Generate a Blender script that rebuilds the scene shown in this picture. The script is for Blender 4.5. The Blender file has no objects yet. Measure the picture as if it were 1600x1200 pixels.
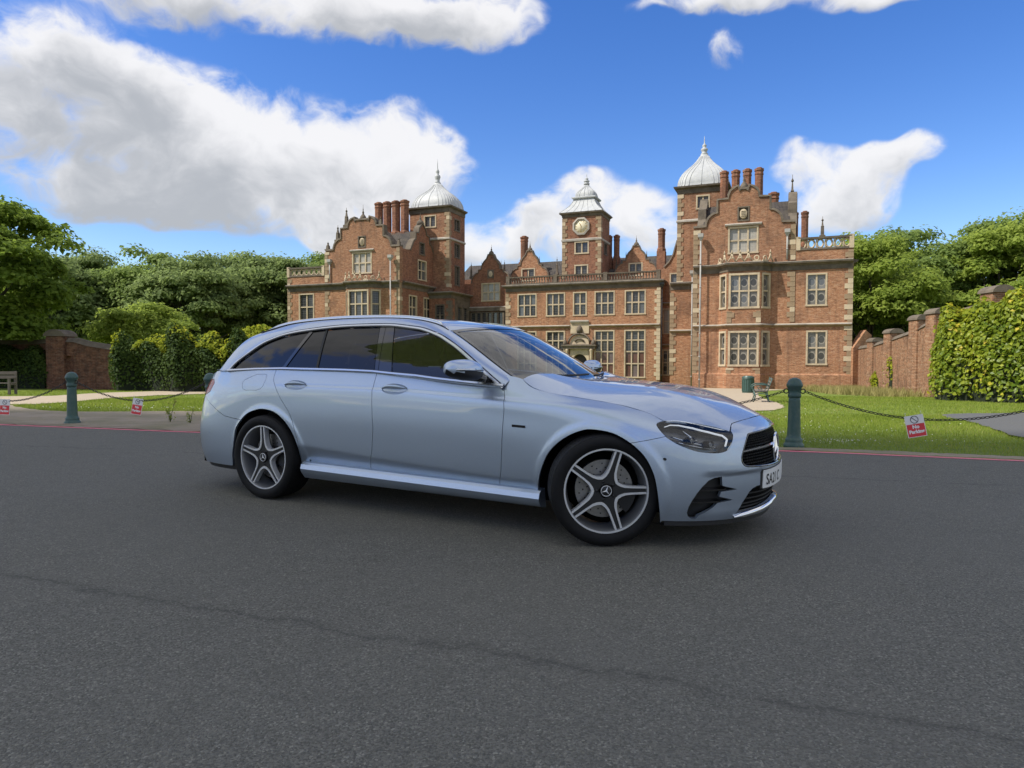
import bpy, bmesh, math, random
import numpy as np
from mathutils import Vector, Matrix
from mathutils.geometry import delaunay_2d_cdt

SC = bpy.context.scene
COL = SC.collection
R = math.radians
random.seed(7)

# ------------------------------------------------------------------ camera
CAM_H = 1.125
cam = bpy.data.cameras.new('camera'); camo = bpy.data.objects.new('camera', cam); COL.objects.link(camo)
cam.sensor_width = 36.0; cam.lens = 36.0 * 1079.0 / 1600.0
cam.clip_start = 0.05; cam.clip_end = 3000.0
camo.matrix_world = Matrix.Translation((0, 0, CAM_H)) @ Matrix.Rotation(R(90 - 1.982), 4, 'X') @ Matrix.Rotation(0.00213, 4, 'Z')
SC.camera = camo

# ------------------------------------------------------------------ sun and sky
SUN_EL = R(50)
SUN_H = Vector((-.958, -.286))                                  # towards the sun, in plan
CLOUD_W = 62.0; CLOUD_EDGE = 11.0; CLOUD_OPAC = .90            # the cloud above the road: half width, where its shade ends, opacity
SUN_AZ = math.atan2(SUN_H.x, SUN_H.y)                           # clockwise from +Y
sun = bpy.data.lights.new('sun', 'SUN'); suno = bpy.data.objects.new('sun', sun); COL.objects.link(suno)
sun.energy = 3.4; sun.angle = R(0.55); sun.color = (1.0, .95, .86)
d = Vector((SUN_H.x * math.cos(SUN_EL), SUN_H.y * math.cos(SUN_EL), math.sin(SUN_EL)))
suno.rotation_euler = d.to_track_quat('Z', 'Y').to_euler()
suno.location = (0, 0, 60)

world = bpy.data.worlds.new('World'); SC.world = world; world.use_nodes = True

class NT:
    """small helper that writes node trees"""
    def __init__(s, tree):
        s.t = tree; tree.nodes.clear()
    def n(s, kind, **kw):
        nd = s.t.nodes.new(kind)
        for k, v in kw.items(): setattr(nd, k, v)
        return nd
    def put(s, sock, v):
        if v is None: return
        if isinstance(v, bpy.types.NodeSocket): s.t.links.new(v, sock)
        else:
            if isinstance(v, (tuple, list)) and len(v) == 3 and sock.type == 'RGBA': v = (*v, 1)
            sock.default_value = v
    def m(s, op, a, b=None, c=None, clamp=False):
        nd = s.n('ShaderNodeMath', operation=op, use_clamp=clamp)
        s.put(nd.inputs[0], a); s.put(nd.inputs[1], b); s.put(nd.inputs[2], c)
        return nd.outputs[0]
    def vm(s, op, a, b=None, scale=None):
        nd = s.n('ShaderNodeVectorMath', operation=op)
        s.put(nd.inputs[0], a); s.put(nd.inputs[1], b)
        if scale is not None: s.put(nd.inputs['Scale'], scale)
        return nd.outputs['Value'] if op in ('LENGTH', 'DOT_PRODUCT', 'DISTANCE') else nd.outputs[0]
    def noise(s, vec, scale, detail=3, rough=.5, dist=0, dim='3D', color=False):
        nd = s.n('ShaderNodeTexNoise', noise_dimensions=dim)
        s.put(nd.inputs['Vector'], vec); nd.inputs['Scale'].default_value = scale; nd.inputs['Detail'].default_value = detail
        nd.inputs['Roughness'].default_value = rough; nd.inputs['Distortion'].default_value = dist
        return nd.outputs['Color' if color else 'Fac']
    def mix(s, f, a, b, blend='MIX'):
        nd = s.n('ShaderNodeMix', data_type='RGBA', blend_type=blend)
        s.put(nd.inputs[0], f); s.put(nd.inputs[6], a); s.put(nd.inputs[7], b)
        return nd.outputs[2]
    def ramp(s, f, stops, interp='LINEAR'):
        nd = s.n('ShaderNodeValToRGB'); nd.color_ramp.interpolation = interp
        e = nd.color_ramp.elements
        while len(e) < len(stops): e.new(.5)
        for el, (p, c) in zip(e, stops):
            el.position = p; el.color = (*c, 1) if isinstance(c, (tuple, list)) else (c, c, c, 1)
        s.put(nd.inputs[0], f)
        return nd.outputs[0]
    def rng(s, v, a, b, c=0.0, d=1.0, smooth=False):
        nd = s.n('ShaderNodeMapRange', clamp=True, interpolation_type='SMOOTHSTEP' if smooth else 'LINEAR')
        s.put(nd.inputs[0], v)
        for i, q in zip((1, 2, 3, 4), (a, b, c, d)): s.put(nd.inputs[i], q)
        return nd.outputs[0]
    def sep(s, v):
        nd = s.n('ShaderNodeSeparateXYZ'); s.put(nd.inputs[0], v); return nd.outputs
    def comb(s, x, y, z):
        nd = s.n('ShaderNodeCombineXYZ')
        for i, q in enumerate((x, y, z)): s.put(nd.inputs[i], q)
        return nd.outputs[0]

def build_sky():
    t = NT(world.node_tree)
    sky = t.n('ShaderNodeTexSky', sky_type='NISHITA'); sky.sun_disc = False
    sky.sun_elevation = SUN_EL; sky.sun_rotation = SUN_AZ
    sky.air_density = 1.0; sky.dust_density = 0.3; sky.ozone_density = 1.6; sky.altitude = 100
    hs = t.n('ShaderNodeHueSaturation'); hs.inputs['Saturation'].default_value = 1.36; hs.inputs['Hue'].default_value = .516; hs.inputs['Value'].default_value = .77
    t.put(hs.inputs['Color'], sky.outputs[0])
    skyc = hs.outputs[0]
    g = t.n('ShaderNodeTexCoord').outputs['Generated']
    dx, dy, dz = t.sep(g)
    az = t.m('ARCTAN2', dx, dy)                                  # 0 straight ahead, + to the right
    el = t.m('ARCSINE', dz)
    # cloud noise on a flat layer far overhead, so that clouds shrink and flatten towards the horizon
    den = t.m('ADD', t.m('MAXIMUM', dz, 0.0), 0.16)
    lay = t.comb(t.m('DIVIDE', dx, den), t.m('DIVIDE', dy, den), 0.0)
    big = t.noise(lay, 1.15, 3, .5)
    ang = t.comb(t.m('MULTIPLY', az, 1.0), t.m('MULTIPLY', el, 1.25), 0.37)
    warp = t.noise(ang, 5.0, 3, .55, color=True)
    w = t.vm('SCALE', t.vm('SUBTRACT', warp, (.5, .5, .5)), scale=0.14)
    ang2 = t.vm('ADD', ang, w)
    det = t.noise(ang2, 7.5, 9, .60)
    def cum(blobs):
        tot = None; tot2 = None
        ax, ay, _ = t.sep(ang2)
        for (a, e, ra, re, amp) in blobs:
            q = t.m('ADD', t.m('POWER', t.m('DIVIDE', t.m('ABSOLUTE', t.m('SUBTRACT', ax, a)), ra), 2.0),
                    t.m('POWER', t.m('DIVIDE', t.m('ABSOLUTE', t.m('SUBTRACT', ay, e * 1.25)), re * 1.25), 2.0))
            v = t.m('MULTIPLY', t.m('EXPONENT', t.m('MULTIPLY', q, -1.0)), amp)
            tot = v if tot is None else t.m('ADD', tot, v)
            lowr = t.m('MULTIPLY', v, t.m('DIVIDE', t.m('SUBTRACT', e * 1.25, ay), re * 1.25))
            tot2 = lowr if tot2 is None else t.m('ADD', tot2, lowr)
        return tot, t.m('DIVIDE', tot2, t.m('ADD', tot, .02))
    b, under = cum(CLOUDS)
    inside = t.m('MULTIPLY', t.rng(t.m('ABSOLUTE', az), .72, .95, 1, 0, True), t.rng(el, .50, .66, 1, 0, True))
    free = t.rng(big, .38, .56, 0.0, .9, True)
    base = t.m('ADD', t.m('MULTIPLY', inside, b), t.m('MULTIPLY', t.m('SUBTRACT', 1.0, inside), free))
    dens = t.m('ADD', base, t.m('MULTIPLY', t.m('SUBTRACT', det, .5), 2.1))
    bil = t.m('ABSOLUTE', t.m('SUBTRACT', t.noise(ang2, 13.0, 5, .55), .5)); dens = t.m('ADD', dens, t.m('MULTIPLY', t.m('SUBTRACT', .13, bil), 2.2))
    dens = t.m('MULTIPLY', dens, t.rng(base, .02, .22, 0, 1, True))
    cover = t.rng(dens, .10, .86, 0, 1, True)
    # thick parts turn grey beneath, thin edges and tops stay white
    shade = t.noise(t.vm('ADD', ang2, (3.1, -.05, .2)), 4.2, 6, .55)
    puff = t.noise(t.vm('ADD', ang2, (1.7, .9, .6)), 11.0, 6, .58)
    gsum = t.m('ADD', t.m('ADD', t.m('MULTIPLY', under, .75), t.m('MULTIPLY', t.m('SUBTRACT', shade, .5), 2.6)), t.m('ADD', t.m('MULTIPLY', t.rng(dens, .55, 1.5), .45), t.m('MULTIPLY', t.m('SUBTRACT', puff, .5), 1.3)))
    grey = t.rng(gsum, -.25, 1.05, 0, 1, True)
    cc = t.mix(grey, CLOUD_WHITE, CLOUD_GREY)
    col = t.mix(t.m('MULTIPLY', cover, .96), skyc, cc)
    bg = t.n('ShaderNodeBackground'); t.put(bg.inputs[0], col); bg.inputs[1].default_value = SKY_STRENGTH
    out = t.n('ShaderNodeOutputWorld'); t.put(out.inputs[0], bg.outputs[0])

SKY_STRENGTH = 0.15
CLOUD_WHITE = (3.9, 3.88, 3.92); CLOUD_GREY = (2.0, 2.08, 2.2)
def _ae(px, py):                                               # direction (azimuth, elevation) of a cloud as measured on the photograph
    x = (px - 800) / 1079.0; z = (563 - py) / 1079.0
    return math.atan(x), math.atan(z / math.sqrt(1 + x * x))
CLOUDS = []
for (px, py, rx, ry, amp) in [(95, 105, 150, 62, .95), (20, 150, 70, 50, .4), (205, 160, 80, 50, .55), (330, 230, 170, 90, 1.0), (85, 205, 130, 45, .7), (300, 300, 210, 55, .9), (480, 270, 170, 75, 1.0),
                              (600, 240, 110, 65, .85), (650, 275, 90, 60, .7), (235, 318, 120, 30, .5), (500, 345, 120, 40, .55), (560, 385, 100, 30, .5), (440, 18, 330, 42, 1.0), (620, 20, 170, 50, .85), (780, 40, 60, 40, .35),
                              (915, 320, 62, 55, .75), (850, 350, 60, 45, .6), (1010, 340, 70, 50, .8), (760, 385, 80, 35, .8), (900, 390, 140, 30, .6),
                              (1215, 270, 46, 30, .66), (1275, 302, 75, 40, .66), (1375, 252, 62, 26, .70), (1322, 280, 50, 28, .5), (1250, 338, 60, 32, .5), (1335, 325, 60, 22, .25),
                              (1180, 5, 190, 20, .85), (1118, 92, 52, 34, .36), (1350, 5, 80, 16, .5)]:
    a, e = _ae(px, py)
    CLOUDS.append((a, e, rx * .74 / 1079.0, ry * .74 / 1079.0, amp * .92))
build_sky()

SC.view_settings.view_transform = 'Standard'; SC.view_settings.look = 'None'
SC.view_settings.exposure = 0.70; SC.view_settings.gamma = 1.0
SC.view_settings.use_curve_mapping = False
SC.render.engine = 'CYCLES'
SC.cycles.use_denoising = True
SC.cycles.max_bounces = 10; SC.cycles.transparent_max_bounces = 24
SC.cycles.caustics_reflective = False; SC.cycles.caustics_refractive = False

# ------------------------------------------------------------------ scene helpers
def mesh_obj(name, verts, faces, mat=None, parent=None, smooth=False, normals=None):
    me = bpy.data.meshes.new(name); me.from_pydata([tuple(v) for v in verts], [], [tuple(f) for f in faces]); me.update()
    if mat is not None: me.materials.append(mat)
    if smooth or normals is not None: me.polygons.foreach_set('use_smooth', [True] * len(me.polygons))
    if normals is not None: me.normals_split_custom_set_from_vertices([tuple(n) for n in normals])
    return link(name, me, parent)
def link(name, me, parent=None):
    o = bpy.data.objects.new(name, me); COL.objects.link(o)
    if parent is not None: o.parent = parent
    return o
def thing(name, label, cat, loc=(0, 0, 0), rz=0.0, group=None):
    o = bpy.data.objects.new(name, None); COL.objects.link(o); o.empty_display_size = .2
    o.location = loc; o.rotation_euler = (0, 0, rz); tag(o, label, cat, group)
    return o
def tag(o, label=None, cat=None, group=None, kind=None):
    if label: o['label'] = label
    if cat: o['category'] = cat
    if group: o['group'] = group
    if kind: o['kind'] = kind
    return o
def copy_tree(o, parent=None):
    c = o.copy(); COL.objects.link(c)
    if parent is not None: c.parent = parent
    for ch in o.children: copy_tree(ch, c)
    return c

class MB:
    """collects simple solids into one mesh"""
    def __init__(s): s.v = []; s.f = []; s.sm = []
    def add(s, V, F, smooth=False):
        k = len(s.v); s.v += [tuple(map(float, p)) for p in V]; s.f += [tuple(i + k for i in f) for f in F]; s.sm += [smooth] * len(F); return s
    def box(s, x0, x1, y0, y1, z0, z1):
        V = [(x0, y0, z0), (x1, y0, z0), (x1, y1, z0), (x0, y1, z0), (x0, y0, z1), (x1, y0, z1), (x1, y1, z1), (x0, y1, z1)]
        return s.add(V, [(3, 2, 1, 0), (4, 5, 6, 7), (0, 1, 5, 4), (1, 2, 6, 5), (2, 3, 7, 6), (3, 0, 4, 7)])
    def bevbox(s, x0, x1, y0, y1, z0, z1, b=.01):
        bm = bmesh.new(); bmesh.ops.create_cube(bm, size=1)
        for v in bm.verts: v.co = ((x0 + x1) / 2 + v.co.x * (x1 - x0), (y0 + y1) / 2 + v.co.y * (y1 - y0), (z0 + z1) / 2 + v.co.z * (z1 - z0))
        bmesh.ops.bevel(bm, geom=bm.edges[:], offset=b, segments=2, affect='EDGES')
        return s.bm(bm)
    def bm(s, bm, smooth=False):
        bm.verts.index_update(); s.add([v.co for v in bm.verts], [[v.index for v in f.verts] for f in bm.faces], smooth); bm.free(); return s
    def prism(s, poly, a, b, axis='y'):
        """poly: list of 2-D points, extruded along the axis from a to b"""
        n = len(poly)
        mk = {'y': lambda p, q: (p[0], q, p[1]), 'x': lambda p, q: (q, p[0], p[1]), 'z': lambda p, q: (p[0], p[1], q)}[axis]
        V = [mk(p, a) for p in poly] + [mk(p, b) for p in poly]
        F = [tuple(range(n)), tuple(range(2 * n - 1, n - 1, -1))] + [(i, i + n, (i + 1) % n + n, (i + 1) % n) for i in range(n)]
        return s.add(V, F)
    def lathe(s, prof, c=(0, 0, 0), n=16, a0=0.0, smooth=True, axis='z'):
        V = []; F = []
        for (r, z) in prof:
            for i in range(n):
                a = a0 + 2 * math.pi * i / n
                p = (r * math.cos(a), r * math.sin(a), z)
                if axis == 'y': p = (p[0], p[2], p[1])
                if axis == 'x': p = (p[2], p[0], p[1])
                V.append((c[0] + p[0], c[1] + p[1], c[2] + p[2]))
        m = len(prof)
        for j in range(m - 1):
            for i in range(n): F.append((j * n + i, j * n + (i + 1) % n, (j + 1) * n + (i + 1) % n, (j + 1) * n + i))
        if prof[0][0] > 1e-4: F.append(tuple(range(n - 1, -1, -1)))
        if prof[-1][0] > 1e-4: F.append(tuple((m - 1) * n + i for i in range(n)))
        return s.add(V, F, smooth)
    def tube(s, pts, r, n=8, closed=False, smooth=True):
        P = [Vector(p) for p in pts]; m = len(P); V = []; F = []; up = None
        for i, p in enumerate(P):
            a = P[i - 1] if i else (P[-1] if closed else p); b = P[(i + 1) % m] if (i < m - 1 or closed) else p
            d = (b - a).normalized()
            if up is None:
                up = d.orthogonal().normalized()
            up = (up - d * up.dot(d)); up = up.normalized() if up.length > 1e-6 else d.orthogonal().normalized()
            sd = d.cross(up); rr = r[i] if isinstance(r, (list, tuple)) else r
            for k in range(n):
                an = 2 * math.pi * k / n; V.append(p + up * math.cos(an) * rr + sd * math.sin(an) * rr)
        L = m if closed else m - 1
        for i in range(L):
            for k in range(n): F.append((i * n + k, i * n + (k + 1) % n, ((i + 1) % m) * n + (k + 1) % n, ((i + 1) % m) * n + k))
        if not closed: F += [tuple(range(n - 1, -1, -1)), tuple((m - 1) * n + k for k in range(n))]
        return s.add(V, F, smooth)
    def xform(s, M):
        s.v = [tuple(M @ Vector(p)) for p in s.v]; return s
    def mesh(s, name, mat):
        me = bpy.data.meshes.new(name); me.from_pydata(s.v, [], s.f); me.update()
        if isinstance(mat, (list, tuple)):
            for q in mat: me.materials.append(q)
        elif mat is not None: me.materials.append(mat)
        me.polygons.foreach_set('use_smooth', s.sm)
        bm = bmesh.new(); bm.from_mesh(me); bmesh.ops.recalc_face_normals(bm, faces=bm.faces); bm.to_mesh(me); bm.free()
        return me
    def build(s, name, mat, parent=None):
        return link(name, s.mesh(name, mat), parent)

def auto_smooth(me, deg=35):
    me.polygons.foreach_set('use_smooth', [True] * len(me.polygons))
    me.set_sharp_from_angle(angle=R(deg))

# ------------------------------------------------------------------ materials
def mat(name, color=(.5, .5, .5), rough=.5, metal=0.0, coat=0.0, spec=.5, emit=None, estr=0.0):
    m = bpy.data.materials.new(name); m.use_nodes = True
    b = m.node_tree.nodes['Principled BSDF']
    b.inputs['Base Color'].default_value = (*color, 1); b.inputs['Roughness'].default_value = rough; b.inputs['Metallic'].default_value = metal
    b.inputs['Coat Weight'].default_value = coat; b.inputs['Coat Roughness'].default_value = .02; b.inputs['Specular IOR Level'].default_value = spec
    if emit: b.inputs['Emission Color'].default_value = (*emit, 1); b.inputs['Emission Strength'].default_value = estr
    return m
def pmat(name, fn, rough=.8, spec=.3, metal=0.0):
    """fn(t) returns (colour, height or None, bump distance, roughness or None)"""
    m = bpy.data.materials.new(name); m.use_nodes = True
    t = NT(m.node_tree)
    b = t.n('ShaderNodeBsdfPrincipled'); o = t.n('ShaderNodeOutputMaterial'); t.put(o.inputs[0], b.outputs[0])
    b.inputs['Roughness'].default_value = rough; b.inputs['Specular IOR Level'].default_value = spec; b.inputs['Metallic'].default_value = metal
    c, hgt, dist, rg = fn(t)
    t.put(b.inputs['Base Color'], c)
    if rg is not None: t.put(b.inputs['Roughness'], rg)
    if hgt is not None:
        bp = t.n('ShaderNodeBump'); bp.inputs['Distance'].default_value = dist; bp.inputs['Strength'].default_value = 1.0
        t.put(bp.inputs['Height'], hgt); t.put(b.inputs['Normal'], bp.outputs[0])
    return m
def P_obj(t): return t.n('ShaderNodeTexCoord').outputs['Object']
def P_pos(t): return t.n('ShaderNodeNewGeometry').outputs['Position']
# ------------------------------------------------------------------ car surfaces (x forward, y to the car's right, z up)
def pchip(xk, yk, x):
    xk = np.asarray(xk, float); yk = np.asarray(yk, float); x = np.asarray(x, float)
    h = np.diff(xk); d = np.diff(yk) / h
    m = np.zeros_like(yk)
    for i in range(1, len(xk) - 1):
        if d[i - 1] * d[i] > 0:
            w1 = 2 * h[i] + h[i - 1]; w2 = h[i] + 2 * h[i - 1]
            m[i] = (w1 + w2) / (w1 / d[i - 1] + w2 / d[i])
    m[0] = d[0]; m[-1] = d[-1]
    i = np.clip(np.searchsorted(xk, x) - 1, 0, len(h) - 1)
    t = (x - xk[i]) / h[i]
    return ((1 + 2 * t) * (1 - t) ** 2 * yk[i] + t * (1 - t) ** 2 * h[i] * m[i] + t * t * (3 - 2 * t) * yk[i + 1] + t * t * (t - 1) * h[i] * m[i + 1])

def ncspline(xk, yk):
    """natural cubic spline through the columns of yk; returns an evaluator"""
    xk = np.asarray(xk, float); yk = np.asarray(yk, float)
    n = len(xk); h = np.diff(xk); A = np.zeros((n, n)); r = np.zeros_like(yk)
    A[0, 0] = A[-1, -1] = 1
    for i in range(1, n - 1):
        A[i, i - 1] = h[i - 1]; A[i, i] = 2 * (h[i - 1] + h[i]); A[i, i + 1] = h[i]
        r[i] = 6 * ((yk[i + 1] - yk[i]) / h[i] - (yk[i] - yk[i - 1]) / h[i - 1])
    M = np.linalg.solve(A, r.reshape(n, -1)).reshape(r.shape)
    def ev(x):
        x = np.asarray(x, float); i = np.clip(np.searchsorted(xk, x) - 1, 0, n - 2)
        sh = x.shape + (1,) * (yk.ndim - 1)
        a = ((xk[i + 1] - x)).reshape(sh); b = ((x - xk[i])).reshape(sh); hh = h[i].reshape(sh)
        return (M[i] * a ** 3 + M[i + 1] * b ** 3) / (6 * hh) + (yk[i] / hh - M[i] * hh / 6) * a + (yk[i + 1] / hh - M[i + 1] * hh / 6) * b
    return ev

def gsmooth(a, sig):
    r = int(3 * sig) + 1; k = np.exp(-0.5 * (np.arange(-r, r + 1) / sig) ** 2); k /= k.sum()
    p = np.concatenate([2 * a[0] - a[r:0:-1], a, 2 * a[-1] - a[-2:-r - 2:-1]])
    return np.convolve(p, k, 'valid')

# plan outline of the widest level, from the middle of the nose round to the middle of the tail
OUTL = np.array([(.844, 0), (.838, .14), (.816, .28), (.768, .42), (.692, .56), (.585, .695), (.45, .80), (.30, .867), (.1, .917), (-.3, .923), (-.9, .926), (-1.6, .927),
                 (-2.4, .927), (-2.9, .925), (-3.25, .914), (-3.55, .892), (-3.76, .858), (-3.90, .80), (-3.985, .71), (-4.04, .56), (-4.072, .33), (-4.082, 0)])
_d = np.concatenate([[0], np.cumsum(np.hypot(*np.diff(OUTL, axis=0).T))])
_ev = ncspline(_d, OUTL)
SS = np.linspace(0, _d[-1], 900)
_xy = _ev(SS)
_xy = np.stack([gsmooth(_xy[:, 0], 6), gsmooth(_xy[:, 1], 6)], 1); _xy[0, 1] = _xy[-1, 1] = 0
_ix = np.unique(np.linspace(0, 899, 160).astype(int))
OUTXY = ncspline(SS[_ix], _xy[_ix])
SMAX = SS[-1] - 0.03
def s_of(x, y):
    return SS[np.argmin((_xy[:, 0] - x) ** 2 + (_xy[:, 1] - y) ** 2)]
# sections: seven (inset, z) pairs from the bottom edge to the top edge
SECT = [((.844, 0), [(.05, .155), (.018, .23), (0, .34), (0, .47), (.02, .60), (.052, .70), (.14, .772)]),
        ((.768, .42), [(.05, .16), (.018, .235), (0, .34), (0, .47), (.018, .595), (.050, .69), (.14, .745)]),
        ((.585, .695), [(.045, .165), (.02, .24), (.004, .34), (0, .46), (.010, .57), (.038, .665), (.115, .742)]),
        ((.45, .80), [(.036, .17), (.015, .25), (.003, .35), (0, .47), (.007, .58), (.030, .68), (.105, .757)]),
        ((.30, .867), [(.03, .17), (.012, .26), (.002, .37), (0, .49), (.005, .605), (.026, .705), (.095, .785)]),
        ((.02, .92), [(.03, .20), (.012, .30), (.003, .42), (0, .55), (.004, .67), (.026, .775), (.10, .853)]),
        ((-.35, .923), [(.036, .26), (.016, .36), (.004, .48), (0, .62), (.003, .745), (.02, .85), (.095, .918)]),
        ((-.75, .925), [(.042, .27), (.022, .36), (.008, .50), (0, .65), (.003, .775), (.016, .875), (.095, 1.0)]),
        ((-1.0, .926), [(.043, .275), (.022, .367), (.008, .51), (0, .66), (.003, .787), (.015, .889), (.054, .976)]),
        ((-1.3, .926), [(.044, .28), (.022, .375), (.008, .52), (0, .67), (.003, .80), (.014, .903), (.048, .993)]),
        ((-1.85, .927), [(.044, .29), (.022, .39), (.008, .535), (0, .685), (.003, .815), (.013, .92), (.046, 1.034)]),
        ((-2.5, .926), [(.042, .29), (.020, .40), (.007, .54), (0, .69), (.003, .82), (.012, .927), (.046, 1.05)]),
        ((-3.0, .923), [(.034, .26), (.014, .38), (.004, .52), (0, .67), (.003, .81), (.013, .925), (.050, 1.05)]),
        ((-3.4, .905), [(.03, .225), (.012, .33), (.002, .46), (0, .60), (.006, .76), (.022, .90), (.062, 1.044)]),
        ((-3.76, .858), [(.04, .225), (.014, .32), (.001, .44), (0, .56), (.016, .72), (.045, .87), (.105, 1.02)]),
        ((-3.985, .71), [(.05, .235), (.016, .33), (0, .44), (.002, .56), (.03, .72), (.075, .87), (.15, 1.0)]),
        ((-4.082, 0), [(.06, .25), (.02, .35), (0, .46), (.006, .58), (.05, .73), (.10, .87), (.18, 1.0)])]
_ks = [s_of(*c) for c, _ in SECT]
_ks[0] = 0.0; _ks[-1] = SS[-1]
_lines = []
for k in range(7):
    _in = gsmooth(pchip(_ks, [p[k][0] for _, p in SECT], SS), 14)
    _z = gsmooth(pchip(_ks, [p[k][1] for _, p in SECT], SS), 14)
    _lines.append(np.stack([_in, _z], 1))
_LN = np.stack(_lines, 1)                                   # (900, 7, 2)
_LEV = ncspline(SS[_ix], _LN[_ix])
_tk = np.linspace(0, 1, 7)
_C = []                                                      # spline basis across the seven lines
for k in range(7):
    e = np.zeros(7); e[k] = 1; _C.append(ncspline(_tk, e))

def arch_r(x, z):
    rf = np.hypot((x + .072) / 1.03, z - .325); rr = np.hypot((x + 2.935) / 1.03, z - .33)
    return np.minimum(rf, rr)
def crease_z(x):
    return np.interp(x, [-2.6, -1.78, -1.5, -1.0, -.72, -.3, .1], [.927, .922, .912, .888, .879, .858, .835])
def shell0(s, t):
    s = np.asarray(s, float); t = np.asarray(t, float)
    s = np.clip(s, 0, SS[-1])
    o = OUTXY(s); e = 1e-3
    d = OUTXY(np.clip(s + e, 0, SS[-1])) - OUTXY(np.clip(s - e, 0, SS[-1]))
    d /= np.linalg.norm(d, axis=-1, keepdims=True)
    n = np.stack([-d[..., 1], d[..., 0]], -1)
    n = np.where((n * o - n * np.array([-1.6, 0])).sum(-1, keepdims=True) < 0, -n, n)
    L = _LEV(s)
    w = np.stack([c(t) for c in _C], -1)
    ins = (L[..., 0] * w).sum(-1); z = (L[..., 1] * w).sum(-1)
    x, y = o[..., 0], o[..., 1]
    # wheel-arch flare, shoulder line and the crease low on the doors
    r = arch_r(x, z); side = 1 / (1 + np.exp((np.abs(x + 1.6) - 2.15) / .06))
    fl = .007 / (1 + np.exp((r - .418) / .006)) + .006 * np.exp(-((r - .50) / .05) ** 2) * 0
    fl = fl * np.where(z < .78, 1, 0)
    ins = ins - fl * side
    cz = crease_z(x)
    fade = 1 / (1 + np.exp((x - -.05) / .10)) / (1 + np.exp((-2.75 - x) / .08))
    ins = ins + (.013 / (1 + np.exp(-(z - cz + .006) / .005)) - .004 * np.exp(-((z - cz - .014) / .02) ** 2) * 0) * fade
    lz = np.interp(x, [-2.53, -1.84, -.76, -.54], [.453, .405, .346, .344])
    lf = 1 / (1 + np.exp((x + .50) / .03)) / (1 + np.exp((-2.6 - x) / .03))
    dz = lz - z
    ins = ins + lf * .32 * .004 * np.log1p(np.exp(np.clip(dz / .004, -40, 40)))
    ins = ins + .016 / (1 + np.exp((z - .447 - .02 * (s - .6)) / .0035)) / (1 + np.exp(-(z - .225) / .018)) / (1 + np.exp((s - .80) / .02)) / (1 + np.exp(-(s - .34) / .04))
    x = x - n[..., 0] * ins; y = y - n[..., 1] * ins
    return np.stack([x, np.maximum(y, 0) * (s > 1e-6), z], -1)
def shell(s, t):
    return shell0(s, t)

def yg(x, z):                                                # side glass
    dz = z - 1.0
    return (.890 - .37 * dz - .25 * dz * np.abs(dz) - np.where(x > -1.3, .055 * ((x + 1.3) / .6) ** 2, 0) - np.where(x < -2.6, .05 * ((-2.6 - x)) ** 2, 0))
def sideglass(x, z):
    x = np.asarray(x, float); z = np.asarray(z, float)
    return np.stack([x, yg(x, z), z], -1)

_zcx = [-.75, -.45, 0, .2, .35, .5, .6, .7, .8]
_zc = [1.003, .992, .962, .938, .912, .876, .842, .795, .735]
BZ = ncspline(_zcx, np.array(_zc)[:, None])
def bz(x, y):
    y = np.abs(y); sh = .26 * (y / .8) ** 2.6
    xe = np.clip(x + sh * np.clip((x + .3) / .9, 0, 1), -.75, .82)
    a = np.interp(x, [-.7, -.35, 0, .3, .6], [.03, .065, .085, .085, .07])
    c = BZ(xe)[..., 0] - a * (y / .8) ** 2.4
    # the two power-dome ridges running along the bonnet
    yr = .40 + .12 * np.clip(-(x - .6) / 1.3, 0, 1)
    c = c + .010 * (1 / (1 + np.exp((y - yr) / .018)) - 1) * np.clip((.62 - x) / .25, 0, 1)
    return c
def bonnet(x, y):
    x = np.asarray(x, float); y = np.asarray(y, float)
    return np.stack([x, y, bz(x, y)], -1)
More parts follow.
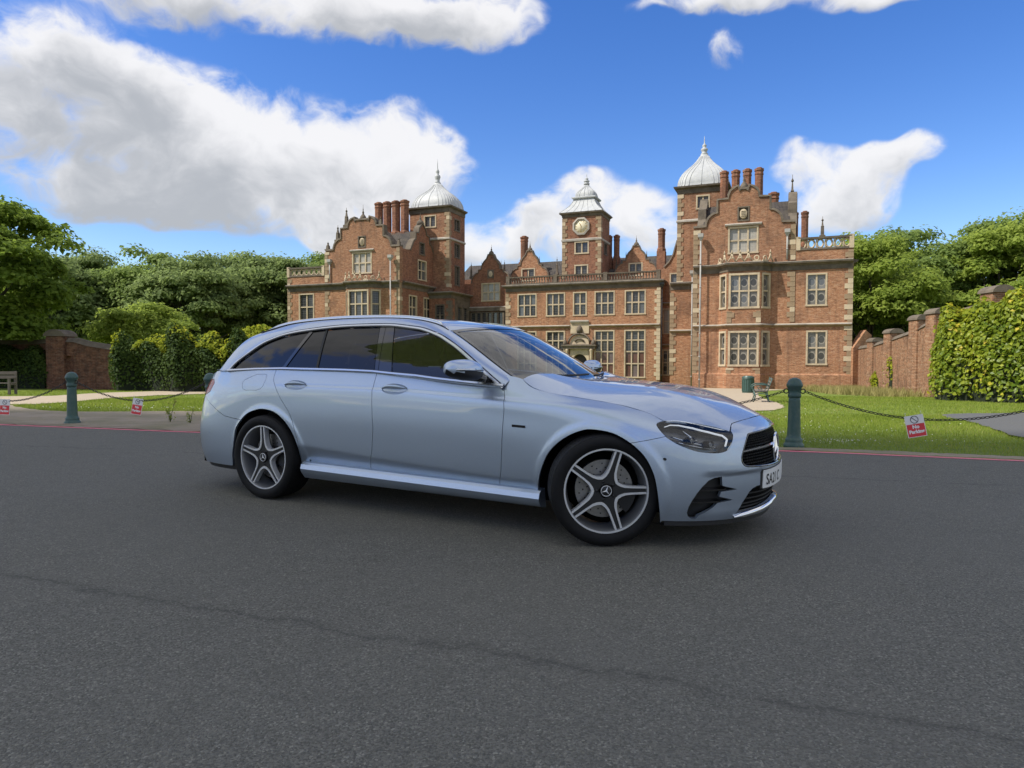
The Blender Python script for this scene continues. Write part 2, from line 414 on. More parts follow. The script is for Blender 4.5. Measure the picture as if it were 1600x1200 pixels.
# outlines of the panels: S in (s, t) of the lower shell, G in (x, z) of the side glass
SD = {
    'hl': [(1.113, 0.8938), (1.0998, 0.9255), (1.0682, 0.9578), (0.9804, 0.9976), (0.895, 1.0002), (0.8161, 0.9841), (0.7306, 0.954), (0.6498, 0.9121), (0.6003, 0.8725), (0.5885, 0.8359), (0.5992, 0.7992), (0.6127, 0.7631), (0.6347, 0.7208), (0.6654, 0.6838), (0.7181, 0.6709), (0.7694, 0.6725), (0.8277, 0.6794), (0.8764, 0.6885), (0.9311, 0.7084), (0.9827, 0.7313), (1.0259, 0.7599), (1.0595, 0.7906), (1.093, 0.845)],
    'shut': [(1.0682, 0.9578), (1.1564, 1.0125), (1.2632, 1.0175), (1.3923, 1.0122), (1.5708, 0.9863), (1.7386, 0.9609), (1.8743, 0.9553), (1.96, 0.9673), (2.009, 0.993), (2.0483, 1.0237)],
    'nose': [(0.5885, 0.8359), (0.5867, 0.8818), (0.5414, 0.9451), (0.5122, 0.97), (0.4314, 0.9866), (0.3492, 0.9961), (0.2503, 0.996), (0.1374, 0.9864), (0.0045, 0.9701)],
    'wb': [(1.2644, 0.6539), (1.1641, 0.717), (1.0595, 0.7906)],
    'arch_f': [(1.0858, -0.0325), (1.0933, 0.1289), (1.1018, 0.2548), (1.1137, 0.362), (1.1327, 0.4558), (1.1824, 0.5718), (1.2644, 0.6539), (1.3747, 0.6984), (1.5115, 0.6755), (1.5869, 0.6306), (1.651, 0.5764), (1.7296, 0.4956), (1.7985, 0.4021), (1.8374, 0.3127), (1.8659, 0.2116), (1.8825, 0.0971), (1.9009, -0.0316)],
    'arch_r': [(3.9929, 0.0281), (3.9854, 0.1183), (3.9843, 0.223), (4.01, 0.3021), (4.0506, 0.3767), (4.1195, 0.457), (4.2115, 0.5237), (4.2923, 0.5518), (4.3826, 0.5638), (4.4674, 0.555), (4.5471, 0.5379), (4.6287, 0.4924), (4.6984, 0.4249), (4.7161, 0.3381), (4.7376, 0.2477), (4.7606, 0.1626)],
    'door_f': [(2.1625, 0.9469), (2.13, 0.8342), (2.1236, 0.7143), (2.1294, 0.5881), (2.1402, 0.3884), (2.1536, 0.2078), (2.1949, -0.0245)],
    'door_b': [(3.2243, 1.0002), (3.2342, 0.8632), (3.2286, 0.6588), (3.2191, 0.4296), (3.2407, 0.2472), (3.3087, -0.0003)],
    'door_r': [(4.2564, 0.9965), (4.2625, 0.8921), (4.2279, 0.8108), (4.1558, 0.657), (4.0586, 0.5116), (3.9998, 0.3504), (3.9711, 0.23), (3.9904, 0.0281)],
    'sill': [(3.9913, 0.0238), (3.3068, -0.0048), (2.7231, -0.0237), (2.1991, -0.0357), (1.9305, -0.0261)],
    'flap': [(4.6339, 0.8316), (4.6321, 0.8655), (4.6169, 0.8882), (4.4694, 0.945), (4.3646, 0.9453), (4.3473, 0.932), (4.3512, 0.8777), (4.3697, 0.8151), (4.3995, 0.7771), (4.4496, 0.7631), (4.5786, 0.7709), (4.6225, 0.7923)],
    'lamp': [(5.1296, 0.9218), (5.1081, 0.8), (5.0761, 0.8864), (5.164, 0.7908)],
    'grille': [(0.0, 0.7842), (0.2407, 0.8148), (0.4226, 0.807), (0.4623, 0.7862), (0.5013, 0.715), (0.5442, 0.6155), (0.5494, 0.5772), (0.5408, 0.547), (0.4999, 0.519), (0.3562, 0.5035), (0.0985, 0.489)],
    'plate': [(0.3335, 0.4672), (0.3171, 0.3152), (0.0631, 0.4468), (0.0247, 0.2973)],
    'side_intake': [(0.7504, 0.4544), (0.6993, 0.4602), (0.6926, 0.3853), (0.574, 0.3435), (0.6995, 0.3342), (0.711, 0.2915), (0.6031, 0.2494), (0.7208, 0.2283), (0.7514, 0.1809), (0.8056, 0.1258), (0.8511, 0.0793), (0.865, 0.0336), (0.8991, 0.0384), (0.9194, 0.0734), (0.9267, 0.1192), (0.9184, 0.1888), (0.9009, 0.2515), (0.8716, 0.3263), (0.8406, 0.3823), (0.7972, 0.4336)],
    'low_intake': [(0.2049, 0.3568), (0.3864, 0.348), (0.4308, 0.3325), (0.463, 0.3061), (0.5155, 0.2099), (0.5665, 0.0776), (0.4697, 0.0786), (0.2658, 0.1191), (0.0497, 0.1989)],
    'lip_lo': [(0.5895, 0.0178), (0.4845, 0.0323), (0.3298, 0.0577), (0.1015, 0.0697), (0.0, 0.1321)],
    'sensor_f': [(1.0644, 0.5815)],
    'sensor_r': [(5.0891, 0.4063)],
    'badge': [(2.063, 0.5807), (1.9665, 0.5848), (1.9662, 0.5632), (2.0627, 0.5591)],
    'h_f': [(3.0347, 0.8346), (3.1475, 0.826), (2.9231, 0.8446), (3.0454, 0.8958), (3.0226, 0.772)],
    'h_r': [(4.0101, 0.8293), (4.1262, 0.8266), (3.8962, 0.8324), (4.0223, 0.8826), (3.9977, 0.772)],
    'crease_b': [(5.12, 0.5987), (4.6997, 0.4311)],
    'pillarseam': [(2.2221, 1.0232), (2.1514, 1.0439)],
}
GD = {
    'dlo': [(-3.4128, 1.0445), (-3.3538, 1.1022), (-3.2749, 1.1618), (-3.1965, 1.2156), (-3.1007, 1.2618), (-3.0001, 1.2934), (-2.8997, 1.3198), (-2.7628, 1.3415), (-2.6201, 1.3558), (-2.4669, 1.3675), (-2.1969, 1.3748), (-1.923, 1.3739), (-1.7833, 1.3709), (-1.6934, 1.3626), (-1.596, 1.3491), (-1.5257, 1.3381), (-1.4567, 1.3222), (-1.3807, 1.2994), (-1.3129, 1.2739), (-1.2454, 1.2411), (-1.181, 1.2045), (-1.064, 1.1336), (-0.9587, 1.0627), (-0.8524, 0.9936), (-0.808, 0.9663)],
    'belt': [(-3.4128, 1.0445), (-3.1112, 1.0529), (-2.7967, 1.0595), (-2.4286, 1.0567), (-2.125, 1.0533), (-1.8497, 1.0461), (-1.6852, 1.0338), (-1.458, 1.0204), (-1.261, 1.0016), (-0.9879, 0.9795), (-0.808, 0.9663)],
    'outer': [(-3.465, 1.0364), (-3.3932, 1.1102), (-3.2866, 1.1808), (-3.1993, 1.2346), (-3.1114, 1.2798), (-3.0112, 1.3125), (-2.9107, 1.3388), (-2.7735, 1.3603), (-2.6168, 1.3758), (-2.3552, 1.3937), (-2.1113, 1.3983), (-1.8901, 1.3965), (-1.7526, 1.3888), (-1.605, 1.3709), (-1.5288, 1.3606), (-1.4529, 1.342), (-1.3766, 1.3185), (-1.3093, 1.2932), (-1.2219, 1.2509), (-1.1301, 1.2002), (-0.9615, 1.0908), (-0.8575, 1.0186), (-0.7528, 0.9483)],
    'q1': [(-2.6201, 1.3558), (-2.7916, 1.0595)],
    'q2': [(-2.4618, 1.3669), (-2.4273, 1.0567)],
    'b0': [(-1.923, 1.3739), (-1.8497, 1.0461)],
    'bm': [(-1.8714, 1.3961), (-1.8137, 1.0371)],
    'b1': [(-1.7833, 1.3709), (-1.6852, 1.0338)],
    'sail': [(-0.9587, 1.0627), (-0.9829, 0.9787)],
}
# ------------------------------------------------------------------ the car
def car_paint():
    def fn(t):
        v = P_obj(t)
        fl = t.noise(v, 900, 1, .5)
        return t.mix(t.rng(fl, .35, .65), (.395, .475, .595), (.51, .595, .715)), None, 0, None
    m = pmat('car_paint', fn, rough=.40, spec=.5, metal=.86)
    b = [n for n in m.node_tree.nodes if n.type == 'BSDF_PRINCIPLED'][0]
    b.inputs['Coat Weight'].default_value = 1.0; b.inputs['Coat Roughness'].default_value = .015; b.inputs['Coat IOR'].default_value = 1.5
    return m
def glass_mat(name, tint, ior=1.52, gl=(1, 1, 1)):
    m = bpy.data.materials.new(name); m.use_nodes = True
    t = NT(m.node_tree)
    tr = t.n('ShaderNodeBsdfTransparent'); tr.inputs[0].default_value = (*tint, 1)
    g = t.n('ShaderNodeBsdfGlossy'); g.inputs['Roughness'].default_value = .0; g.inputs[0].default_value = (*gl, 1)
    f = t.n('ShaderNodeFresnel'); f.inputs[0].default_value = ior
    mx = t.n('ShaderNodeMixShader'); t.put(mx.inputs[0], t.m('MULTIPLY', f.outputs[0], 1.35, clamp=True)); t.put(mx.inputs[1], tr.outputs[0]); t.put(mx.inputs[2], g.outputs[0])
    o = t.n('ShaderNodeOutputMaterial'); t.put(o.inputs[0], mx.outputs[0])
    return m
M_PAINT = car_paint()
M_BLACKGLOSS = mat('black_gloss', (.006, .006, .007), .06, coat=1)
M_BLACK = mat('black_plastic', (.012, .012, .013), .55)
M_GAP = mat('dark_gap', (.004, .004, .004), .9, spec=.1)
M_CHROME = mat('chrome', (.82, .83, .85), .08, 1.0)
M_ALU = mat('satin_aluminium', (.66, .68, .71), .26, 1.0)
M_GLASSD = glass_mat('privacy_glass', (.012, .014, .018), 1.42)
M_GLASSF = glass_mat('side_glass', (.30, .34, .35), 1.5)
M_GLASSW = glass_mat('windscreen_glass', (.42, .47, .48), 1.6)
M_LENS = glass_mat('lamp_lens', (.93, .94, .95), 1.45)
M_INT = mat('interior_trim', (.018, .018, .02), .7)
M_SEAT = mat('seat_leather', (.03, .03, .033), .5)
M_RED = mat('tail_lamp_red', (.30, .008, .018), .25, coat=.35)
M_TYRE = pmat('tyre_rubber', lambda t: (t.mix(t.noise(P_obj(t), 30, 4), (.006, .006, .0065), (.013, .013, .014)), t.noise(P_obj(t), 160, 2), .0006, None), rough=.62, spec=.2)
M_RIMDARK = mat('wheel_grey', (.022, .0225, .024), .38, .2)
M_RIMFACE = mat('machined_wheel', (.74, .75, .77), .30, .45)
M_BARREL = mat('wheel_barrel', (.20, .205, .215), .36, .4)
M_DISC = pmat('brake_disc', lambda t: (t.mix(t.noise(P_obj(t), 60, 3), (.20, .195, .19), (.33, .32, .31)), None, 0, None), rough=.4, metal=.9)
M_LED = mat('daytime_lamp', (.9, .92, .95), .2, emit=(.9, .95, 1.0), estr=.30)
M_PLATE = mat('plate_white', (.78, .79, .78), .35)
M_INK = mat('plate_black', (.008, .008, .01), .4)

# the bonnet is pulled onto the top edge of the shell along its shut lines
def _rbf():
    pts = []; dz = []
    for p in SD['shut'] + SD['nose']:
        P = shell(*p); e = float(bz(P[0], P[1]) - P[2])
        for sg in (1, -1):
            if sg < 0 and P[1] < .02: continue
            pts.append((P[0], sg * P[1])); dz.append(e)
    pts = np.array(pts); dz = np.array(dz); w = .24
    K = np.exp(-((pts[:, None] - pts[None]) ** 2).sum(-1) / (2 * w * w)) + np.eye(len(pts)) * 2e-3
    c = np.linalg.solve(K, dz)
    return lambda x, y: (np.exp(-(((np.asarray(x)[..., None] - pts[:, 0]) ** 2 + (np.asarray(y)[..., None] - pts[:, 1]) ** 2) / (2 * w * w))) * c).sum(-1)
_corr = _rbf()
def bonnet_s(x, y):
    x = np.asarray(x, float); y = np.asarray(y, float)
    return np.stack([x, y, bz(x, y) - _corr(x, y)], -1)
def shell_s(s, t):
    P = shell(np.abs(s), t); P[..., 1] *= np.where(np.asarray(s) < 0, -1, 1); return P

def fn_normals(fn, a, b, flip=1, e=4e-3):
    du = fn(a + e, b) - fn(a - e, b); dv = fn(a, b + e) - fn(a, b - e)
    n = np.cross(du, dv) * flip
    return n / np.maximum(np.linalg.norm(n, axis=-1, keepdims=True), 1e-9)
def densify(poly, step, closed=True):
    out = []; n = len(poly)
    for i in range(n if closed else n - 1):
        a = np.array(poly[i]); b = np.array(poly[(i + 1) % n]); k = max(1, int(math.ceil(np.linalg.norm(b - a) / step)))
        for j in range(k): out.append(a + (b - a) * j / k)
    if not closed: out.append(np.array(poly[-1]))
    return np.array(out)
def crsm(poly, k=4, closed=False):
    """Catmull-Rom curve through the points, k steps per span"""
    P = np.array(poly, float); n = len(P); out = []
    for i in range(n if closed else n - 1):
        p1 = P[i]; p2 = P[(i + 1) % n]
        p0 = P[i - 1] if (closed or i > 0) else 2 * p1 - p2
        p3 = P[(i + 2) % n] if (closed or i + 2 < n) else 2 * p2 - p1
        for j in range(k):
            t = j / k
            out.append(tuple(.5 * (2 * p1 + (p2 - p0) * t + (2 * p0 - 5 * p1 + 4 * p2 - p3) * t * t + (3 * p1 - p0 - 3 * p2 + p3) * t ** 3)))
    if not closed: out.append(tuple(P[-1]))
    return out
def in_poly(P, poly):
    x, y = P[:, 0], P[:, 1]; ins = np.zeros(len(P), bool); n = len(poly); j = n - 1
    for i in range(n):
        xi, yi = poly[i]; xj, yj = poly[j]
        c = ((yi > y) != (yj > y)) & (x < (xj - xi) * (y - yi) / (yj - yi + 1e-12) + xi)
        ins ^= c; j = i
    return ins
def inset(poly, d):
    poly = np.array(poly); n = len(poly)
    A = 0.5 * sum(poly[i][0] * poly[(i + 1) % n][1] - poly[(i + 1) % n][0] * poly[i][1] for i in range(n))
    sg = 1 if A > 0 else -1; out = []
    for i in range(n):
        a = poly[i - 1]; b = poly[i]; c = poly[(i + 1) % n]
        e1 = b - a; e2 = c - b
        e1 = e1 / (np.linalg.norm(e1) + 1e-12); e2 = e2 / (np.linalg.norm(e2) + 1e-12)
        n1 = np.array((-e1[1], e1[0])); n2 = np.array((-e2[1], e2[0])); m = n1 + n2
        L = np.linalg.norm(m)
        if L < .3: m = n1; k = 1
        else: m = m / L; k = 1 / max(.5, m.dot(n1))
        out.append(b + sg * d * k * m)
    return np.array(out)
def tri_panel(fn, outline, holes=(), sc=(1, 1), spacing=.022, gap=.0022, depth=.014, flip=1, off=0.0, hole_gap=0.0, edge=.012):
    """fills an outline in the (a, b) domain of a surface; returns vertices, normals, faces in car space"""
    S = np.array(sc, float)
    loop = inset(densify(np.array(outline) * S, edge), gap)
    loops = [loop] + [inset(densify(np.array(h) * S, edge), -hole_gap) for h in holes]
    lo = loop.min(0); hi = loop.max(0)
    gx, gy = np.meshgrid(np.arange(lo[0], hi[0], spacing), np.arange(lo[1], hi[1], spacing * .87), indexing='ij')
    gx = gx + (np.arange(gx.shape[1]) % 2)[None] * spacing * .5
    Q = np.stack([gx.ravel(), gy.ravel()], 1)
    keep = in_poly(Q, loop)
    for h in loops[1:]: keep &= ~in_poly(Q, h)
    Q = Q[keep]
    B = np.concatenate(loops)
    if len(Q):
        dmin = np.full(len(Q), 9.0)
        for c in np.array_split(np.arange(len(Q)), max(1, len(Q) // 400)):
            dmin[c] = np.sqrt(((Q[c][:, None] - B[None]) ** 2).sum(-1)).min(1)
        Q = Q[dmin > spacing * .45]
    edges = []; k = 0
    for L in loops:
        n = len(L); edges += [(k + i, k + (i + 1) % n) for i in range(n)]; k += n
    V2 = np.concatenate([B, Q]) if len(Q) else B
    r = delaunay_2d_cdt([Vector(p) for p in V2], edges, [], 1, 1e-7)
    V2 = np.array([(p.x, p.y) for p in r[0]]); F = [f for f in r[2]]
    cen = np.array([V2[list(f)].mean(0) for f in F])
    ok = in_poly(cen, loop)
    for h in loops[1:]: ok &= ~in_poly(cen, h)
    F = [f for f, q in zip(F, ok) if q]
    def ev(p2):
        a, b = p2[:, 0] / S[0], p2[:, 1] / S[1]
        return fn(a, b), fn_normals(fn, a, b, flip)
    P, N = ev(V2); P = P + N * off
    V = [P]; NN = [N]; base = len(P)
    if depth:
        for L in loops:
            p, nn = ev(L); p = p + nn * off; n = len(L)
            tan = np.roll(p, -1, 0) - np.roll(p, 1, 0); tan /= np.maximum(np.linalg.norm(tan, axis=1, keepdims=True), 1e-9)
            sd = np.cross(tan, nn)
            V += [p, p - nn * depth]; NN += [sd, sd]
            F += [(base + i, base + (i + 1) % n, base + n + (i + 1) % n, base + n + i) for i in range(n)]
            base += 2 * n
    return np.concatenate(V), np.concatenate(NN), F
def emit(name, V, N, F, material, parent, side=1, label=None, fix=True):
    V = V.copy(); N = N.copy()
    V[:, 1] *= -side; N[:, 1] *= -side
    if fix:
        out = []
        for f in F:
            g = np.cross(V[f[1]] - V[f[0]], V[f[2]] - V[f[0]])
            n = N[list(f)].sum(0)
            if len(f) == 4 and side:
                pass
            out.append(tuple(f) if g.dot(n) >= 0 else tuple(reversed(f)))
        F = out
    o = mesh_obj(name, V, F, material, parent, True, N)
    if label: o['label'] = label
    return o
def both(name, data, material, parent, sides=(1, -1)):
    return [emit(name, *data, material, parent, s) for s in sides]

def build_car():
    car = thing('estate_car', 'silver blue estate car parked side on on the dark tarmac', 'car', (1.0235, 4.9540, 0.0), -0.50359)
    SL = (1.0, .88)                                              # makes (s, t) roughly metric
    S = SD; G = GD
    top = lambda s: (s, 1.0)
    # ---- lower shell
    hl = crsm(S['hl'], 3, True); hl_tip = hl[63]
    af = crsm(S['arch_f'], 4); ar = crsm(S['arch_r'], 4); nose = S['nose']; sh = crsm(S['shut'], 3)
    bump_r = [(0.0, .0)] + [(s, .0) for s in np.linspace(.1, af[0][0] - .01, 10)] + af[:25] + [S['wb'][1]] + [hl_tip] + hl[62:26:-1] + nose[1:]
    bump_r = [tuple(p) for p in bump_r]
    tn = nose[-1][1]
    bump = bump_r + [(0.0, tn)] + [(-a, b) for a, b in reversed(bump_r[1:])]
    grl_r = [p for p in S['grille']]; grl_r[0] = (0.0, grl_r[1][1] + .006); grl_r.append((0.0, grl_r[-1][1])); grl_r = crsm(grl_r, 3)
    grl = grl_r + [(-a, b) for a, b in reversed(grl_r[1:-1])]
    li = S['low_intake']; li_r = [(0.0, .375)] + li[:6] + li[6:8] + [(.12, .155), (0.0, .178)]
    lint = li_r + [(-a, b) for a, b in reversed(li_r[1:-1])]
    si = S['side_intake']; sil = [(-a, b) for a, b in reversed(si)]
    d = tri_panel(shell_s, bump, [grl, lint, si, sil], SL, .022, .002, .022)
    emit('front_bumper', *d, M_PAINT, car)
    # splitter below the bumper
    sp = [(s, .035 * 0 - .0) for s in np.linspace(0, 1.05, 30)]
    P = shell_s(np.array([q[0] for q in sp]), np.zeros(30)); mb = MB(); V = []
    for (x, y, z) in P: V += [(x - .012, -y, z + .012), (x - .012, -y, z - .028), (x - .12, -y * .96, z - .028)]
    n = 30; VL = [(x, -y, z) for x, y, z in V]
    for W in (V, VL): mb.add(W, [(3 * i + k, 3 * i + 3 + k, 3 * i + 4 + k, 3 * i + 1 + k) for i in range(n - 1) for k in (0, 1)])
    mb.build('front_splitter', M_BLACK, car)
    # chrome lip round the bottom of the lower intake
    lu = np.array([(li[5][0] + .012, li[5][1] - .01), li[6], li[7], (.12, .155), (0.0, .178)]); ll = np.array([S['lip_lo'][0], S['lip_lo'][1], S['lip_lo'][2], (.12, .095), (0.0, .118)])
    mid = crsm((lu + ll) / 2, 5); mid = np.array(mid + [(-a, b) for a, b in reversed(mid[:-1])])
    P = shell_s(mid[:, 0], mid[:, 1]); Nn = fn_normals(shell_s, mid[:, 0], mid[:, 1]); V = []; m = 10
    for j, (p, nn) in enumerate(zip(P, Nn)):
        hh = .017 * min(1, .25 + j / 6, .25 + (len(P) - 1 - j) / 6)
        for a in np.linspace(0, 2 * math.pi, m, endpoint=False):
            q = p + nn * (.004 + .013 * math.cos(a)) + np.array((0, 0, hh * math.sin(a))); V.append((q[0], -q[1], q[2]))
    F = [(i * m + k, i * m + (k + 1) % m, (i + 1) * m + (k + 1) % m, (i + 1) * m + k) for i in range(len(P) - 1) for k in range(m)]
    mesh_obj('chrome_lip', V, F, M_CHROME, car, True)
    # intakes: dark backs
    d = tri_panel(shell_s, lint, [], SL, .03, -.01, 0, off=-.055); emit('lower_intake', *d, M_BLACK, car)
    mb = MB()
    for k in range(5):
        t0 = .12 + .05 * k; half = .50 - .0 * k - (.1 if k == 4 else 0)
        ss = np.linspace(-half, half, 24); A = shell_s(ss, np.full(24, t0)); Nn = fn_normals(shell_s, ss, np.full(24, t0))
        V = []
        for p, nn in zip(A, Nn):
            q = p - nn * .035; V += [(q[0], -q[1], q[2] - .004), (q[0], -q[1], q[2] + .004), (q[0] - .02, -q[1], q[2] + .004), (q[0] - .02, -q[1], q[2] - .004)]
        mb.add(V, [(4 * i + a, 4 * i + 4 + a, 4 * i + 4 + (a + 1) % 4, 4 * i + (a + 1) % 4) for i in range(23) for a in range(4)])
    mb.build('intake_grid', M_BLACK, car)
    for sd, nm in ((1, si), (-1, si)):
        d = tri_panel(shell_s, si, [], SL, .02, -.008, 0, off=-.040); emit('side_intake', *d, M_BLACK, car, sd)
    # fins inside the side intakes
        mb = MB()
        for (t0, s0, s1) in ((.350, .66, .885), (.238, .70, .925)):
            ss = np.linspace(s0, s1, 10); A = shell_s(ss, np.full(10, t0)); Nn = fn_normals(shell_s, ss, np.full(10, t0)); V = []
            for p, nn in zip(A, Nn):
                for (u, w) in ((-.045, .012), (-.002, .005), (-.002, -.005), (-.045, -.012)): q = p + nn * u; V.append((q[0], -q[1] * sd, q[2] + w))
            mb.add(V, [(4 * i + a, 4 * i + 4 + a, 4 * i + 4 + (a + 1) % 4, 4 * i + (a + 1) % 4) for i in range(9) for a in range(4)] + [(0, 1, 2, 3), (36, 39, 38, 37)])
        mb.build('intake_fin', M_BLACKGLOSS, car)
    # grille
    d = tri_panel(shell_s, grl, [], SL, .03, -.006, 0, off=-.05); gb = emit('grille', *d, M_GAP, car)
    ring_o = np.array(grl); mb = MB()
    P = shell_s(ring_o[:, 0], ring_o[:, 1]); Nn = fn_normals(shell_s, ring_o[:, 0], ring_o[:, 1])
    dd = densify([tuple(p + n_ * -.004) for p, n_ in zip(P, Nn)], .02)
    mb.tube([(p[0], -p[1], p[2]) for p in dd], .007, 8, True); mb.build('grille_frame', M_BLACKGLOSS, gb)
    gp = np.array(grl) * np.array(SL)
    mb = MB()
    tt = np.linspace(.49, .80, 14)
    for t0 in tt:
        ss = np.arange(-.56, .56, .013)
        q = np.stack([ss, np.full(len(ss), t0 * SL[1])], 1); k = in_poly(q, inset(gp, .004)); ss = ss[k]
        if len(ss) < 4: continue
        A = shell_s(ss, np.full(len(ss), t0)); Nn = fn_normals(shell_s, ss, np.full(len(ss), t0)); V = []; F = []
        for p, nn in zip(A, Nn):
            for (u, w) in ((-.034, .0045), (-.022, .003), (-.022, -.003), (-.034, -.0045)): q = p + nn * u; V.append((q[0], -q[1], q[2] + w))
        mb.add(V, [(4 * i + a, 4 * i + 4 + a, 4 * i + 4 + (a + 1) % 4, 4 * i + (a + 1) % 4) for i in range(len(ss) - 1) for a in range(4)])
        for i in range(0, len(ss) - 1, 2):                         # little studs on the bars
            p = A[i] - Nn[i] * .018
            mb.box(p[0] - .004, p[0] + .004, -p[1] - .004, -p[1] + .004, p[2] - .0042, p[2] + .0042)
    mb.build('grille_bar', mat('grille_mesh', (.045, .046, .048), .3, .6), gb)
    for sg in (1, -1):                                             # satin bar either side of the star
        ss = np.linspace(.075, .535, 14) * sg; t0 = np.linspace(.655, .645, 14)
        A = shell_s(ss, t0); Nn = fn_normals(shell_s, ss, t0); V = []
        for j, (p, nn) in enumerate(zip(A, Nn)):
            hh = .013 - .006 * abs(j / 13)
            for (u, w) in ((-.03, hh), (-.004, hh * .6), (-.004, -hh * .6), (-.03, -hh)): q = p + nn * u; V.append((q[0], -q[1], q[2] + w))
        MB().add(V, [(4 * i + a, 4 * i + 4 + a, 4 * i + 4 + (a + 1) % 4, 4 * i + (a + 1) % 4) for i in range(13) for a in range(4)] + [(0, 1, 2, 3), (52, 55, 54, 53)]).build('grille_wing', M_CHROME, gb)
    # three-pointed star in a ring
    mb = MB(); cx, cz = .824, .555
    ring = [(cx, .092 * math.cos(a), cz + .092 * math.sin(a)) for a in np.linspace(0, 2 * math.pi, 40, endpoint=False)]
    mb.tube(ring, .0095, 8, True)
    star3(mb, (cx, 0, cz), .088, .017, .013, 'x')
    mb.build('star_emblem', M_CHROME, gb)
    mb = MB(); mb.lathe([(.0, .0), (.086, .0), (.086, .006), (0, .006)], (cx - .012, 0, cz), 32, axis='x'); mb.build('star_backing', M_BLACKGLOSS, gb)
    # number plate
    ps = S['plate']; sw = .335
    pl = [(-sw, .466), (sw, .466), (sw, .320), (-sw, .320)]
    d = tri_panel(shell_s, pl, [], SL, .03, 0, .012, off=.007); plate = emit('number_plate', *d, M_PLATE, car)
    d = tri_panel(shell_s, [(-sw - .02, .475), (sw + .02, .475), (sw + .02, .318), (-sw - .02, .318)], [], SL, .03, 0, .012, off=.002); emit('plate_holder', *d, M_BLACK, car)
    tx = text_mesh('SA21 C', .105, .0011)
    xs = [v[0] for v in tx[0]]; V = []
    for (x, y) in [(v[0], v[1]) for v in tx[0]]:
        s0 = .300 - (x - min(xs)) * .80; t0 = .348 + y * 1.16
        p = shell_s(np.array([s0]), np.array([t0])); nn = fn_normals(shell_s, np.array([s0]), np.array([t0]))
        q = (p + nn * .0085)[0]; V.append((q[0], -q[1], q[2]))
    mesh_obj('plate_text', V, tx[1], M_INK, plate)
    # headlights
    d0 = tri_panel(shell_s, hl, [], SL, .02, .0012, .006); d1 = tri_panel(shell_s, hl, [], SL, .03, .004, 0, off=-.07)
    dwall = None
    for sd in (1, -1):
        lamp = emit('headlight', *d1, mat('lamp_bucket', (.10, .105, .115), .22, .7), car, sd)
        emit('lens', *d0, M_LENS, lamp, sd)
        hp = densify(np.array(hl) * np.array(SL), .02); a, b = hp[:, 0] / SL[0], hp[:, 1] / SL[1]
        p = shell_s(a, b); nn = fn_normals(shell_s, a, b); n = len(p); V = np.concatenate([p - nn * .004, p - nn * .072]); V[:, 1] *= -sd
        mesh_obj('lamp_surround', V, [(i, (i + 1) % n, n + (i + 1) % n, n + i) for i in range(n)], M_BLACKGLOSS, lamp)
        # the bright strip that follows the upper edge and turns down at the inner end
        strip = [(1.06, .915), (1.02, .955), (.96, .972), (.86, .960), (.75, .918), (.655, .860), (.630, .80), (.655, .725)]
        st = densify(strip, .02, False); p = shell_s(st[:, 0], st[:, 1]); nn = fn_normals(shell_s, st[:, 0], st[:, 1])
        p = p - nn * .022
        MB().tube([(q[0], -q[1] * sd, q[2]) for q in p], [.0025 + .0035 * min(1, i / 12) for i in range(len(p))], 8).build('daytime_strip', M_LED, lamp)
        mb = MB()
        for (s0, t0, w) in ((.90, .80, .030), (.775, .765, .030)):
            q = shell_s(np.array([s0]), np.array([t0]))[0]; nn = fn_normals(shell_s, np.array([s0]), np.array([t0]))[0]
            c = q - nn * .035
            mb.bevbox(c[0] - .03, c[0] + .03, -c[1] * sd - .035, -c[1] * sd + .035, c[2] - .020, c[2] + .020, .008)
        mb.build('projector', M_CHROME, lamp)
        mb = MB()
        for (s0, s1, t0, t1) in ((1.02, .70, .82, .72), (.98, .72, .76, .705), (.93, .84, .93, .80)):
            ss = np.linspace(s0, s1, 8); ts = np.linspace(t0, t1, 8); q = shell_s(ss, ts) - fn_normals(shell_s, ss, ts) * .04
            mb.tube([(a[0], -a[1] * sd, a[2]) for a in q], .005, 6)
        mb.build('lamp_trim', M_ALU, lamp)
    # front wings
    df = S['door_f']; sill = S['sill']
    wing = [af[24], S['wb'][1], hl_tip, hl[65], hl[67], hl[0], hl[2], hl[4], hl[6]] + sh[1:] + [(2.153, 1.04), (2.223, 1.02)] + df + [sill[4]] + list(reversed(af[25:]))
    badge = S['badge']
    both('front_wing', tri_panel(shell_s, wing, [], SL, .020, .0018, .016), M_PAINT, car)
    both('wing_badge', tri_panel(shell_s, badge, [], SL, .02, 0, .004, off=.004), M_BLACKGLOSS, car)
    # doors: cut along the shut lines, with an oval bowl behind each handle
    def oval(hd, grow=1.0, n=28):
        c, l, r, u, dn = [np.array(q) for q in hd]
        return [tuple(c + (r - l) / 2 * math.cos(a) * grow + (u - dn) / 2 * math.sin(a) * grow) for a in np.linspace(0, 2 * math.pi, n, endpoint=False)]
    db = S['door_b']; dr = crsm(S['door_r'], 3)
    def belt_s(s0, s1, n=14):
        q = np.linspace(s0, s1, n); return [(a, float(BELT_T(a))) for a in q]
    ff = df + [sill[3], sill[2], sill[1]][0:2] + list(reversed(db))
    front = df + [sill[2]] + list(reversed(db)) + belt_s(db[0][0], df[0][0])[1:-1]
    rear = db + [sill[1]][0:0] + list(reversed(dr)) + belt_s(dr[0][0], db[0][0])[1:-1]
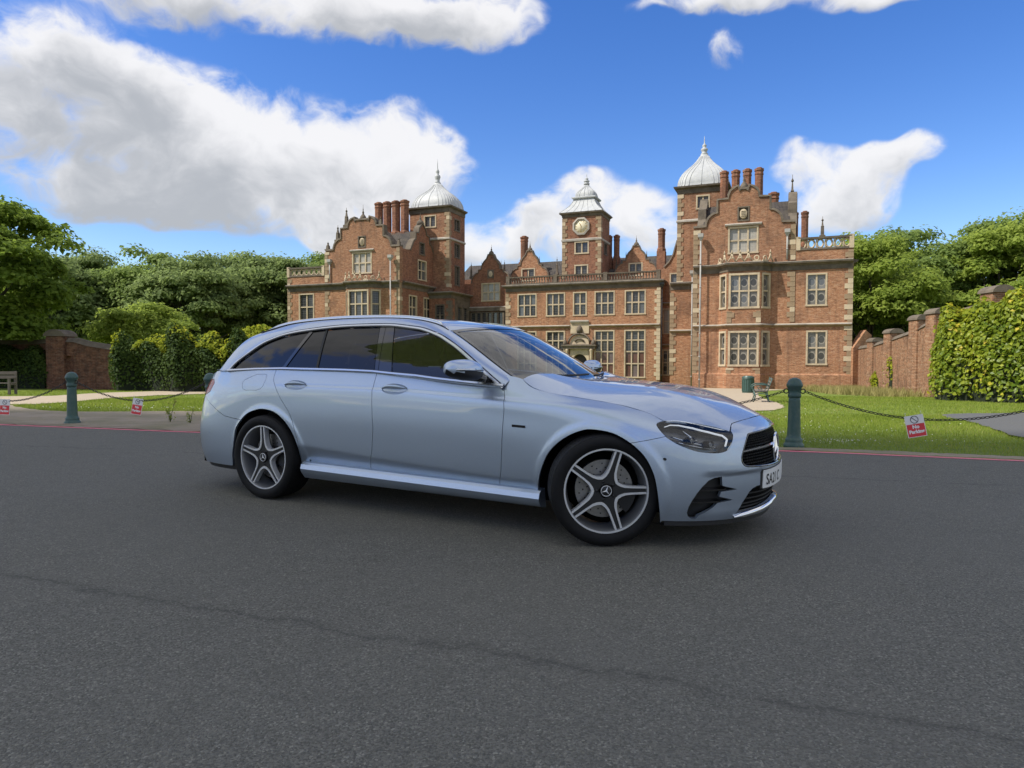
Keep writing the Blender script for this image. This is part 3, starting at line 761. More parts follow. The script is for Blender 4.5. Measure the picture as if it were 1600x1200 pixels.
    for nm, poly, hd in (('front_door', front, S['h_f']), ('rear_door', rear, S['h_r'])):
        ov = oval(hd, 1.0); pd = tri_panel(shell_s, poly, [ov], SL, .017, .0020, .016)
        c, l, r, u, dn = [np.array(q) for q in hd]
        ra = np.linspace(0, 1, 9); an = np.linspace(0, 2 * math.pi, 28, endpoint=False)
        def dish(rr, aa):
            q = c[None] + ((r - l) / 2)[None] * (np.cos(aa) * rr)[:, None] + ((u - dn) / 2)[None] * (np.sin(aa) * rr)[:, None]
            P = shell_s(q[:, 0], q[:, 1]); N = fn_normals(shell_s, q[:, 0], q[:, 1]); return P - N * (.002 + .026 * (1 - rr ** 2.2))[:, None]
        RR, AA = np.meshgrid(ra, an, indexing='ij'); DV = dish(RR.ravel(), AA.ravel())
        DF = [(i * 28 + j, i * 28 + (j + 1) % 28, (i + 1) * 28 + (j + 1) % 28, (i + 1) * 28 + j) for i in range(8) for j in range(28)]
        for sd in (1, -1):
            door = emit(nm, *pd, M_PAINT, car, sd)
            V = DV.copy(); V[:, 1] *= -sd
            mesh_obj('handle_bowl', V, DF, M_PAINT, door, True)
            # grip bar
            k = np.linspace(-1.0, 1.0, 17); V = []; F = []
            for i, kk in enumerate(k):
                q = c + (r - l) / 2 * kk * .97 + (u - dn) / 2 * .02
                P = shell_s(np.array([q[0]]), np.array([q[1]]))[0]; N = fn_normals(shell_s, np.array([q[0]]), np.array([q[1]]))[0]
                out = .004 + .026 * (1 - abs(kk) ** 2.6); hz = .0025 + .0125 * (1 - abs(kk) ** 2.2)
                for a in np.linspace(0, 2 * math.pi, 10, endpoint=False):
                    w = P + N * (out + .009 * math.cos(a)) + np.array((0, 0, hz * math.sin(a))); V.append((w[0], -w[1] * sd, w[2]))
            for i in range(16):
                for a in range(10): F.append((i * 10 + a, i * 10 + (a + 1) % 10, i * 10 + 10 + (a + 1) % 10, i * 10 + 10 + a))
            mesh_obj('handle', V, F, M_PAINT, door, True)
    # rear quarter and rear bumper
    LAMP = [(5.085, .885), (5.115, .915), (5.1337, .9218), (5.30, .935), (5.55, .935), (5.60, .80), (5.42, .775), (5.24, .770), (5.13, .80)]
    seam = [ar[44], (4.86, .56), (5.24, .768)]
    quarter = dr + ar[0:44] + [seam[0], seam[1], seam[2], LAMP[8], LAMP[0], LAMP[1], LAMP[2]] + [(5.16, .99)] + [(a, 1.0) for a in np.linspace(5.12, dr[0][0], 30)[:-1]]
    flap = S['flap']
    both('rear_quarter', tri_panel(shell_s, quarter, [flap], SL, .020, .0018, .016), M_PAINT, car)
    both('fuel_flap', tri_panel(shell_s, flap, [], SL, .02, .0028, .01), M_PAINT, car, (1,))
    SE = SS[-1] - .002
    rb = ar[44:] + [(a, .0) for a in np.linspace(ar[-1][0] + .03, SE, 20)] + [(SE, .60), (5.62, .70), (5.60, .79), LAMP[6], LAMP[7], seam[1]]
    both('rear_bumper', tri_panel(shell_s, rb, [], SL, .022, .0018, .016), M_PAINT, car)
    low = [(a, .0) for a in np.linspace(ar[-1][0] + .02, SE, 24)]
    P = shell_s(np.array([q[0] for q in low]), np.array([q[1] for q in low])); V = []
    for (x, y, z) in P: V += [(x, -y * .992, z + .05), (x + .03, -y * .975, z - .035), (x + .20, -y * .85, z - .04)]
    mb = MB()
    for sg in (1, -1): mb.add([(a, b * sg, c) for a, b, c in V], [(3 * i + k, 3 * i + 3 + k, 3 * i + 4 + k, 3 * i + 1 + k) for i in range(23) for k in (0, 1)])
    mb.build('rear_diffuser', M_BLACK, car)
    both('tail_light', tri_panel(shell_s, LAMP, [], SL, .02, .0015, .01, off=.001), M_RED, car)
    tg = [(5.16, .99), (5.14, .925), (5.30, .938), (5.57, .938), (5.62, .79), (5.64, .70), (SE, .62), (SE, .995)]
    both('tailgate', tri_panel(shell_s, tg, [], SL, .03, .002, .01), M_PAINT, car)
    # dark shell just behind the panels, so that the shut lines read dark
    for sd in (1, -1):
        inner = [(.04, .05), (af[0][0] - .06, .05)] + [(a - .03 if i < 22 else a, b + .035) for i, (a, b) in enumerate(af)] + [(a, .03) for a in np.linspace(af[-1][0] + .06, ar[0][0] - .05, 12)] + [(a, b + .03) for a, b in ar] + [(a, .04) for a in np.linspace(ar[-1][0] + .05, SE, 8)] + [(SE, .97)] + [(a, .97) for a in np.linspace(5.2, 2.25, 20)] + [(2.1, .96), (1.07, .90), (.6, .80), (.04, .90)]
        d = tri_panel(shell_s, inner, [[(a, b) for a, b in hl], [(a, b) for a, b in grl_r[1:-1]] + [(.06, .52), (.06, .78)], si], SL, .04, 0, 0, off=-.045)
        emit('inner_shell', *d, M_GAP, car, sd)
    # ---- side skirts
    for sd in (1, -1):
        xs = np.linspace(-2.545, -.462, 26); V = []; prof = lambda x: [(.838, .321), (.899, .312), (.918, .296), (.929, .262), (.921, .240), (.903, .215), (.880, .192), (.82, .180)]
        for x in xs:
            zo = np.interp(x, [-2.55, -.46], [.012, -.022])
            for (y, z) in prof(x): V.append((x, -y * sd, z + zo * (1 if z > .2 else .5)))
        m = 8; F = [(i * m + k, i * m + k + 1, (i + 1) * m + k + 1, (i + 1) * m + k) for i in range(25) for k in range(m - 1)]
        F += [tuple(range(m)), tuple(25 * m + k for k in range(m - 1, -1, -1))]
        o = mesh_obj('side_skirt', V, F, M_PAINT, car); auto_smooth(o.data, 30)
    # ---- bonnet
    shp = [shell(*p) for p in S['shut']]; nsp = [shell(*p) for p in S['nose'][2:]]
    right = [(p[0], p[1]) for p in nsp[::-1]]; z0 = shell(*S['nose'][1]); right += [(z0[0] - .004, z0[1] - .006)]
    hx = [shell(*p) for p in hl[24:5:-1]]
    right += [(p[0], p[1]) for p in hx] + [(p[0], p[1]) for p in shp[1:]]
    cowl = [(-.63, .70), (-.585, .5), (-.555, .25)]
    right += cowl
    out = [(right[0][0], 0.0)] + right + [(-.545, 0.0)] + [(a, -b) for a, b in reversed(right)]
    d = tri_panel(bonnet_s, out, [], (1, 1), .022, .0022, .016); emit('bonnet', *d, M_PAINT, car)
    # ---- side glass, pillars and chrome
    dlo = [tuple(p) for p in G['dlo']]; belt = [tuple(p) for p in G['belt']]
    def split(curve, x): return [p for p in curve if p[0] < x], [p for p in curve if p[0] > x]
    q1, q2, b0, bm_, b1, sail = [G[k] for k in ('q1', 'q2', 'b0', 'bm', 'b1', 'sail')]
    def pane(a, b):
        """between the upright lines a and b (top, bottom); None is the end of the opening"""
        up_ = [p for p in dlo if (a is None or p[0] > a[0][0] + .004) and (b is None or p[0] < b[0][0] - .004)]
        dn_ = [p for p in belt if (a is None or p[0] > a[1][0] + .004) and (b is None or p[0] < b[1][0] - .004)]
        poly = ([tuple(a[0])] if a else []) + up_ + ([tuple(b[0]), tuple(b[1])] if b else []) + dn_[::-1] + ([tuple(a[1])] if a else [])
        out = []
        for p in poly:
            if not out or np.hypot(p[0] - out[-1][0], p[1] - out[-1][1]) > .003: out.append(p)
        if np.hypot(out[0][0] - out[-1][0], out[0][1] - out[-1][1]) < .003: out.pop()
        return out
    def sg_(x, z): return sideglass(x, z)
    gs = {}
    both('quarter_window', tri_panel(sg_, pane(None, q1), [], (1, 1), .05, .004, 0, flip=-1, off=-.012), M_GLASSD, car)
    both('rear_vent_window', tri_panel(sg_, pane(q1, q2), [], (1, 1), .05, .006, 0, flip=-1, off=-.012), M_GLASSD, car)
    both('rear_side_window', tri_panel(sg_, pane(q2, b0), [], (1, 1), .05, .005, 0, flip=-1, off=-.012), M_GLASSD, car)
    both('centre_pillar', tri_panel(sg_, pane(b0, bm_), [], (1, 1), .05, .002, .01, flip=-1, off=-.008), M_BLACKGLOSS, car)
    both('centre_pillar', tri_panel(sg_, pane(bm_, b1), [], (1, 1), .05, .002, .01, flip=-1, off=-.008), M_BLACKGLOSS, car)
    both('front_side_window', tri_panel(sg_, pane(b1, sail), [], (1, 1), .05, .003, 0, flip=-1, off=-.012), M_GLASSF, car)
    both('mirror_sail', tri_panel(sg_, pane(sail, None), [], (1, 1), .05, .002, .01, flip=-1, off=-.006), M_BLACKGLOSS, car)
    def bar(top_, bot, w, mt, nm, o=-.006):
        t_, b_ = np.array(top_), np.array(bot); dv = (b_ - t_) / np.linalg.norm(b_ - t_); nn = np.array((dv[1], -dv[0])) * w
        both(nm, tri_panel(sg_, [tuple(t_ + nn), tuple(t_ - nn), tuple(b_ - nn), tuple(b_ + nn)], [], (1, 1), .05, 0, .01, flip=-1, off=o), mt, car)
    bar(q1[0], q1[1], .016, M_BLACKGLOSS, 'window_divider'); bar(q2[0], q2[1], .010, M_BLACK, 'window_divider')
    # chrome strip round the side windows
    loop = [tuple(p) for p in G['outer']]
    inner_loop = dlo
    ch = densify(loop, .03, False)
    def strip(curve, w, name, closed=False, o0=.004, o1=.010, flipw=1):
        c = np.array(curve); tn_ = np.gradient(c, axis=0); tn_ /= np.linalg.norm(tn_, axis=1, keepdims=True); nn = np.stack([tn_[:, 1], -tn_[:, 0]], 1) * flipw
        rows = []
        for (u, o) in ((0, -.01), (0, o0), (.25, o1), (.75, o1), (1, o0), (1, -.01)):
            q = c + nn * w * u; P = sideglass(q[:, 0], q[:, 1]); N = fn_normals(sideglass, q[:, 0], q[:, 1], -1); rows.append(P + N * o)
        A = np.stack(rows, 1); m = 6; n = len(c)
        for sd in (1, -1):
            V = A.reshape(-1, 3).copy(); V[:, 1] *= -sd
            o = mesh_obj(name, V, [(i * m + k, i * m + k + 1, (i + 1) * m + k + 1, (i + 1) * m + k) for i in range(n - 1) for k in range(m - 1)], M_ALU, car); auto_smooth(o.data, 40)
    cs = ncspline(np.linspace(0, 1, len(loop)), np.array(loop)); strip(cs(np.linspace(0, 1, 90)), .020, 'window_chrome', flipw=1)
    bl = [(G['outer'][0][0], G['outer'][0][1] + .004)] + [(p[0], p[1] + .002) for p in belt[1:]] + [(G['outer'][-1][0], G['outer'][-1][1] + .018)]
    strip(densify(bl, .04, False), .022, 'belt_chrome', flipw=1, o0=.010, o1=.018)
    # ---- roof, pillars, glass at both ends
    E = np.array([(-3.66, .80, 1.00), (-3.624, .795, 1.045), (-3.547, .772, 1.135), (-3.478, .735, 1.225), (-3.37, .68, 1.318), (-3.19, .635, 1.376), (-2.983, .612, 1.422), (-2.685, .605, 1.446), (-2.323, .605, 1.455), (-1.896, .605, 1.448), (-1.63, .61, 1.427), (-1.445, .625, 1.388), (-1.322, .65, 1.338), (-1.155, .690, 1.252), (-.927, .738, 1.117), (-.769, .772, 1.028), (-.70, .780, .995)])
    C = np.array([(-3.98, 0, 1.00), (-3.93, 0, 1.06), (-3.82, 0, 1.17), (-3.72, 0, 1.27), (-3.60, 0, 1.362), (-3.30, 0, 1.415), (-3.02, 0, 1.448), (-2.685, 0, 1.468), (-2.323, 0, 1.474), (-1.896, 0, 1.466), (-1.60, 0, 1.448), (-1.38, 0, 1.420), (-1.20, 0, 1.385), (-.99, 0, 1.285), (-.72, 0, 1.135), (-.53, 0, 1.015), (-.46, 0, .975)])
    qk = np.linspace(0, 16, 17); Ee = ncspline(qk, E); Ce = ncspline(qk, C)
    def topf(q, w):
        e = Ee(q); c = Ce(q); W = np.abs(w)[..., None]
        P = c + (e - c) * W ** 2.2
        P[..., 1] = e[..., 1] * w
        return P
    def top_panel(name, q0, q1_, w0, w1, mt, nq=30, nw=24, off=0.0):
        Q, Wd = np.meshgrid(np.linspace(q0, q1_, nq), np.linspace(w0, w1, nw), indexing='ij'); Q = Q.ravel(); Wd = Wd.ravel()
        P = topf(Q, Wd); e = 2e-3
        N = np.cross(topf(Q + e, Wd) - topf(Q - e, Wd), topf(Q, Wd + e) - topf(Q, Wd - e)); N /= np.linalg.norm(N, axis=1, keepdims=True)
        N = np.where((N[:, 2] < 0)[:, None], -N, N)
        F = [(i * nw + j, i * nw + j + 1, (i + 1) * nw + j + 1, (i + 1) * nw + j) for i in range(nq - 1) for j in range(nw - 1)]
        return emit(name, P + N * off, N, F, mt, car)
    top_panel('roof', 5.0, 12.0, -1, 1, M_PAINT, 44, 30)
    top_panel('roof_spoiler', 3.9, 4.98, -1, 1, M_PAINT, 10, 30)
    top_panel('rear_window', 0.4, 3.9, -.96, .96, M_GLASSD, 16, 20, -.004)
    top_panel('windscreen', 12.02, 16, -.985, .985, M_GLASSW, 24, 30, -.003)
    # thin black band round the windscreen
    top_panel('windscreen_band', 12.02, 12.22, -.985, .985, M_BLACKGLOSS, 4, 30, .0005)
    for sg in (1, -1): top_panel('windscreen_band', 12.2, 15.9, sg * .985, sg * .955, M_BLACKGLOSS, 24, 3, .0005)
    # pillar strip between the window chrome and the roof edge
    lowc = np.array(G['outer']); tg_ = np.gradient(lowc, axis=0); tg_ /= np.linalg.norm(tg_, axis=1, keepdims=True); lw = lowc + np.stack([-tg_[:, 1], tg_[:, 0]], 1) * .007; Pl = sideglass(lw[:, 0], lw[:, 1]); Pl = np.concatenate([[(-3.62, .832, 1.040)], Pl]); 
    dl = np.concatenate([[0], np.cumsum(np.linalg.norm(np.diff(Pl, axis=0), axis=1))]); dl /= dl[-1]; Le = ncspline(dl, Pl)
    def corr(u):
        """matching stations on the lower edge (u 0..1) and the roof edge (q)"""
        return np.interp(u, [0, .06, .12, .25, .38, .60, .72, .82, .92, 1.0], [.6, 1.3, 2.2, 4.2, 6.0, 9.1, 11.2, 12.7, 14.2, 15.6])
    nu, nw = 90, 9
    us = np.linspace(0, 1, nu); A = Le(us); Bq = Ee(corr(us)); rows = []
    qs = corr(us); nlow = np.stack([np.zeros(nu), np.ones(nu), np.zeros(nu)], 1)
    for w in np.linspace(0, 1, nw):
        P = A + (Bq - A) * w
        bulge = .011 * math.sin(math.pi * w) ** .8
        P = P + np.stack([np.zeros(nu), np.full(nu, bulge * .75), np.full(nu, bulge * .55)], 1)
        rows.append(P)
    Gd = np.stack(rows, 1)
    dU = np.gradient(Gd, axis=0); dW = np.gradient(Gd, axis=1); N = np.cross(dU, dW); N /= np.maximum(np.linalg.norm(N, axis=2, keepdims=True), 1e-9)
    N = np.where((N[..., 1:2] < 0), -N, N)
    Fp = [(i * nw + j, i * nw + j + 1, (i + 1) * nw + j + 1, (i + 1) * nw + j) for i in range(nu - 1) for j in range(nw - 1)]
    for sd in (1, -1): emit('roof_pillar', Gd.reshape(-1, 3), N.reshape(-1, 3), Fp, M_PAINT, car, sd)
    # seam between wing and pillar, and lamp-black joint below the windscreen
    # roof rails
    for sd in (1, -1):
        rq = np.linspace(4.7, 11.75, 60); e = Ee(rq); V = []; F = []
        k = np.linspace(0, 1, 60); hgt = .022 * np.clip(np.minimum(k, 1 - k) / .10, 0, 1) ** .7 + .002
        for i in range(60):
            x, y, z = e[i]
            for (u, w) in ((.010, -.006), (.013, .4), (.004, 1.0), (-.012, 1.0), (-.02, .4), (-.022, -.006)):
                V.append((x, -(y - .012 + u) * sd, z + (w * hgt[i] if w > 0 else w)))
        m = 6; F = [(i * m + a, i * m + (a + 1) % m, (i + 1) * m + (a + 1) % m, (i + 1) * m + a) for i in range(59) for a in range(m)] + [(0, 1, 2, 3, 4, 5), tuple(59 * 6 + a for a in (5, 4, 3, 2, 1, 0))]
        o = mesh_obj('roof_rail', V, F, M_ALU, car); auto_smooth(o.data, 50)
    for sd in (1, -1):                                             # dark joint below each rail
        e = Ee(np.linspace(4.6, 11.9, 60)); MB().tube([(p[0], -(p[1] + .010) * sd, p[2] - .002) for p in e], .0055, 6).build('rail_joint', M_BLACK, car)
    # cowl panel and wipers
    mb = MB(); V = []
    ys = np.linspace(-.76, .76, 25)
    for y in ys:
        w = abs(y) / .76; xw = -.50 - .20 * w ** 2.2; xb = np.interp(abs(y), [0, .25, .5, .7, .8], [-.545, -.555, -.585, -.63, -.66])
        zb = float(bonnet_s(np.array(xb), np.array(y))[2])
        V += [(xw + .02, -y, .992 + .0 * w), (xb - .01, -y, zb - .03), (xb + .03, -y, zb - .05)]
    mb.add(V, [(3 * i + k, 3 * i + 3 + k, 3 * i + 4 + k, 3 * i + 1 + k) for i in range(24) for k in (0, 1)]); mb.build('cowl', M_BLACK, car)
    for (y0, y1) in ((.60, .02), (-.05, -.62)):
        q = np.linspace(15.35, 15.15, 12); w = np.linspace(y0, y1, 12) / .76; P = topf(q, w)
        MB().tube([(p[0] + .012, -p[1], p[2] + .016) for p in P], .008, 6).build('wiper', M_BLACK, car)
    # ---- door mirrors
    for sd in (1, -1):
        V = []; F = []; nr, ns = 18, 22
        for i in range(nr):
            v = -1 + 2 * i / (nr - 1)                               # inner to outer along the housing
            ph = math.asin(max(-1, min(1, v)))
            rr = max(.0, math.cos(ph)) ** .62
            for j in range(ns):
                a = 2 * math.pi * j / ns; cx_, cz_ = math.cos(a), math.sin(a)
                sx = math.copysign(abs(cx_) ** .75, cx_); sz = math.copysign(abs(cz_) ** .8, cz_)
                yy = 1.082 + .158 * v; bx = .092 if cx_ > 0 else .060
                V.append((-.955 + .035 * (1 - v) * .5 + sx * bx * rr, -yy * sd, 1.055 + .012 * v + sz * (.074 if cz_ > 0 else .062) * rr * (1.0 - .12 * v)))
        for i in range(nr - 1):
            for j in range(ns): F.append((i * ns + j, i * ns + (j + 1) % ns, (i + 1) * ns + (j + 1) % ns, (i + 1) * ns + j))
        def sub(cond): return [f for f in F if cond(np.mean([V[k] for k in f], axis=0))]
        zc = 1.052
        capf = sub(lambda c: c[2] > zc); lowf = sub(lambda c: c[2] <= zc)
        mir = mesh_obj('mirror_cap', V, capf, M_PAINT, car, True)
        mesh_obj('mirror_base', V, lowf, M_BLACK, mir, True)
        # indicator strip and glass
        pts = []
        for i in range(2, nr - 2):
            ring = V[i * ns:(i + 1) * ns]; c = [p for p in ring if p[0] > -.95]
            p = min(c, key=lambda p: abs(p[2] - zc - .004)); pts.append((p[0] + .003, p[1], zc + .006))
        pts2 = []
        for i in range(8, nr - 1):
            ring = V[i * ns:(i + 1) * ns]; p = min([p for p in ring if p[0] > -.95], key=lambda p: abs(p[2] - zc - .010)); pts2.append((p[0] + .004, p[1] - .002 * sd, zc + .012))
        MB().tube(pts, .0045, 6).build('mirror_joint', M_BLACKGLOSS, mir)
        MB().tube(pts2, .007, 6).build('mirror_indicator', M_ALU, mir)
        mb = MB(); mb.tube([(-.865, -.80 * sd, .990), (-.90, -.88 * sd, .995), (-.93, -.98 * sd, 1.018)], [.030, .024, .03], 10); mb.build('mirror_arm', M_BLACKGLOSS, mir)
    # parking sensors
    for (s0, t0) in (S['sensor_f'][0], S['sensor_r'][0]):
        for sd in (1, -1):
            ov = [(s0 + .011 * math.cos(a), t0 + .0125 * math.sin(a)) for a in np.linspace(0, 2 * math.pi, 14, endpoint=False)]
            emit('parking_sensor', *tri_panel(shell_s, ov, [], SL, .02, 0, .003, off=.002, edge=.006), M_BLACK if t0 > .5 else M_PAINT, car, sd)
    # ---- underside, wheel housings
    mb = MB(); mb.box(-3.85, .30, -.70, .70, .19, .21); mb.box(-2.45, -.55, -.86, .86, .19, .21); mb.box(-3.95, -3.40, -.72, .72, .21, .40); mb.build('floor_pan', M_GAP, car)
    for cx_ in (-.07, -2.935):
        for sd in (1, -1):
            V = []; F = []; n = 26
            for i in range(n):
                a = math.pi * (-.08 + 1.16 * i / (n - 1)); V += [(cx_ + .435 * math.cos(a), -(.80 if cx_ > -1 else .87) * sd, .32 + .405 * math.sin(a)), (cx_ + .435 * math.cos(a), -.46 * sd, .32 + .405 * math.sin(a))]
            F = [(2 * i, 2 * i + 2, 2 * i + 3, 2 * i + 1) for i in range(n - 1)] + [tuple(2 * i + 1 for i in range(n))]
            mesh_obj('wheel_housing', V, F, M_GAP, car)
    # ---- cabin
    mb = MB(); mb.box(-3.9, -.70, -.78, .78, .42, .46); mb.box(-.80, -.55, -.76, .76, .46, .96); mb.box(-3.4, -2.6, -.70, .70, .46, .98); mb.build('cabin_floor', M_INT, car)
    mb = MB(); mb.bevbox(-1.15, -.62, -.74, .74, .80, .955, .05); mb.build('dashboard', M_INT, car)
    mb = MB(); rg = [(-1.22 + .075 * math.sin(a), -.37 + .185 * math.cos(a), .93 + .17 * math.sin(a)) for a in np.linspace(0, 2 * math.pi, 28, endpoint=False)]
    mb.tube(rg, .016, 8, True); mb.tube([(-1.22, -.55, .93), (-1.20, -.37, .92), (-1.22, -.19, .93)], .02, 8); mb.build('steering_wheel', M_BLACK, car)
    for (x, y) in ((-1.75, -.37), (-1.75, .37), (-2.62, -.37), (-2.62, .37)):
        mb = MB(); mb.bevbox(x, x + .5, y - .26, y + .26, .46, .62, .06)
        bk = MB(); bk.bevbox(-.06, .06, y - .25, y + .25, 0, .62, .05); bk.xform(Matrix.Translation((x - .02, 0, .52)) @ Matrix.Rotation(R(-16), 4, 'Y'))
        mb.add(bk.v, bk.f, True)
        hd = MB(); hd.bevbox(x - .27, x - .17, y - .13, y + .13, 1.13, 1.29, .04); mb.add(hd.v, hd.f, True)
        mb.build('seat', M_SEAT, car)
    # ---- wheels
    wf = build_wheel(car, 'front'); wr = None
    def place(w, x, y, steer, spin):
        w.location = (x, y, .3385); w.rotation_euler = (0, spin, steer if y < 0 else steer + math.pi)
    place(wf, -.058, -.845, R(31), R(17.5))
    w2 = copy_tree(wf, car); place(w2, -2.939, -.835, 0, R(-3))
    w3 = copy_tree(wf, car); place(w3, .03, .835, R(31), R(11))
    w4 = copy_tree(wf, car); place(w4, -2.939, .835, 0, R(33))
    return car

def BELT_T(s):
    return .995
def star3(mb, c, r, wid, dep, axis):
    """three-pointed star lying across the given axis, ridged in the middle"""
    for k in range(3):
        a = math.pi / 2 + k * 2 * math.pi / 3
        u = (math.cos(a), math.sin(a)); v = (-u[1], u[0])
        pts = [(0, 0, dep), (u[0] * r, u[1] * r, dep * .15), (v[0] * wid, v[1] * wid, 0), (-v[0] * wid, -v[1] * wid, 0), (0, 0, -dep * .3)]
        V = []
        for (p, q, h) in pts: V.append((c[0] + h, c[1] + p, c[2] + q) if axis == 'x' else (c[0] + p, c[1] - h, c[2] + q))
        mb.add(V, [(0, 1, 2), (0, 3, 1), (4, 2, 1), (4, 1, 3)])
def text_mesh(s, size, bold=0.0, align='LEFT'):
    cu = bpy.data.curves.new('text', 'FONT'); cu.body = s; cu.size = size; cu.offset = bold; cu.align_x = align; cu.resolution_u = 4; cu.fill_mode = 'FRONT'
    o = bpy.data.objects.new('text', cu); COL.objects.link(o)
    bpy.context.view_layer.update()
    me = bpy.data.meshes.new_from_object(o.evaluated_get(bpy.context.evaluated_depsgraph_get()))
    V = [tuple(v.co) for v in me.vertices]; F = [tuple(p.vertices) for p in me.polygons]
    bpy.data.objects.remove(o); bpy.data.meshes.remove(me)
    return V, F
def build_wheel(car, kind):
    """axis along y, outer face towards -y, centre at the hub"""
    mb = MB(); prof = [(.236, .10), (.252, .112), (.2545, .112), (.256, -.095), (.2585, -.112), (.250, -.112), (.243, -.098), (.238, -.06), (.225, .0), (.222, .10), (.236, .10)]
    mb.lathe(prof[:1] + prof[1:], (0, 0, 0), 64, axis='y'); mb.f = [f for f in mb.f if len(f) == 4]; mb.sm = mb.sm[:len(mb.f)]
    w = mb.build('wheel', M_BARREL, car)
    # tyre
    mb = MB(); tp = [(.254, .112), (.262, .121), (.272, .1265), (.274, .1290), (.285, .130), (.300, .1315), (.302, .1295), (.308, .130), (.324, .122), (.334, .108), (.3375, .09), (.3385, .05), (.3385, -.05), (.3375, -.09), (.334, -.108), (.324, -.122), (.306, -.130), (.285, -.130), (.266, -.122), (.262, -.118), (.256, -.112)]
    mb.lathe(tp, (0, 0, 0), 72, axis='y'); mb.f = [f for f in mb.f if len(f) == 4]; mb.sm = mb.sm[:len(mb.f)]
    ty = mb.build('tyre', M_TYRE, w); auto_smooth(ty.data, 40)
    # tread blocks, joined: far too many to pick apart
    mb = MB(); nb = 62
    for k in range(nb):
        a = 2 * math.pi * k / nb
        for (y0, y1, sk) in ((-.112, -.070, .05), (-.062, -.024, .0), (-.016, .016, .02), (.024, .062, 0), (.070, .112, -.05)):
            V = []
            for (da, y) in ((.012, y0), (.085, y0), (.085, y1), (.012, y1)):
                aa = a + da + (sk * (y - y0) / (y1 - y0))
                rr = .3395 - (.006 if abs(y) > .1 else 0)
                for r_ in (rr - .007, rr): V.append((r_ * math.cos(aa), y, r_ * math.sin(aa)))
            mb.add(V, [(1, 3, 5, 7), (0, 1, 3, 2), (2, 3, 5, 4), (4, 5, 7, 6), (6, 7, 1, 0)])
    tr = mb.build('tread', M_TYRE, w); tr['kind'] = 'stuff'
    # bright rim edge
    mb = MB(); mb.lathe([(.2475, -.1135), (.2585, -.1135), (.2585, -.1095), (.2475, -.1095), (.2475, -.1135)], (0, 0, 0), 72, axis='y'); mb.f = [f for f in mb.f if len(f) == 4]; mb.sm = [False] * len(mb.f)
    mb.build('rim_edge', M_RIMFACE, w)
    def slab(poly, y0, y1, mb):
        n = len(poly); V = [(x, y0, z) for x, z in poly] + [(x, y1, z) for x, z in poly]
        mb.add(V, [tuple(range(n)), tuple(range(2 * n - 1, n - 1, -1))] + [(i, (i + 1) % n, n + (i + 1) % n, n + i) for i in range(n)])
    def pol(r, a): return (r * math.sin(a), r * math.cos(a))
    # five double spokes: dark core with two machined edges that flow into the neighbours
    core = MB(); face = MB()
    half_o, half_i = .060, .245
    slab([pol(.050, -.62), pol(.083, -.61), pol(.096, -.40), pol(.125, -.225), pol(.155, -.150), pol(.2485, -.084), pol(.2485, .084), pol(.155, .150), pol(.125, .225), pol(.096, .40), pol(.083, .61), pol(.050, .62)], -.096, -.050, core)
    for sg in (1, -1):
        path_o = [pol(.089, .628 * sg), pol(.093, .52 * sg), pol(.102, .37 * sg), pol(.122, .24 * sg), pol(.155, .162 * sg), pol(.249, .092 * sg)]
        path_i = [pol(.073, .628 * sg), pol(.077, .46 * sg), pol(.088, .29 * sg), pol(.112, .150 * sg), pol(.155, .088 * sg), pol(.249, .042 * sg)]
        slab(path_o + path_i[::-1], -.104, -.06, face)
    core_me = core.mesh('spoke', M_RIMDARK); face_me = face.mesh('spoke_face', M_RIMFACE)
    for k in range(5):
        s_ = link('spoke', core_me, w); s_.rotation_euler = (0, 2 * math.pi * k / 5, 0)
        f_ = link('spoke_face', face_me, w); f_.rotation_euler = (0, 2 * math.pi * k / 5, 0)
    mb = MB(); mb.lathe([(0, -.112), (.030, -.111), (.036, -.106), (.038, -.09)], (0, 0, 0), 28, axis='y'); 
    mb.build('hub_cap', M_RIMDARK, w)
    mb = MB(); mb.tube([(.0315 * math.cos(a), -.1115, .0315 * math.sin(a)) for a in np.linspace(0, 2 * math.pi, 28, endpoint=False)], .0024, 6, True); star3(mb, (0, -.1115, 0), .031, .0055, .004, 'y')
    mb.build('hub_star', M_RIMFACE, w)
    bolt = MB().lathe([(.0, -.092), (.010, -.092), (.0115, -.075)], (0, 0, 0), 10, axis='y').mesh('wheel_bolt', M_BLACK)
    for k in range(5):
        b = link('wheel_bolt', bolt, w); a = 2 * math.pi * (k + .5) / 5; b.location = (.056 * math.sin(a), -.006, .056 * math.cos(a))
    # disc with drilled holes and caliper
    mb = MB(); mb.lathe([(.075, -.020), (.178, -.020), (.178, .012), (.075, .012), (.075, -.02)], (0, 0, 0), 48, axis='y'); mb.f = [f for f in mb.f if len(f) == 4]; mb.sm = [False] * len(mb.f)
    mb.lathe([(0, -.045), (.072, -.045), (.078, -.02)], (0, 0, 0), 28, axis='y')
    dsc = mb.build('brake_disc', M_DISC, w)
    mb = MB()
    for k in range(45):
        a = 2 * math.pi * k / 45; r_ = (.105, .130, .155)[k % 3]; mb.lathe([(0, -.0215), (.0045, -.0215)], (r_ * math.cos(a), 0, r_ * math.sin(a)), 8, axis='y')
    mb.build('disc_hole', M_GAP, w)['kind'] = 'stuff'
    mb = MB(); pts = [(.150 * math.cos(a), -.0, .150 * math.sin(a)) for a in np.linspace(-.55, .55, 9)]
    for i in range(8):
        pass
    poly = [pol(.115, a) for a in np.linspace(1.2, 2.1, 9)] + [pol(.195, a) for a in np.linspace(2.1, 1.2, 9)]; slab(poly, -.045, .04, mb); mb.build('brake_caliper', M_RIMDARK, w)
    mb = MB(); mb.lathe([(0, .02), (.215, .02), (.215, .03), (0, .03)], (0, 0, 0), 40, axis='y'); mb.build('wheel_back', M_GAP, w)
    return w
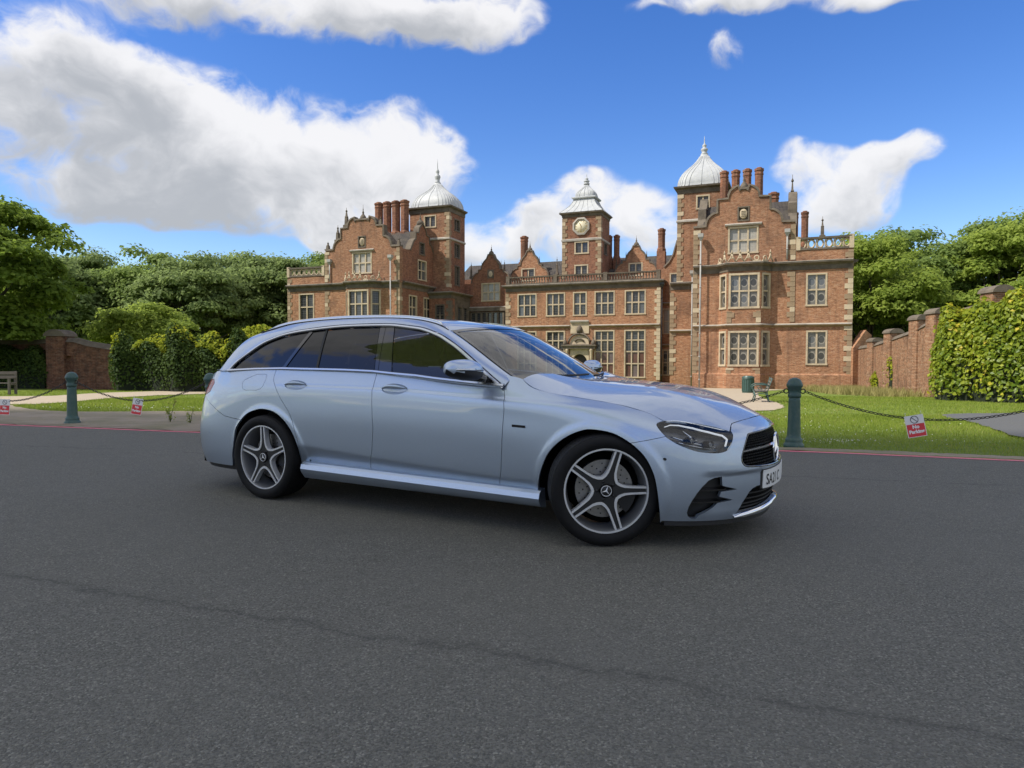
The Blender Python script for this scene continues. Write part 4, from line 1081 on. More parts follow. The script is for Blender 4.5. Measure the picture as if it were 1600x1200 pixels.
CAR = build_car()
# ------------------------------------------------------------------ the hall (u along the front to the right, v away from the road, z up)
def brick_mat(name, c1, c2, mortar, dirt=.5):
    def fn(t):
        p = P_obj(t); x, y, z = t.sep(p)
        v = t.comb(t.m('ADD', x, y), z, 0)
        b = t.n('ShaderNodeTexBrick'); t.put(b.inputs['Vector'], v)
        b.inputs['Scale'].default_value = 1.0; b.inputs['Brick Width'].default_value = .235; b.inputs['Row Height'].default_value = .078; b.inputs['Mortar Size'].default_value = .009
        b.inputs['Color1'].default_value = (*c1, 1); b.inputs['Color2'].default_value = (*c2, 1); b.inputs['Mortar'].default_value = (*mortar, 1); b.inputs['Bias'].default_value = -.1
        n1 = t.noise(p, 3.2, 5, .65); n2 = t.noise(p, .45, 4, .6); n3 = t.noise(v, 11, 3, .6)
        crs = t.noise(t.comb(t.m('MULTIPLY', t.m('ADD', x, y), 2.6), t.m('MULTIPLY', z, 7.5), 0), 1.0, 4, .75)
        blk = t.noise(t.comb(t.m('MULTIPLY', t.m('ADD', x, y), 5.5), t.m('MULTIPLY', z, 13.0), 3.0), 1.0, 2, .6)
        c = t.mix(t.rng(n3, .35, .72, 0, .45), b.outputs['Color'], tuple(q * .42 for q in c1))
        c = t.mix(t.rng(crs, .48, .70, 0, .85), c, tuple(q * .40 for q in c2)); c = t.mix(t.rng(crs, .28, .46, .55, 0), c, tuple(min(.7, q * 1.35) for q in mortar)); c = t.mix(t.rng(blk, .56, .76, 0, .7), c, tuple(q * .35 for q in c2))
        c = t.mix(t.rng(n1, .42, .75, 0, .5), c, (.47, .22, .12))
        c = t.mix(t.rng(n2, .50, .75, 0, dirt), c, (.085, .05, .038))
        strk = t.noise(t.comb(t.m('MULTIPLY', t.m('ADD', x, y), 2.4), t.m('MULTIPLY', z, .16), 1.0), 1.0, 4, .65)
        c = t.mix(t.rng(strk, .54, .74, 0, dirt * .75), c, (.10, .062, .046))
        return c, b.outputs['Fac'], -.006, None
    return pmat(name, fn, rough=.9, spec=.15)
M_BRICK = brick_mat('orange_brick', (.46, .215, .108), (.32, .14, .075), (.49, .37, .26), .70)
M_BRICKM = brick_mat('brown_brick', (.38, .185, .105), (.26, .115, .068), (.40, .30, .21), .75)
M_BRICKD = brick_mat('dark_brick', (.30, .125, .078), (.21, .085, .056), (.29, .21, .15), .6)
def stone_mat(name, a, b, dark, amt):
    def fn(t):
        p = P_obj(t); n1 = t.noise(p, 1.6, 6, .65); n2 = t.noise(p, 9, 4, .6); n3 = t.noise(p, .7, 4, .6)
        c = t.mix(n2, a, b); c = t.mix(t.rng(n1, .45, .75, 0, amt), c, dark); c = t.mix(t.rng(n3, .55, .8, 0, amt * .7), c, dark)
        return c, n2, .01, None
    return pmat(name, fn, rough=.85, spec=.2)
M_STONE = stone_mat('sandstone', (.58, .48, .335), (.46, .37, .255), (.14, .11, .085), .5)
M_QUOIN = stone_mat('weathered_quoin', (.36, .27, .175), (.25, .175, .11), (.10, .07, .05), .7)
M_STONED = stone_mat('sooty_sandstone', (.20, .165, .125), (.12, .10, .08), (.04, .034, .03), .7)
M_CAP = stone_mat('pale_coping', (.46, .42, .37), (.36, .33, .29), (.14, .12, .10), .5)
M_LEAD = pmat('lead_sheet', lambda t: (t.mix(t.noise(P_obj(t), 2.2, 5, .6), (.28, .29, .30), (.56, .57, .575)), None, 0, None), rough=.55, spec=.4, metal=.0)
def slate_fn(t):
    p = P_obj(t); x, y, z = t.sep(p); v = t.comb(t.m('ADD', x, y), t.m('MULTIPLY', z, 1.3), 0)
    b = t.n('ShaderNodeTexBrick'); t.put(b.inputs['Vector'], v); b.inputs['Scale'].default_value = 1; b.inputs['Brick Width'].default_value = .28; b.inputs['Row Height'].default_value = .2; b.inputs['Mortar Size'].default_value = .012
    b.inputs['Color1'].default_value = (.075, .062, .055, 1); b.inputs['Color2'].default_value = (.045, .04, .038, 1); b.inputs['Mortar'].default_value = (.015, .014, .013, 1)
    return t.mix(t.rng(t.noise(p, 1.2, 5, .6), .45, .7, 0, .6), b.outputs['Color'], (.10, .085, .065)), b.outputs['Fac'], -.02, None
M_SLATE = pmat('roof_tiles', slate_fn, rough=.75)
M_PIPE = mat('downpipe_paint', (.34, .33, .31), .5)
M_PIPED = mat('dark_downpipe', (.03, .03, .032), .5)
def pane_mat(name, base, lead, kind):
    def fn(t):
        p = P_obj(t); x, y, z = t.sep(p)
        big = t.noise(P_pos(t), 1.1, 3, .6)
        rnd = t.n('ShaderNodeObjectInfo').outputs['Random']
        c = t.mix(big, base, tuple(q * .45 for q in base)); c = t.mix(t.rng(rnd, .68, .95, 0, .5), c, (.20, .215, .235))  # some panes tinted paler, a sky reflection put into the colour
        if kind == 'rings':
            zz = t.m('SUBTRACT', t.m('ABSOLUTE', z), .0)
            r = t.m('SQRT', t.m('ADD', t.m('POWER', x, 2.0), t.m('POWER', t.m('MULTIPLY', z, .82), 2.0)))
            ring = t.rng(t.m('ABSOLUTE', t.m('SUBTRACT', r, .255)), .025, .045, 1, 0)
            outer = t.rng(r, .28, .30)
            c = t.mix(t.m('MULTIPLY', outer, .35), c, lead); c = t.mix(t.m('MULTIPLY', ring, .8), c, lead)
        else:
            gx = t.m('ABSOLUTE', t.m('SUBTRACT', t.m('FRACT', t.m('MULTIPLY', t.m('ADD', x, 5.0), 5.2)), .5))
            gz = t.m('ABSOLUTE', t.m('SUBTRACT', t.m('FRACT', t.m('MULTIPLY', t.m('ADD', z, 5.0), 4.2)), .5))
            ln = t.m('MAXIMUM', t.rng(gx, .40, .46), t.rng(gz, .40, .46))
            c = t.mix(t.m('MULTIPLY', ln, .6), c, lead)
        return c, None, 0, None
    m = pmat(name, fn, rough=.12, spec=.6); return m
M_PANE = pane_mat('leaded_glass', (.045, .048, .055), (.16, .15, .14), 'grid')
M_PANER = pane_mat('ring_leaded_glass', (.060, .058, .056), (.30, .275, .235), 'rings')
M_PANEW = pane_mat('white_blind_glass', (.50, .46, .39), (.25, .23, .2), 'grid')
M_PANEC = pane_mat('curtained_glass', (.16, .075, .058), (.10, .08, .07), 'grid')
M_DIAL = pmat('clock_dial', lambda t: (t.mix(t.noise(P_obj(t), 3, 3), (.62, .55, .38), (.72, .66, .50)), None, 0, None), rough=.5)
M_GOLD = mat('dial_gold', (.35, .23, .07), .4, .3)

HALL = thing('brick_mansion', 'large red brick Jacobean mansion with curved gables, lead domes and a central clock tower', 'mansion', (-11.1, 68.3, 0), R(-22))
G0 = -1.5                                                          # bottom of the walls, a little below the ground
def fr(ox, oy, dx=1.0, dy=0.0):
    L = math.hypot(dx, dy); dx /= L; dy /= L
    f = lambda a, b, d=0.0: (ox + dx * a - dy * d, oy + dy * a + dx * d, b)
    f.rot = math.atan2(dy, dx); f.dir = (dx, dy)
    return f
def wall(name, f, outline, holes, thick, m, label=None):
    """a wall with real openings: outline in (along, up), openings as rectangles, reveals as deep as the wall"""
    pts = [Vector(p) for p in outline]; edges = [(i, (i + 1) % len(pts)) for i in range(len(pts))]
    hp = []
    for (a0, a1, b0, b1) in holes:
        k = len(pts); q = [(a0, b0), (a1, b0), (a1, b1), (a0, b1)]; hp.append(q)
        pts += [Vector(p) for p in q]; edges += [(k + i, k + (i + 1) % 4) for i in range(4)]
    r = delaunay_2d_cdt(pts, edges, [], 1, 1e-6)
    V2 = [(p.x, p.y) for p in r[0]]; F = []
    for t in r[2]:
        c = np.array([V2[i] for i in t]).mean(0)
        if in_poly(np.array([c]), outline)[0] and not any(in_poly(np.array([c]), q)[0] for q in hp): F.append(tuple(t))
    n = len(V2)
    V = [f(a, b, 0) for a, b in V2] + [f(a, b, thick) for a, b in V2]
    FF = list(F) + [tuple(i + n for i in reversed(t)) for t in F]
    cnt = {}
    for t in F:
        for i in range(3): e = (t[i], t[(i + 1) % 3]); cnt[e] = 1
    for (i, j) in list(cnt):
        if (j, i) not in cnt: FF.append((j, i, i + n, j + n))
    return MB().add(V, FF).build(name, m, HALL)
_panes = {}
def window(f, a0, a1, b0, b1, nx, ny, pane=None, parent=None, fw=.13, mw=.12, sill=True, rows=None, ston=None):
    pane = pane or M_PANE; ston = ston or M_STONE
    mb = MB()
    def bar(x0, x1, z0, z1, d0, d1):
        V = [f(x0, z0, d0), f(x1, z0, d0), f(x1, z1, d0), f(x0, z1, d0), f(x0, z0, d1), f(x1, z0, d1), f(x1, z1, d1), f(x0, z1, d1)]
        mb.add(V, [(0, 1, 2, 3), (7, 6, 5, 4), (0, 4, 5, 1), (1, 5, 6, 2), (2, 6, 7, 3), (3, 7, 4, 0)])
    bar(a0 - fw, a0, b0, b1, -.035, .26); bar(a1, a1 + fw, b0, b1, -.035, .26)
    bar(a0 - fw, a1 + fw, b1, b1 + fw, -.038, .26); bar(a0 - fw - .03, a1 + fw + .03, b0 - fw, b0, -.07 if sill else -.038, .26)
    w = (a1 - a0 - mw * (nx - 1)) / nx
    zs = rows or [b0 + (b1 - b0) * k / ny for k in range(ny + 1)]
    for i in range(1, nx): x = a0 + i * w + (i - 1) * mw; bar(x, x + mw, b0, b1, .05, .22)
    for k in range(1, len(zs) - 1):
        for i in range(nx): x = a0 + i * (w + mw); bar(x, x + w, zs[k] - mw / 2, zs[k] + mw / 2, .055, .218)
    o = mb.build('window', ston, parent or HALL)
    for i in range(nx):
        for k in range(len(zs) - 1):
            zb = zs[k] + (mw / 2 if k else 0); zt = zs[k + 1] - (mw / 2 if k < len(zs) - 2 else 0)
            pw, ph = round(w, 2), round(zt - zb, 2); key = (pw, ph, pane.name)
            if key not in _panes:
                me = bpy.data.meshes.new('pane'); x, z = pw / 2 + .012, ph / 2 + .012
                me.from_pydata([(-x, 0, -z), (x, 0, -z), (x, 0, z), (-x, 0, z), (-x, .02, -z), (x, .02, -z), (x, .02, z), (-x, .02, z)], [], [(0, 1, 2, 3), (7, 6, 5, 4), (0, 4, 5, 1), (1, 5, 6, 2), (2, 6, 7, 3), (3, 7, 4, 0)])
                me.materials.append(pane); _panes[key] = me
            g = link('pane', _panes[key], o); g.location = f(a0 + i * (w + mw) + w / 2, (zb + zt) / 2, .15)
            g.rotation_euler = (random.uniform(-.012, .012), 0, f.rot + random.uniform(-.012, .012))
    return o
def run(name, pts, prof, m, parent=None):
    """sweeps a moulding profile (out, up) along a plan polyline; out is to the right of the walking direction... towards the viewer"""
    n = len(pts); V = []; k = len(prof)
    for i, (x, y) in enumerate(pts):
        d = []
        if i: a = Vector((x - pts[i - 1][0], y - pts[i - 1][1])).normalized(); d.append(a)
        if i < n - 1: a = Vector((pts[i + 1][0] - x, pts[i + 1][1] - y)).normalized(); d.append(a)
        ns = [Vector((q.y, -q.x)) for q in d]
        nn = ns[0] if len(ns) == 1 else (ns[0] + ns[1]).normalized() / max(.45, (ns[0] + ns[1]).normalized().dot(ns[0]))
        for (o, z) in prof: V.append((x + nn.x * o, y + nn.y * o, z))
    F = [(i * k + j, (i + 1) * k + j, (i + 1) * k + (j + 1) % k, i * k + (j + 1) % k) for i in range(n - 1) for j in range(k)] + [tuple(range(k - 1, -1, -1)), tuple((n - 1) * k + j for j in range(k))]
    return MB().add(V, F).build(name, m, parent or HALL)
_q = {}
_qn = 0
def quoins(f, a, z0, z1, sgn=1, m=None, hgt=.40, off=0.0, side=True):
    """alternating corner stones; sgn says on which side of the corner the wall lies"""
    global _qn
    z = z0; k = 0
    while z < z1 - .1:
        lon = k % 2; hh = min(hgt, z1 - z) - .02
        w, w2 = (.54, .32) if lon else (.32, .54); hh = round(hh, 2)
        mm = random.choice((M_QUOIN, M_QUOIN, M_QUOIN, M_STONE)) if m is None else m
        key = (w, hh, mm.name, sgn)
        if key not in _q:
            b = MB(); x0, x1 = (-.045, w) if sgn > 0 else (-w, .045); b.box(x0, x1, -.045, w2 if side else .3, 0, hh); _q[key] = b.mesh('quoin', mm)
        o = link('quoin', _q[key], HALL); o.location = f(a, z, off); o.rotation_euler = (0, 0, f.rot); _qn += 1
        z += hgt; k += 1
def corn(name, pts, z, prof, parent=None):
    o = run(name, pts, [(a, b + z) for a, b in prof], M_QUOIN if prof is STR else M_STONED, parent); k = max(p[0] for p in prof); zt = max(p[1] for p in prof if p[0] == k) if True else 0
    run('lead_flashing', pts, [(.0, z + max(p[1] for p in prof) + .002), (k + .015, z + zt + .003), (k + .015, z + zt - .03), (k + .002, z + zt - .03), (k - .01, z + zt - .006), (.0, z + max(p[1] for p in prof) - .006)], M_CAP, o); return o
def slab(name, pts, m, parent=None):
    return MB().prism(pts, 0, 1).build(name, m, parent or HALL)
def coping(name, f, pts, w=.16, d0=-.10, d1=.62, m=None, rise=.10):
    """stone coping that follows a gable outline"""
    V = []; n = len(pts)
    for i, (a, b) in enumerate(pts):
        t = Vector((pts[min(i + 1, n - 1)][0] - pts[max(i - 1, 0)][0], pts[min(i + 1, n - 1)][1] - pts[max(i - 1, 0)][1])).normalized(); nn = Vector((-t.y, t.x))
        p = (a - nn.x * .02, b - nn.y * .02); q = (a + nn.x * w, b + nn.y * w)
        V += [f(*p, d0), f(*q, d0 + .04), f(*q, d1 - .04), f(*p, d1)]
    F = [(i * 4 + k, (i + 1) * 4 + k, (i + 1) * 4 + (k + 1) % 4, i * 4 + (k + 1) % 4) for i in range(n - 1) for k in range(4)] + [(3, 2, 1, 0), tuple((n - 1) * 4 + k for k in range(4))]
    return MB().add(V, F).build(name, m or M_STONED, HALL)
def arc(cx, cz, r0, a0, a1, n=7, rz=None):
    rz = rz or r0
    return [(cx + r0 * math.cos(R(a0 + (a1 - a0) * i / n)), cz + rz * math.sin(R(a0 + (a1 - a0) * i / n))) for i in range(n + 1)]
def finial(f, a, b, d, h, w, m=None, name='finial'):
    x, y, _ = f(a, 0, d); mb = MB()
    mb.lathe([(w, 0), (w * .95, h * .10), (w * .98, h * .16), (w * .82, h * .27), (w * .45, h * .38), (w * .22, h * .44), (w * .34, h * .50), (w * .20, h * .58), (w * .10, h * .66), (w * .16, h * .70), (w * .05, h * .78), (.012, h)], (x, y, b), 10)
    return mb.build(name, m or M_STONED, HALL)
def obelisk(u, v, z0, z1, w=.22):
    mb = MB(); h = z1 - z0
    mb.box(u - w * 1.3, u + w * 1.3, v - w * 1.3, v + w * 1.3, z0, z0 + h * .12)
    mb.lathe([(w * 1.25, z0 + h * .121), (w * 1.1, z0 + h * .16), (w * .95, z0 + h * .50)], (u, v, 0), 4, math.pi / 4, False)
    mb.lathe([(w * .7, z0 + h * .50), (w * 1.0, z0 + h * .53), (w * .6, z0 + h * .58), (w * .3, z0 + h * .80)], (u, v, 0), 4, math.pi / 4, False)
    mb.lathe([(w * .5, z0 + h * .80), (w * .55, z0 + h * .83), (w * .1, z0 + h * .90), (.02, z1)], (u, v, 0), 8)
    return mb.build('obelisk', M_STONED, HALL)
def chimney(u, v, z0, z1, w=.36, base=None):
    mb = MB()
    mb.lathe([(w * 1.25, z0), (w * 1.25, z0 + .25), (w * 1.05, z0 + .40), (w, z0 + .45), (w, z1 - .55), (w * 1.10, z1 - .50), (w * 1.10, z1 - .42), (w * 1.02, z1 - .38), (w * 1.02, z1 - .22), (w * 1.16, z1 - .17), (w * 1.16, z1)], (u, v, 0), 8, math.pi / 8, False)
    if base: mb.box(u - base, u + base, v - base, v + base, z0 - 3.5, z0 + .02)
    c = mb.build('chimney', M_BRICKD, HALL)
    MB().lathe([(w * .7, z1 - .05), (w * .62, z1 + .12), (w * .5, z1 + .12)], (u, v, 0), 10).build('chimney_pot', M_BRICKD, c)
    return c
def pipe(f, a, z0, z1, d=-.12, m=None):
    x, y, _ = f(a, 0, d); mb = MB(); mb.lathe([(.065, z0), (.065, z1)], (x, y, 0), 10)
    for z in np.arange(z0 + .8, z1 - .3, 1.9): mb.lathe([(.085, z), (.085, z + .10)], (x, y, 0), 10)
    o = mb.build('downpipe', m or M_PIPE, HALL)
    hb = MB(); hb.lathe([(.10, z1 - .05), (.26, z1 + .22), (.30, z1 + .24), (.30, z1 + .52), (.25, z1 + .52)], (x, y, 0), 4, math.pi / 4, False); hb.build('hopper', m or M_PIPE, o)
    return o
def roof_prism(pts_end, f, d0, d1, m=M_SLATE, name='roof'):
    """extrudes an end outline (along, up) from depth d0 to d1"""
    n = len(pts_end); V = [f(a, b, d0) for a, b in pts_end] + [f(a, b, d1) for a, b in pts_end]
    return MB().add(V, [tuple(range(n)), tuple(range(2 * n - 1, n - 1, -1))] + [(i, i + n, (i + 1) % n + n, (i + 1) % n) for i in range(n)]).build(name, m, HALL)

ZS, ZC, ZP = 3.90, 8.68, 0.0                                      # string course, cornice, plinth
CORN = [(.0, -.42), (.05, -.42), (.05, -.06), (.12, -.04), (.20, .04), (.38, .10), (.40, .24), (.10, .31), (.0, .31)]
STR = [(.0, -.12), (.10, -.06), (.22, .02), (.22, .10), (.02, .20), (.0, .20)]
FRONT = fr(0, 0)

# ---- bays: three-sided, two storeys, with their own cornice and cresting
def bay(cu, hf, ho, pj, side, panes, lo_pane):
    pts = [(cu - ho, 0), (cu - hf, -pj), (cu + hf, -pj), (cu + ho, 0)]
    for i in range(3):
        (x0, y0), (x1, y1) = pts[i], pts[i + 1]; L = math.hypot(x1 - x0, y1 - y0); f = fr(x0, y0, x1 - x0, y1 - y0)
        c = L / 2; hw = (L / 2 - .24) if i == 1 else max(.30, L / 2 - .30); nx = 3 if i == 1 else 1
        holes = [(c - hw - .01, c + hw + .01, 5.42, 7.95), (c - hw - .01, c + hw + .01, .80, 3.36)]
        wall('bay_wall', f, [(0, G0), (L, G0), (L, ZC), (0, ZC)], holes, .30, M_BRICK)
        window(f, c - hw, c + hw, 5.43, 7.94, nx, 2, panes, fw=.16); window(f, c - hw, c + hw, .81, 3.35, nx, 2, lo_pane, fw=.16)
        if i == 1:
            for (a, s) in ((0, 1), (L, -1)):
                quoins(f, a, 4.15, 5.1, s, None, .42, side=False); quoins(f, a, -.9, .55, s, None, .42, side=False)
    corn('bay_cornice', pts, ZC, CORN); corn('bay_string_course', pts, ZS, STR)
    run('bay_plinth', pts, [(0, G0), (.10, G0), (.10, ZP), (.0, ZP + .12)], M_BRICK)
    V = [(x, y, ZC + .31) for x, y in pts]; MB().prism([(x, y) for x, y in pts], ZC + .20, ZC + .305, 'z').build('bay_roof', M_LEAD, HALL)
    # strapwork cresting: little open scrolls and points
    up = MB(); up.tube([(0, 0, 0), (.22, 0, .34), (.30, 0, .68)], .055, 5); up.tube([(.60, 0, 0), (.38, 0, .34), (.30, 0, .68)], .055, 5); up.tube([(.12, 0, .28), (.48, 0, .28)], .05, 5); up.lathe([(.09, .66), (.05, .78), (.01, .95)], (.30, 0, 0), 6)
    me = up.mesh('cresting', M_STONE)
    lo = MB(); lo.tube([(.30 + .17 * math.cos(a), 0, .22 + .17 * math.sin(a)) for a in np.linspace(0, 2 * math.pi, 12, endpoint=False)], .055, 5, True); lo.box(0, .6, -.06, .06, -.06, .06); me2 = lo.mesh('cresting', M_STONE)
    for i in range(3):
        (x0, y0), (x1, y1) = pts[i], pts[i + 1]; L = math.hypot(x1 - x0, y1 - y0); n = 4 if i == 1 else 2; f = fr(x0, y0, x1 - x0, y1 - y0)
        for k in range(n):
            o = link('cresting', me if (k % 2 == (0 if i == 1 else 1)) or i == 1 and k in (1, 2) else me2, HALL); o.location = f((k + .5) * L / n - .3, ZC + .34, -.12); o.rotation_euler = (0, 0, f.rot); s = min(1, L / n / .6); o.scale = (s, 1, 1)
bay(32.3, 1.25, 2.02, 1.0, 'right', M_PANER, M_PANER)
bay(-4.15, 1.30, 2.15, 1.0, 'left', M_PANE, M_PANE)

# ---- curved front gables
def gable_pts(c, hw, z0, sh, top):
    """half outline from the left foot to the apex, mirrored: foot ledge, hollow curve, upright, ledge, ogee, cap"""
    z1 = z0 + 1.10; z2 = z1 + 1.05
    L = [(-hw, z0), (-hw + 1.02, z0 + .04)] + [(-hw + 1.02 + .92 * (1 - math.cos(R(a))), z0 + .04 + 1.06 * math.sin(R(a))) for a in (15, 30, 45, 60, 75, 90)]
    xe = L[-1][0]
    L += [(xe, z2), (xe + .82, z2 + .02)]
    x3 = xe + .86; ap = top - 1.05
    L += [(x3, z2 + .35), (x3 + .14, z2 + .66), (x3 + .40, z2 + .86), (x3 + .66, z2 + 1.0), (x3 + .80, ap - .15), (x3 + .82, ap + .02)]
    L = [(c + a, b) for a, b in L]
    return L + [(2 * c - a, b) for a, b in reversed(L)]
def front_gable(c, hw, z0, top, wx0, wx1, label, panes):
    g = gable_pts(c, hw, z0, 1, top)
    out = [(c - hw, ZC + .1)] + g + [(c + hw, ZC + .1)]
    wx0, wx1 = c - 1.05, c + 1.05
    wall('gable_wall', FRONT, out, [(wx0, wx1, 9.9, 11.85), (c - .36, c + .36, 12.50, 13.48)], .5, M_BRICKM)
    window(FRONT, wx0 + .01, wx1 - .01, 9.91, 11.84, 3, 2, panes)
    run('window_hood', [(c - 1.42, 0), (c + 1.42, 0)], [(.0, 12.02), (.16, 12.06), (.20, 12.16), (.0, 12.26)], M_CAP)
    n = len(g); coping('gable_coping', FRONT, g[1:-1]); coping('gable_coping', FRONT, g[0:2]); coping('gable_coping', FRONT, g[-2:])
    finial(FRONT, c, g[n // 2][1] - .06, .25, top + .60 - g[n // 2][1], .34)
    # shield panel: dark square frame with a pale oval
    p = MB(); p.box(c - .46, c + .46, -.05, .05, 12.40, 12.50); p.box(c - .46, c + .46, -.05, .05, 13.48, 13.58); p.box(c - .46, c - .36, -.05, .05, 12.50, 13.48); p.box(c + .36, c + .46, -.05, .05, 12.50, 13.48); p.box(c - .36, c + .36, .10, .2, 12.50, 13.48)
    s = p.build('shield_panel', M_STONED, HALL); q = MB(); q.lathe([(0, -.02), (.25, -.02), (.30, .03), (.30, .10)], (c, 0, 0), 20, axis='y'); q.v = [(x, y, 12.99 + z * 1.38) for x, y, z in q.v]; sh = q.build('shield', M_STONE, s)
    b = MB()
    for k in range(4): b.box(c - .17, c + .17, -.045, -.015, 12.78 + k * .13, 12.82 + k * .13)
    b.build('shield_band', M_STONED, s)
front_gable(32.12, 3.92, 12.08, 16.0, 0, 0, 'right', M_PANEW)
front_gable(-4.35, 4.42, 12.30, 16.2, 0, 0, 'left', M_PANEW)
# obelisks and ball finials on the gable shoulders
for (u, v, z0, z1) in ((-7.42, .25, 13.2, 14.9), (-6.35, .25, 14.6, 16.6), (-8.65, .25, 12.4, 13.3), (35.75, 5.0, 14.0, 17.0), (38.4, 12, 12.6, 14.6), (-2.3, .25, 14.5, 15.4), (-.2, .25, 12.3, 13.2)):
    obelisk(u, v, z0, z1, .2)

# ---- wing walls
R0, R1, R2 = 28.25, 36.06, 40.15
wall('front_wall', FRONT, [(R0, G0), (30.28, G0), (30.28, ZC), (R0, ZC)], [], .5, M_BRICK)
wall('front_wall', FRONT, [(34.32, G0), (R1, G0), (R1, ZC), (34.32, ZC)], [], .5, M_BRICK)
wall('front_wall', FRONT, [(R1 + .004, G0), (R2, G0), (R2, 9.78), (R1 + .004, 9.78)], [(36.98, 38.27, 5.52, 7.86), (37.05, 38.34, .90, 3.38)], .5, M_BRICK)
window(FRONT, 36.99, 38.26, 5.53, 7.85, 2, 2, M_PANER); window(FRONT, 37.06, 38.33, .91, 3.37, 2, 2, M_PANER)
side_r = fr(R2, 0, 0, 1)
wall('side_wall', side_r, [(.5, G0), (9, G0), (9, 9.78), (.5, 9.78)], [], .5, M_BRICK)
L0, L1 = -13.63, -8.87
wall('front_wall', FRONT, [(L1, G0), (-6.25, G0), (-6.25, ZC), (L1, ZC)], [], .5, M_BRICK)
wall('front_wall', FRONT, [(-2.05, G0), (0, G0), (0, ZC), (-2.05, ZC)], [], .5, M_BRICK)
wall('front_wall', FRONT, [(L0, G0), (L1 - .004, G0), (L1 - .004, 9.78), (L0, 9.78)], [(-12.1, -10.38, 5.33, 7.92), (-12.1, -10.38, .8, 3.3)], .5, M_BRICK)
window(FRONT, -12.09, -10.39, 5.34, 7.91, 2, 2, M_PANE); window(FRONT, -12.09, -10.39, .81, 3.29, 2, 2, M_PANE)
for (a, b) in ((R0, 30.27), (34.33, R2), (L0, -6.31), (-1.99, 0)):
    corn('cornice', [(a, 0), (b, 0)], ZC, CORN); corn('string_course', [(a, 0), (b, 0)], ZS, STR)
    run('plinth', [(a, 0), (b, 0)], [(0, G0), (.10, G0), (.10, ZP), (.0, ZP + .12)], M_BRICK)
corn('cornice', [(R2, .42), (R2, 9)], ZC, CORN)
# balustrades of open loops over the low outer blocks
def loops(u0, u1, v=0.0, z0=9.80, z1=10.78, n=7):
    run('balustrade_base', [(u0, v), (u1, v)], [(-.35, z0), (.06, z0), (.06, z0 + .14), (-.35, z0 + .14)], M_STONED)
    b = run('balustrade_rail', [(u0, v), (u1, v)], [(-.35, z1 - .16), (.08, z1 - .16), (.10, z1), (-.35, z1)], M_STONED)
    w = (u1 - u0) / n; h = z1 - z0 - .30; mb = MB()
    mb.tube([(w * .36 * math.cos(a), 0, h * .46 * math.sin(a)) for a in np.linspace(0, 2 * math.pi, 16, endpoint=False)], .075, 6, True); mb.box(-w / 2, -w / 2 + .08, -.08, .08, -h / 2, h / 2)
    me = mb.mesh('balustrade_loop', M_STONE)
    for k in range(n): o = link('balustrade_loop', me, HALL); o.location = (u0 + w * (k + .5), v + .15, (z0 + .14 + z1 - .16) / 2)
    for u in (u0, u1): MB().box(u - .16, u + .16, v - .09, v + .33, z0, z1 + .08).build('balustrade_pier', M_STONE, HALL)
loops(L0 + .1, L1 - .2); loops(R1 + .2, R2 - .1, n=6)
# quoins
for (a, s, z0, z1) in ((R0, 1, -.1, 12.0), (R2, -1, -.1, 9.7), (0.0, -1, 3.0, 12.2), (L0, 1, 4.0, 9.7)): quoins(FRONT, a, z0, z1, s)
quoins(FRONT, R1 - .04, 4.2, 8.2, -1, None, .40, -.002, False); quoins(FRONT, R1 - .04, 9.1, 11.9, -1, None, .40); quoins(FRONT, L1 + .04, 9.1, 12.2, 1, None, .40)
quoins(FRONT, L1 + .04, 4.2, 8.2, 1, None, .40, -.002, False)
# downpipes
pipe(FRONT, 28.85, -1.3, 11.0, -.46); pipe(FRONT, 35.45, 9.1, 11.0); pipe(FRONT, -8.2, 9.1, 10.9); pipe(FRONT, -.75, -1.0, 10.9, -.46)

# ---- wing roofs, chimneys
def wing_roof(c, hw, s):
    roof_prism([(c - hw + .5, ZC + .2), (c + hw - .5, ZC + .2), (c + hw - .5, 12.0), (c, 14.9), (c - hw + .5, 12.0)], FRONT, .5, 11.0)
wing_roof(32.12, 3.92, 1); wing_roof(-4.35, 4.42, 1)
# inner side of the left wing
SIDE = fr(0, 0, 0, 1)
sg = [(1.35, 12.2), (2.1, 12.2), (2.4, 12.7), (2.75, 13.2), (3.2, 13.5), (3.2, 14.15), (3.75, 14.2), (3.95, 14.75), (4.35, 15.05), (4.6, 15.3)]
sg = sg + [(9.2 - a, b) for a, b in reversed(sg)]; sg = [(min(a, 6.88), b) for a, b in sg]
sgd = []
for p in sg:
    if not sgd or abs(p[0] - sgd[-1][0]) + abs(p[1] - sgd[-1][1]) > .02: sgd.append(p)
sgd = sgd[:-2] + [(6.88, 12.6)]
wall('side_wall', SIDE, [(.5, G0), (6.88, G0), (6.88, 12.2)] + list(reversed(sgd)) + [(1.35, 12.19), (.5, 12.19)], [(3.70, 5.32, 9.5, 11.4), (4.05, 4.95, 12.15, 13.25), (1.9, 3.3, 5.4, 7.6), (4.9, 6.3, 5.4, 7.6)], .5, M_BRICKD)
window(SIDE, 3.71, 5.31, 9.51, 11.39, 2, 2, M_PANE); window(SIDE, 4.06, 4.94, 12.16, 13.24, 1, 1, M_PANE, ston=M_STONED); window(SIDE, 1.91, 3.29, 5.41, 7.59, 2, 2, M_PANE); window(SIDE, 4.91, 6.29, 5.41, 7.59, 2, 2, M_PANE)
coping('gable_coping', SIDE, sgd[1:], .15); finial(SIDE, 4.6, 15.2, .25, 1.3, .4)
corn('cornice', [(0, .42), (0, 6.85)], ZC, CORN)
roof_prism([(1.5, ZC + .5), (6.8, ZC + .5), (6.8, 12.2), (4.6, 14.6), (2.2, 12.2)], SIDE, .45, 4.4)
